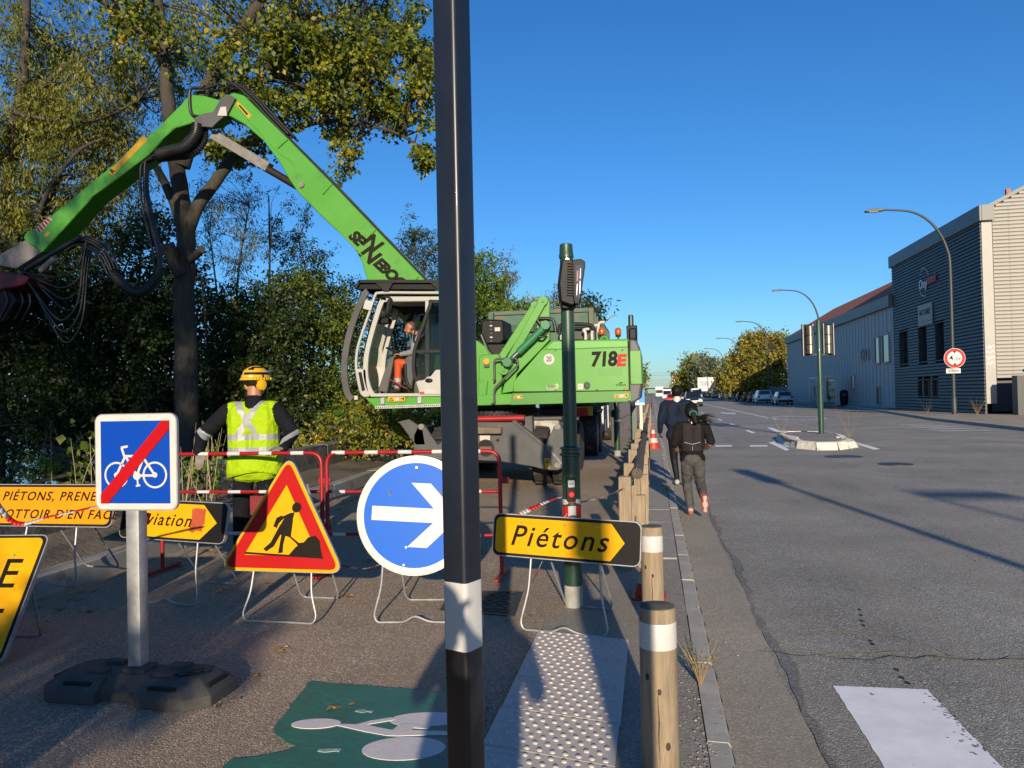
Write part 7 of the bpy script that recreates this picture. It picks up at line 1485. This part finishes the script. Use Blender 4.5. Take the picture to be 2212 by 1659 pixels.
# ---- jogging woman
jw = empty('person', (.50, 10.28, .0), R(-2), 'jogger with dark ponytail, black top and grey trousers running away', 'person')
m_top = M('jog_black', (.011, .010, .010), .9, var=.3, vscale=9, bump=.8, bscale=13, bdist=.04, spec=.12); m_trs = M('jog_grey', (.068, .066, .065), .9, var=.25, vscale=9, bump=.9, bscale=11, bdist=.05, spec=.12); m_hair = M('dark_hair', (.006, .005, .004), .6, var=.3, vscale=40, bump=.8, bscale=70, spec=.2)
m_shoe = M('shoe_coral', (.36, .055, .04), .6, var=.12, vscale=25); m_sole = M('shoe_sole', (.36, .32, .28), .7, var=.15, vscale=25); m_pack = M('running_vest', (.022, .018, .018), .8, var=.2, vscale=14, spec=.15)
jp = [('e', (.0, -.02, .72), (.138, .11, .10), 1), ('c', (-.07, -.01, .68), (-.08, .10, .42), .085, .068, 1), ('c', (-.08, .10, .42), (-.045, .02, .11), .066, .054, 1), ('c', (.072, -.02, .68), (.09, .05, .43), .085, .068, 1), ('c', (.09, .05, .43), (.12, -.24, .29), .066, .056, 1),
      ('c', (-.045, .0, .055), (-.05, .15, .035), .04, .034, 3), ('c', (-.04, -.03, .055), (-.05, .05, .04), .042, .04, 3), ('e', (.135, -.315, .19), (.046, .030, .125), 3), ('c', (.122, -.27, .28), (.128, -.29, .2), .042, .036, 3),
      ('e', (0, .0, .86), (.145, .105, .16), 0), ('c', (-.06, .01, .95), (-.075, .04, 1.12), .105, .085, 0), ('c', (.06, .01, .95), (.075, .04, 1.12), .105, .085, 0), ('c', (-.15, .03, 1.165), (.15, .03, 1.165), .06, .06, 0), ('c', (-.07, 0, .735), (.07, 0, .735), .095, .095, 0),
      ('c', (0, .04, 1.17), (.0, .055, 1.27), .045, .043, 2), ('c', (-.18, .03, 1.14), (-.225, -.06, .93), .06, .055, 0), ('c', (-.225, -.06, .93), (-.20, .12, .84), .042, .03, 2), ('c', (.18, .03, 1.14), (.235, -.08, .96), .06, .055, 0), ('c', (.235, -.08, .96), (.22, -.07, .94), .05, .042, 2), ('c', (.23, -.08, .94), (.17, .12, .86), .042, .03, 2)]
jp += hand(1, (-.195, .14, .83), (.25, .9, .25), (0, -.2, 1), 2, 1.2, .9) + hand(-1, (.165, .13, .86), (-.3, .9, .2), (0, -.2, 1), 2, 1.2, .9) + head((.0, .06, 1.345), 2, None, (0, 1, -.05), .98, 'short', 4)
jp += [('e', (.0, .0, 1.35), (.088, .085, .09), 4), ('c', (.02, -.08, 1.31), (.05, -.11, 1.22), .045, .035, 4)]
def jpaint(C, N, mi):
    x, y, z = C[:, 0], C[:, 1], C[:, 2]; mi = mi.copy()
    sole = (mi == 3) & (x > .06) & (N[:, 1] < -.5) & (np.abs(x-.135) < .014+.018*np.cos((z-.19)*30)**2) & (z > .09) & (z < .29); mi[sole] = 6
    mi[(mi == 3) & (x < .02) & (z < .03)] = 6
    mi[(mi == 3) & (x < .02) & (z > .07)] = 6
    back = (mi == 0) & (y < .05) & (z > .84) & (z < 1.2) & (np.abs(x) < .115+(z < .95)*.06); mi[back] = 5
    return mi
body('body', jp, [m_top, m_trs, M('skin_tan', hexc(172, 116, 88), .5, var=.05), m_shoe, m_hair, m_pack, m_sole], jw, jpaint, .009, 3)
b = MB()
for i in range(15):                                      # strands of the tail blown to the right
    a = Vector((.05, -.11, 1.27+random.uniform(-.03, .03))); e = Vector((.16+.16*random.random(), -.12+random.uniform(-.06, .06), 1.24+random.uniform(-.06, .08))); m1 = a.lerp(e, .5)+Vector((0, -.02, random.uniform(-.02, .05)))
    b.tube(spline([a, m1, e], 4), [.011*(1-.85*k/8) for k in range(9)], 5)
b.build('ponytail', m_hair, jw)['kind'] = 'stuff'
MB().tube([(.02+.042*math.cos(t), -.095, 1.325+.03*math.sin(t)) for t in [2*math.pi*i/14 for i in range(15)]], .014, 8).build('scrunchie', M('scrunchie_green', hexc(30, 92, 76), .8, var=.2), jw)
for p, q in (((-.10, -.118, .955), (0., -.14, .93)), ((0., -.14, .93), (.10, -.118, .955)), ((0, -.13, .90), (0, -.126, .855))): MB().bar(p, q, .006, .006).build('reflective_line', m_silver, jw)
MB().ball((0, -.062, 1.205), .016, 10, 0, (.8, .4, 1)).build('logo_mark', m_white, jw)

# ---- jogging man
jm = empty('person', (.42, 13.55, .0), R(-1), 'tall jogger in a navy jacket and black tights with short black hair', 'person')
m_navyj = M('jacket_navy', (.008, .013, .030), .8, var=.25, vscale=6, bump=1., bscale=9, bdist=.05, spec=.15); m_tights = M('tights_black', (.006, .007, .010), .6, var=.2, spec=.2)
mp2 = [('e', (0, 0, .86), (.14, .11, .11), 1), ('c', (-.08, 0, .84), (-.075, .04, .47), .095, .066, 1), ('c', (-.075, .04, .47), (-.03, .0, .12), .064, .046, 1), ('c', (.08, 0, .84), (.09, .14, .50), .095, .066, 1), ('c', (.09, .14, .5), (.11, -.16, .34), .062, .046, 1),
       ('c', (-.03, -.03, .06), (-.04, .17, .04), .045, .038, 3), ('c', (.11, -.2, .32), (.115, -.26, .12), .042, .034, 3),
       ('e', (0, .01, 1.05), (.19, .135, .2), 0), ('c', (-.09, .01, 1.1), (-.1, .04, 1.36), .135, .105, 0), ('c', (.09, .01, 1.1), (.1, .04, 1.36), .135, .105, 0), ('c', (-.19, .03, 1.40), (.19, .03, 1.40), .075, .075, 0), ('c', (-.085, 0, .87), (.085, 0, .87), .118, .118, 0),
       ('c', (0, .04, 1.42), (0, .06, 1.52), .055, .05, 2), ('c', (0, .03, 1.45), (0, .045, 1.485), .066, .064, 4), ('c', (-.22, .03, 1.38), (-.285, -.02, 1.12), .075, .062, 0), ('c', (-.285, -.02, 1.12), (-.30, .05, .93), .058, .045, 0), ('c', (.22, .03, 1.38), (.27, -.05, 1.14), .075, .062, 0), ('c', (.27, -.05, 1.14), (.2, .2, 1.1), .055, .042, 0)]
mp2 += hand(-1, (-.30, .055, .92), (0, .25, -1), (-1, 0, 0), 2, 1.2) + hand(-1, (.195, .22, 1.1), (-.3, .9, .2), (0, -.2, 1), 2, 1.3) + head((0, .07, 1.60), 2, None, (0, 1, 0), 1.02, 'short', 5) + [('e', (0, .05, 1.635), (.098, .108, .10), 5)]
body('body', mp2, [m_navyj, m_tights, m_skind, M('trainer_white', (.36, .35, .33), .6, var=.15), m_signwhite, m_hair], jm, None, .010, 3)

# ---- machine operator in the cab
op = empty('person', ((-1.273, 2.095)[0]-2.87, 14.11-.85, (-1.273, 2.095)[1]), 0, 'machine operator in grey sweater and orange trousers seated in the cab', 'person')
OX, OZ = (-1.273, 2.095)[0], (-1.273, 2.095)[1]
def q_(p, y): return (p[0]-OX, y, p[1]-OZ)
m_swt = M('sweater_grey', (.20, .19, .20), .9, var=.2, vscale=12); m_ora = M('trousers_orange', (.42, .055, .004), .7, var=.1, vscale=9)
op_ = [('e', q_((-1.227, 2.210), 0), (.17, .17, .13), 1), ('c', q_((-1.200, 2.301), 0), q_((-1.211, 2.592), 0), .15, .16, 0), ('c', q_((-1.219, 2.650), -.17), q_((-1.219, 2.650), .17), .08, .08, 0), ('c', q_((-1.244, 2.693), 0), q_((-1.311, 2.795), 0), .055, .05, 2),
       ('c', q_((-1.219, 2.634), -.2), q_((-1.249, 2.410), -.24), .07, .06, 0), ('c', q_((-1.249, 2.410), -.24), q_((-1.501, 2.384), -.16), .055, .042, 0), ('c', q_((-1.219, 2.634), .2), q_((-1.267, 2.411), .24), .07, .06, 0), ('c', q_((-1.267, 2.411), .24), q_((-1.527, 2.402), .14), .055, .042, 0),
       ('c', q_((-1.271, 2.178), -.1), q_((-1.574, 2.236), -.12), .095, .075, 1), ('c', q_((-1.574, 2.236), -.12), q_((-1.591, 1.803), -.12), .075, .06, 1), ('c', q_((-1.271, 2.178), .1), q_((-1.600, 2.237), .12), .095, .075, 1), ('c', q_((-1.600, 2.237), .12), q_((-1.626, 1.804), .12), .075, .06, 1),
       ('c', q_((-1.574, 1.753), -.12), q_((-1.714, 1.722), -.12), .05, .045, 3), ('c', q_((-1.609, 1.754), .12), q_((-1.749, 1.723), .12), .05, .045, 3)]
hc = q_((-1.379, 2.856), 0)
op_ += hand(1, q_((-1.527, 2.385), -.15), (-1, .15, .0), (0, 0, 1), 2, 1.1) + hand(-1, q_((-1.553, 2.403), .13), (-1, -.15, 0), (0, 0, 1), 2, 1.1) + head(hc, 2, None, (-1, -.1, -.12), 1.0, 'none', 4)
op_ += [('e', (hc[0]+.03, hc[1], hc[2]+.055), (.085, .082, .075), 4), ('e', (hc[0]+.055, hc[1], hc[2]+.0), (.055, .076, .075), 4), ('c', (hc[0]-.05, 0, hc[2]-.08), (hc[0]-.03, 0, hc[2]-.07), .034, .04, 4)]
def opaint(C, N, mi):
    mi = mi.copy(); z = C[:, 2]; t = (mi == 1) & (C[:, 0] < -.2); mi[t & (((z > -.3) & (z < -.235)) | ((z > -.20) & (z < -.14)))] = 5; return mi
body('body', op_, [m_swt, m_ora, m_skin, m_blackm, M('brown_hair', (.06, .032, .018), .6, var=.3), m_silver], op, opaint, .011, 3)

# ---- the photographer, whose shadow lies on the path
ph = empty('person', W(-.27, -.42, ZP), YAW, 'photographer standing behind the camera position holding up a phone', 'person')
pp = [('c', (-.1, 0, .88), (-.13, .02, .48), .1, .075, 0), ('c', (-.13, .02, .48), (-.14, 0, .1), .075, .055, 0), ('c', (.1, 0, .88), (.13, .02, .48), .1, .075, 0), ('c', (.13, .02, .48), (.14, 0, .1), .075, .055, 0), ('c', (-.14, 0, .05), (-.16, .2, .04), .05, .04, 0), ('c', (.14, 0, .05), (.16, .2, .04), .05, .04, 0),
      ('e', (0, 0, .95), (.19, .14, .16), 0), ('c', (-.09, 0, 1.), (-.1, 0, 1.3), .14, .13, 1), ('c', (.09, 0, 1.), (.1, 0, 1.3), .14, .13, 1), ('c', (-.2, 0, 1.36), (.2, 0, 1.36), .08, .08, 1), ('c', (0, 0, 1.4), (0, .02, 1.5), .055, .055, 2),
      ('c', (-.24, 0, 1.34), (-.3, .12, 1.15), .065, .055, 1), ('c', (-.3, .12, 1.15), (-.12, .29, 1.44), .05, .035, 1), ('c', (.24, 0, 1.34), (.3, .12, 1.15), .065, .055, 1), ('c', (.3, .12, 1.15), (.12, .29, 1.44), .05, .035, 1)]
pp += hand(1, (-.11, .30, 1.46), (.35, .35, .8), (1, 0, 0), 2, .8) + hand(-1, (.11, .30, 1.46), (-.35, .35, .8), (-1, 0, 0), 2, .8) + head((0, .02, 1.58), 2, None, (0, 1, 0), 1., 'short', 3)
body('body', pp, [m_dark, m_swt, m_skin, m_hair], ph, None, .014, 3)
pn = empty('phone', W(-.27, -.055, 1.585), YAW, 'dark phone held up by the photographer', 'phone'); MB().prism(rrect(.15, .075, .01), -.004, .004, 'y').build('case', m_black, pn); MB().box((0, -.0048, 0), (.14, .001, .066)).build('screen', m_pane, pn)

# ================================================================== POSTS BEHIND THE PHOTOGRAPHER (their shadows cross the view)
TANE = math.tan(SUN_EL)
def back_from(tip, h): return (tip[0]-LDIR[0]*h/TANE, tip[1]-LDIR[1]*h/TANE)
t_ = (1.994, 14.522); bx0 = back_from(t_, 5.2)
lb_ = empty('street_lamp', (bx0[0], bx0[1], 0), 0, 'street lamp behind the photographer whose shadow crosses the road', 'lamp')
MB().tube([(0, 0, 0), (0, 0, 5.1)], [.085, .06], 12).build('pole', m_lamp, lb_); MB().box((0, 0, 5.35), (.34, .3, .62)).build('lantern', m_lamp, lb_, bev=.04)
t_ = (3.831, 12.755); bx1 = back_from(t_, 7.2)
lb2 = empty('street_lamp', (bx1[0], bx1[1], 0), 0, 'second street lamp behind the photographer on the far side', 'lamp'); MB().tube([(0, 0, 0), (0, 0, 7)], [.06, .04], 10).build('pole', m_lamp, lb2); MB().box((.6, 0, 7.1), (1.3, .3, .18)).build('lantern', m_lamp, lb2, bev=.04)
def signal_behind(p, back, h, label, heads=True):
    """pole standing `back` metres up-sun of ground point p"""
    o = empty('signal_pole', (p[0]-LDIR[0]*back, p[1]-LDIR[1]*back, ZP), 0, label, 'signal'); MB().tube([(0, 0, 0), (0, 0, h)], .058, 14).build('pole', m_dkgreen, o)
    if heads: MB().box((0, -.1, h-.55), (.28, .2, .95)).build('signal_head', m_black, o, bev=.03); MB().box((0, -.08, h-1.5), (.22, .16, .32)).build('repeater', m_black, o, bev=.03)
    return o
signal_behind((-0.172, 3.537), 5.2, 2.6, 'plain signal pole just behind the photographer on the right', False); signal_behind((-1.068, 8.931), 15.5, 5.15, 'traffic signal pole farther behind the photographer'); signal_behind((-0.122, 3.423), 3.6, 2.5, 'plain green pole behind the photographer near the kerb', False)
signal_behind((-2.754, 2.981), 4.6, 1.95, 'short post behind the photographer on the left', False); signal_behind((-3.200, 3.296), 5., 2.3, 'second short post behind the photographer on the left', False)
# unseen low tree, added with a flat crown to shade the path on the left
tree('street_tree', W(-4.6, -8., 0), 'low flat-crowned tree added unseen behind the photographer to shade the path', [([W(-4.6, -8, 0), W(-4.5, -8, 1.6), W(-4.1, -8, 2.8), W(-3.3, -8, 3.4)], .08, .03), ([W(-4.4, -8, 2.), W(-3.8, -8, 3.), W(-2.7, -8, 3.45)], .04, .02)],
     clumps([(-5.4, 3.0), (-4.4, 2.8), (-3.2, 3.0), (-2.1, 3.1), (-1.75, 3.45), (-2.6, 3.75), (-4., 3.85), (-5.4, 4.1)], -8, .4, 120, .14, .3, .6), 64, .12, .6, .3, lm_drk, group='trees behind the photographer')
# ================================================================== SMALL DETAILS
def weed(loc, label, h=.25, n=16, m=lm_yel):
    o = empty('kerb_weed', loc, random.uniform(0, 6), label, 'weed'); b = MB(); cl = []
    for i in range(n):
        a = 2*math.pi*i/n+random.random(); k = h*random.uniform(.5, 1.1); e = Vector((math.cos(a)*k*.5, math.sin(a)*k*.5, k)); b.tube([(0, 0, 0), e*.5+Vector((0, 0, .02)), e], [.003, .002, .001], 4, cap=False); cl.append((e*.75, (.03, .03, .05)))
    b.build('stems', M('weed_stem', (.3, .2, .1), .9) if 'weed_stem' not in bpy.data.materials else bpy.data.materials['weed_stem'], o)['kind'] = 'stuff'; link('leaves', leafmesh('leaves', cl, 10, .022, .3, .1, m), o)['kind'] = 'stuff'
weed((.215, 4.18, .05), 'small weed growing from the kerb beside the nearest bollard', .24); weed((.2, 12.2, .05), 'tuft of weeds at the kerb beyond the joggers', .14)
weed((18.6-1.9, 43.9, .1), 'pale dry grass tuft at the foot of the nearest street lamp', .9, 26); weed((15.4, 47.3, .1), 'tall dry weed beside the nearest street lamp', .9, 8)
iw = (4.111, 26.046); weed((iw[0], iw[1], .14), 'thin weeds at the left end of the traffic island', 1.2, 7); iw2 = (5.808, 24.587); weed((iw2[0], iw2[1], .12), 'thin weeds at the right end of the traffic island', 1.0, 6)
# loose stones and fallen leaves
gv = MB()
for i in range(240):
    if i < 190: x, y = random.gauss(.19, .05), random.uniform(2.6, 4.6)
    else: x, y = random.choice([random.gauss(.42, .07), random.uniform(-.7, 3)]), random.uniform(4, 13)
    if x < .2: zz = .056
    elif x < .31: zz = .058
    else: zz = .008
    s = random.uniform(.002, .006); gv.box((x, y, zz+s*.3), (s*2, s*1.5, s), 0, random.uniform(0, 3))
tag(gv.build('gravel', M('pale_grit', (.26, .24, .21), .9, var=.4, vscale=60), smooth=False), 'pale loose grit along the kerb and gutter', 'grit', kind='stuff')
fl = []
for i in range(70):
    x, y = random.choice([(random.uniform(-4.5, -.9), random.uniform(3.2, 12)), (random.gauss(-4.6, .2), random.uniform(5, 12))]); fl.append((Vector((x, y, .062)), (.02, .02, .002)))
me = leafmesh('fallen_leaves', fl, 1, .06, .75, 0., m_dry); 
co = np.empty(len(me.vertices)*3, np.float32); me.vertices.foreach_get('co', co); co = co.reshape(-1, 3); zc = co[:, 2].reshape(-1, 4); co[:, 2] = (.056+np.clip((zc-zc.min(1)[:, None])*.25, 0, .02)).ravel(); me.vertices.foreach_set('co', co.ravel()); me.update()
tag(link('fallen_leaves', me), 'scattered dry brown leaves on the path', 'leaves', kind='stuff')
STUFFY = ('lettering', 'rivets', 'visor_ribs', 'ribs', 'red_stripes', 'white_stripes', 'studs', 'digging_worker', 'bicycle', 'joint_dirt', 'crack', 'tape_band')
for o in bpy.data.objects:
    if o.parent is not None and o.type == 'MESH' and o.name.split('.')[0] in STUFFY and o.name.split('.')[0] != 'lettering': o['kind'] = 'stuff'
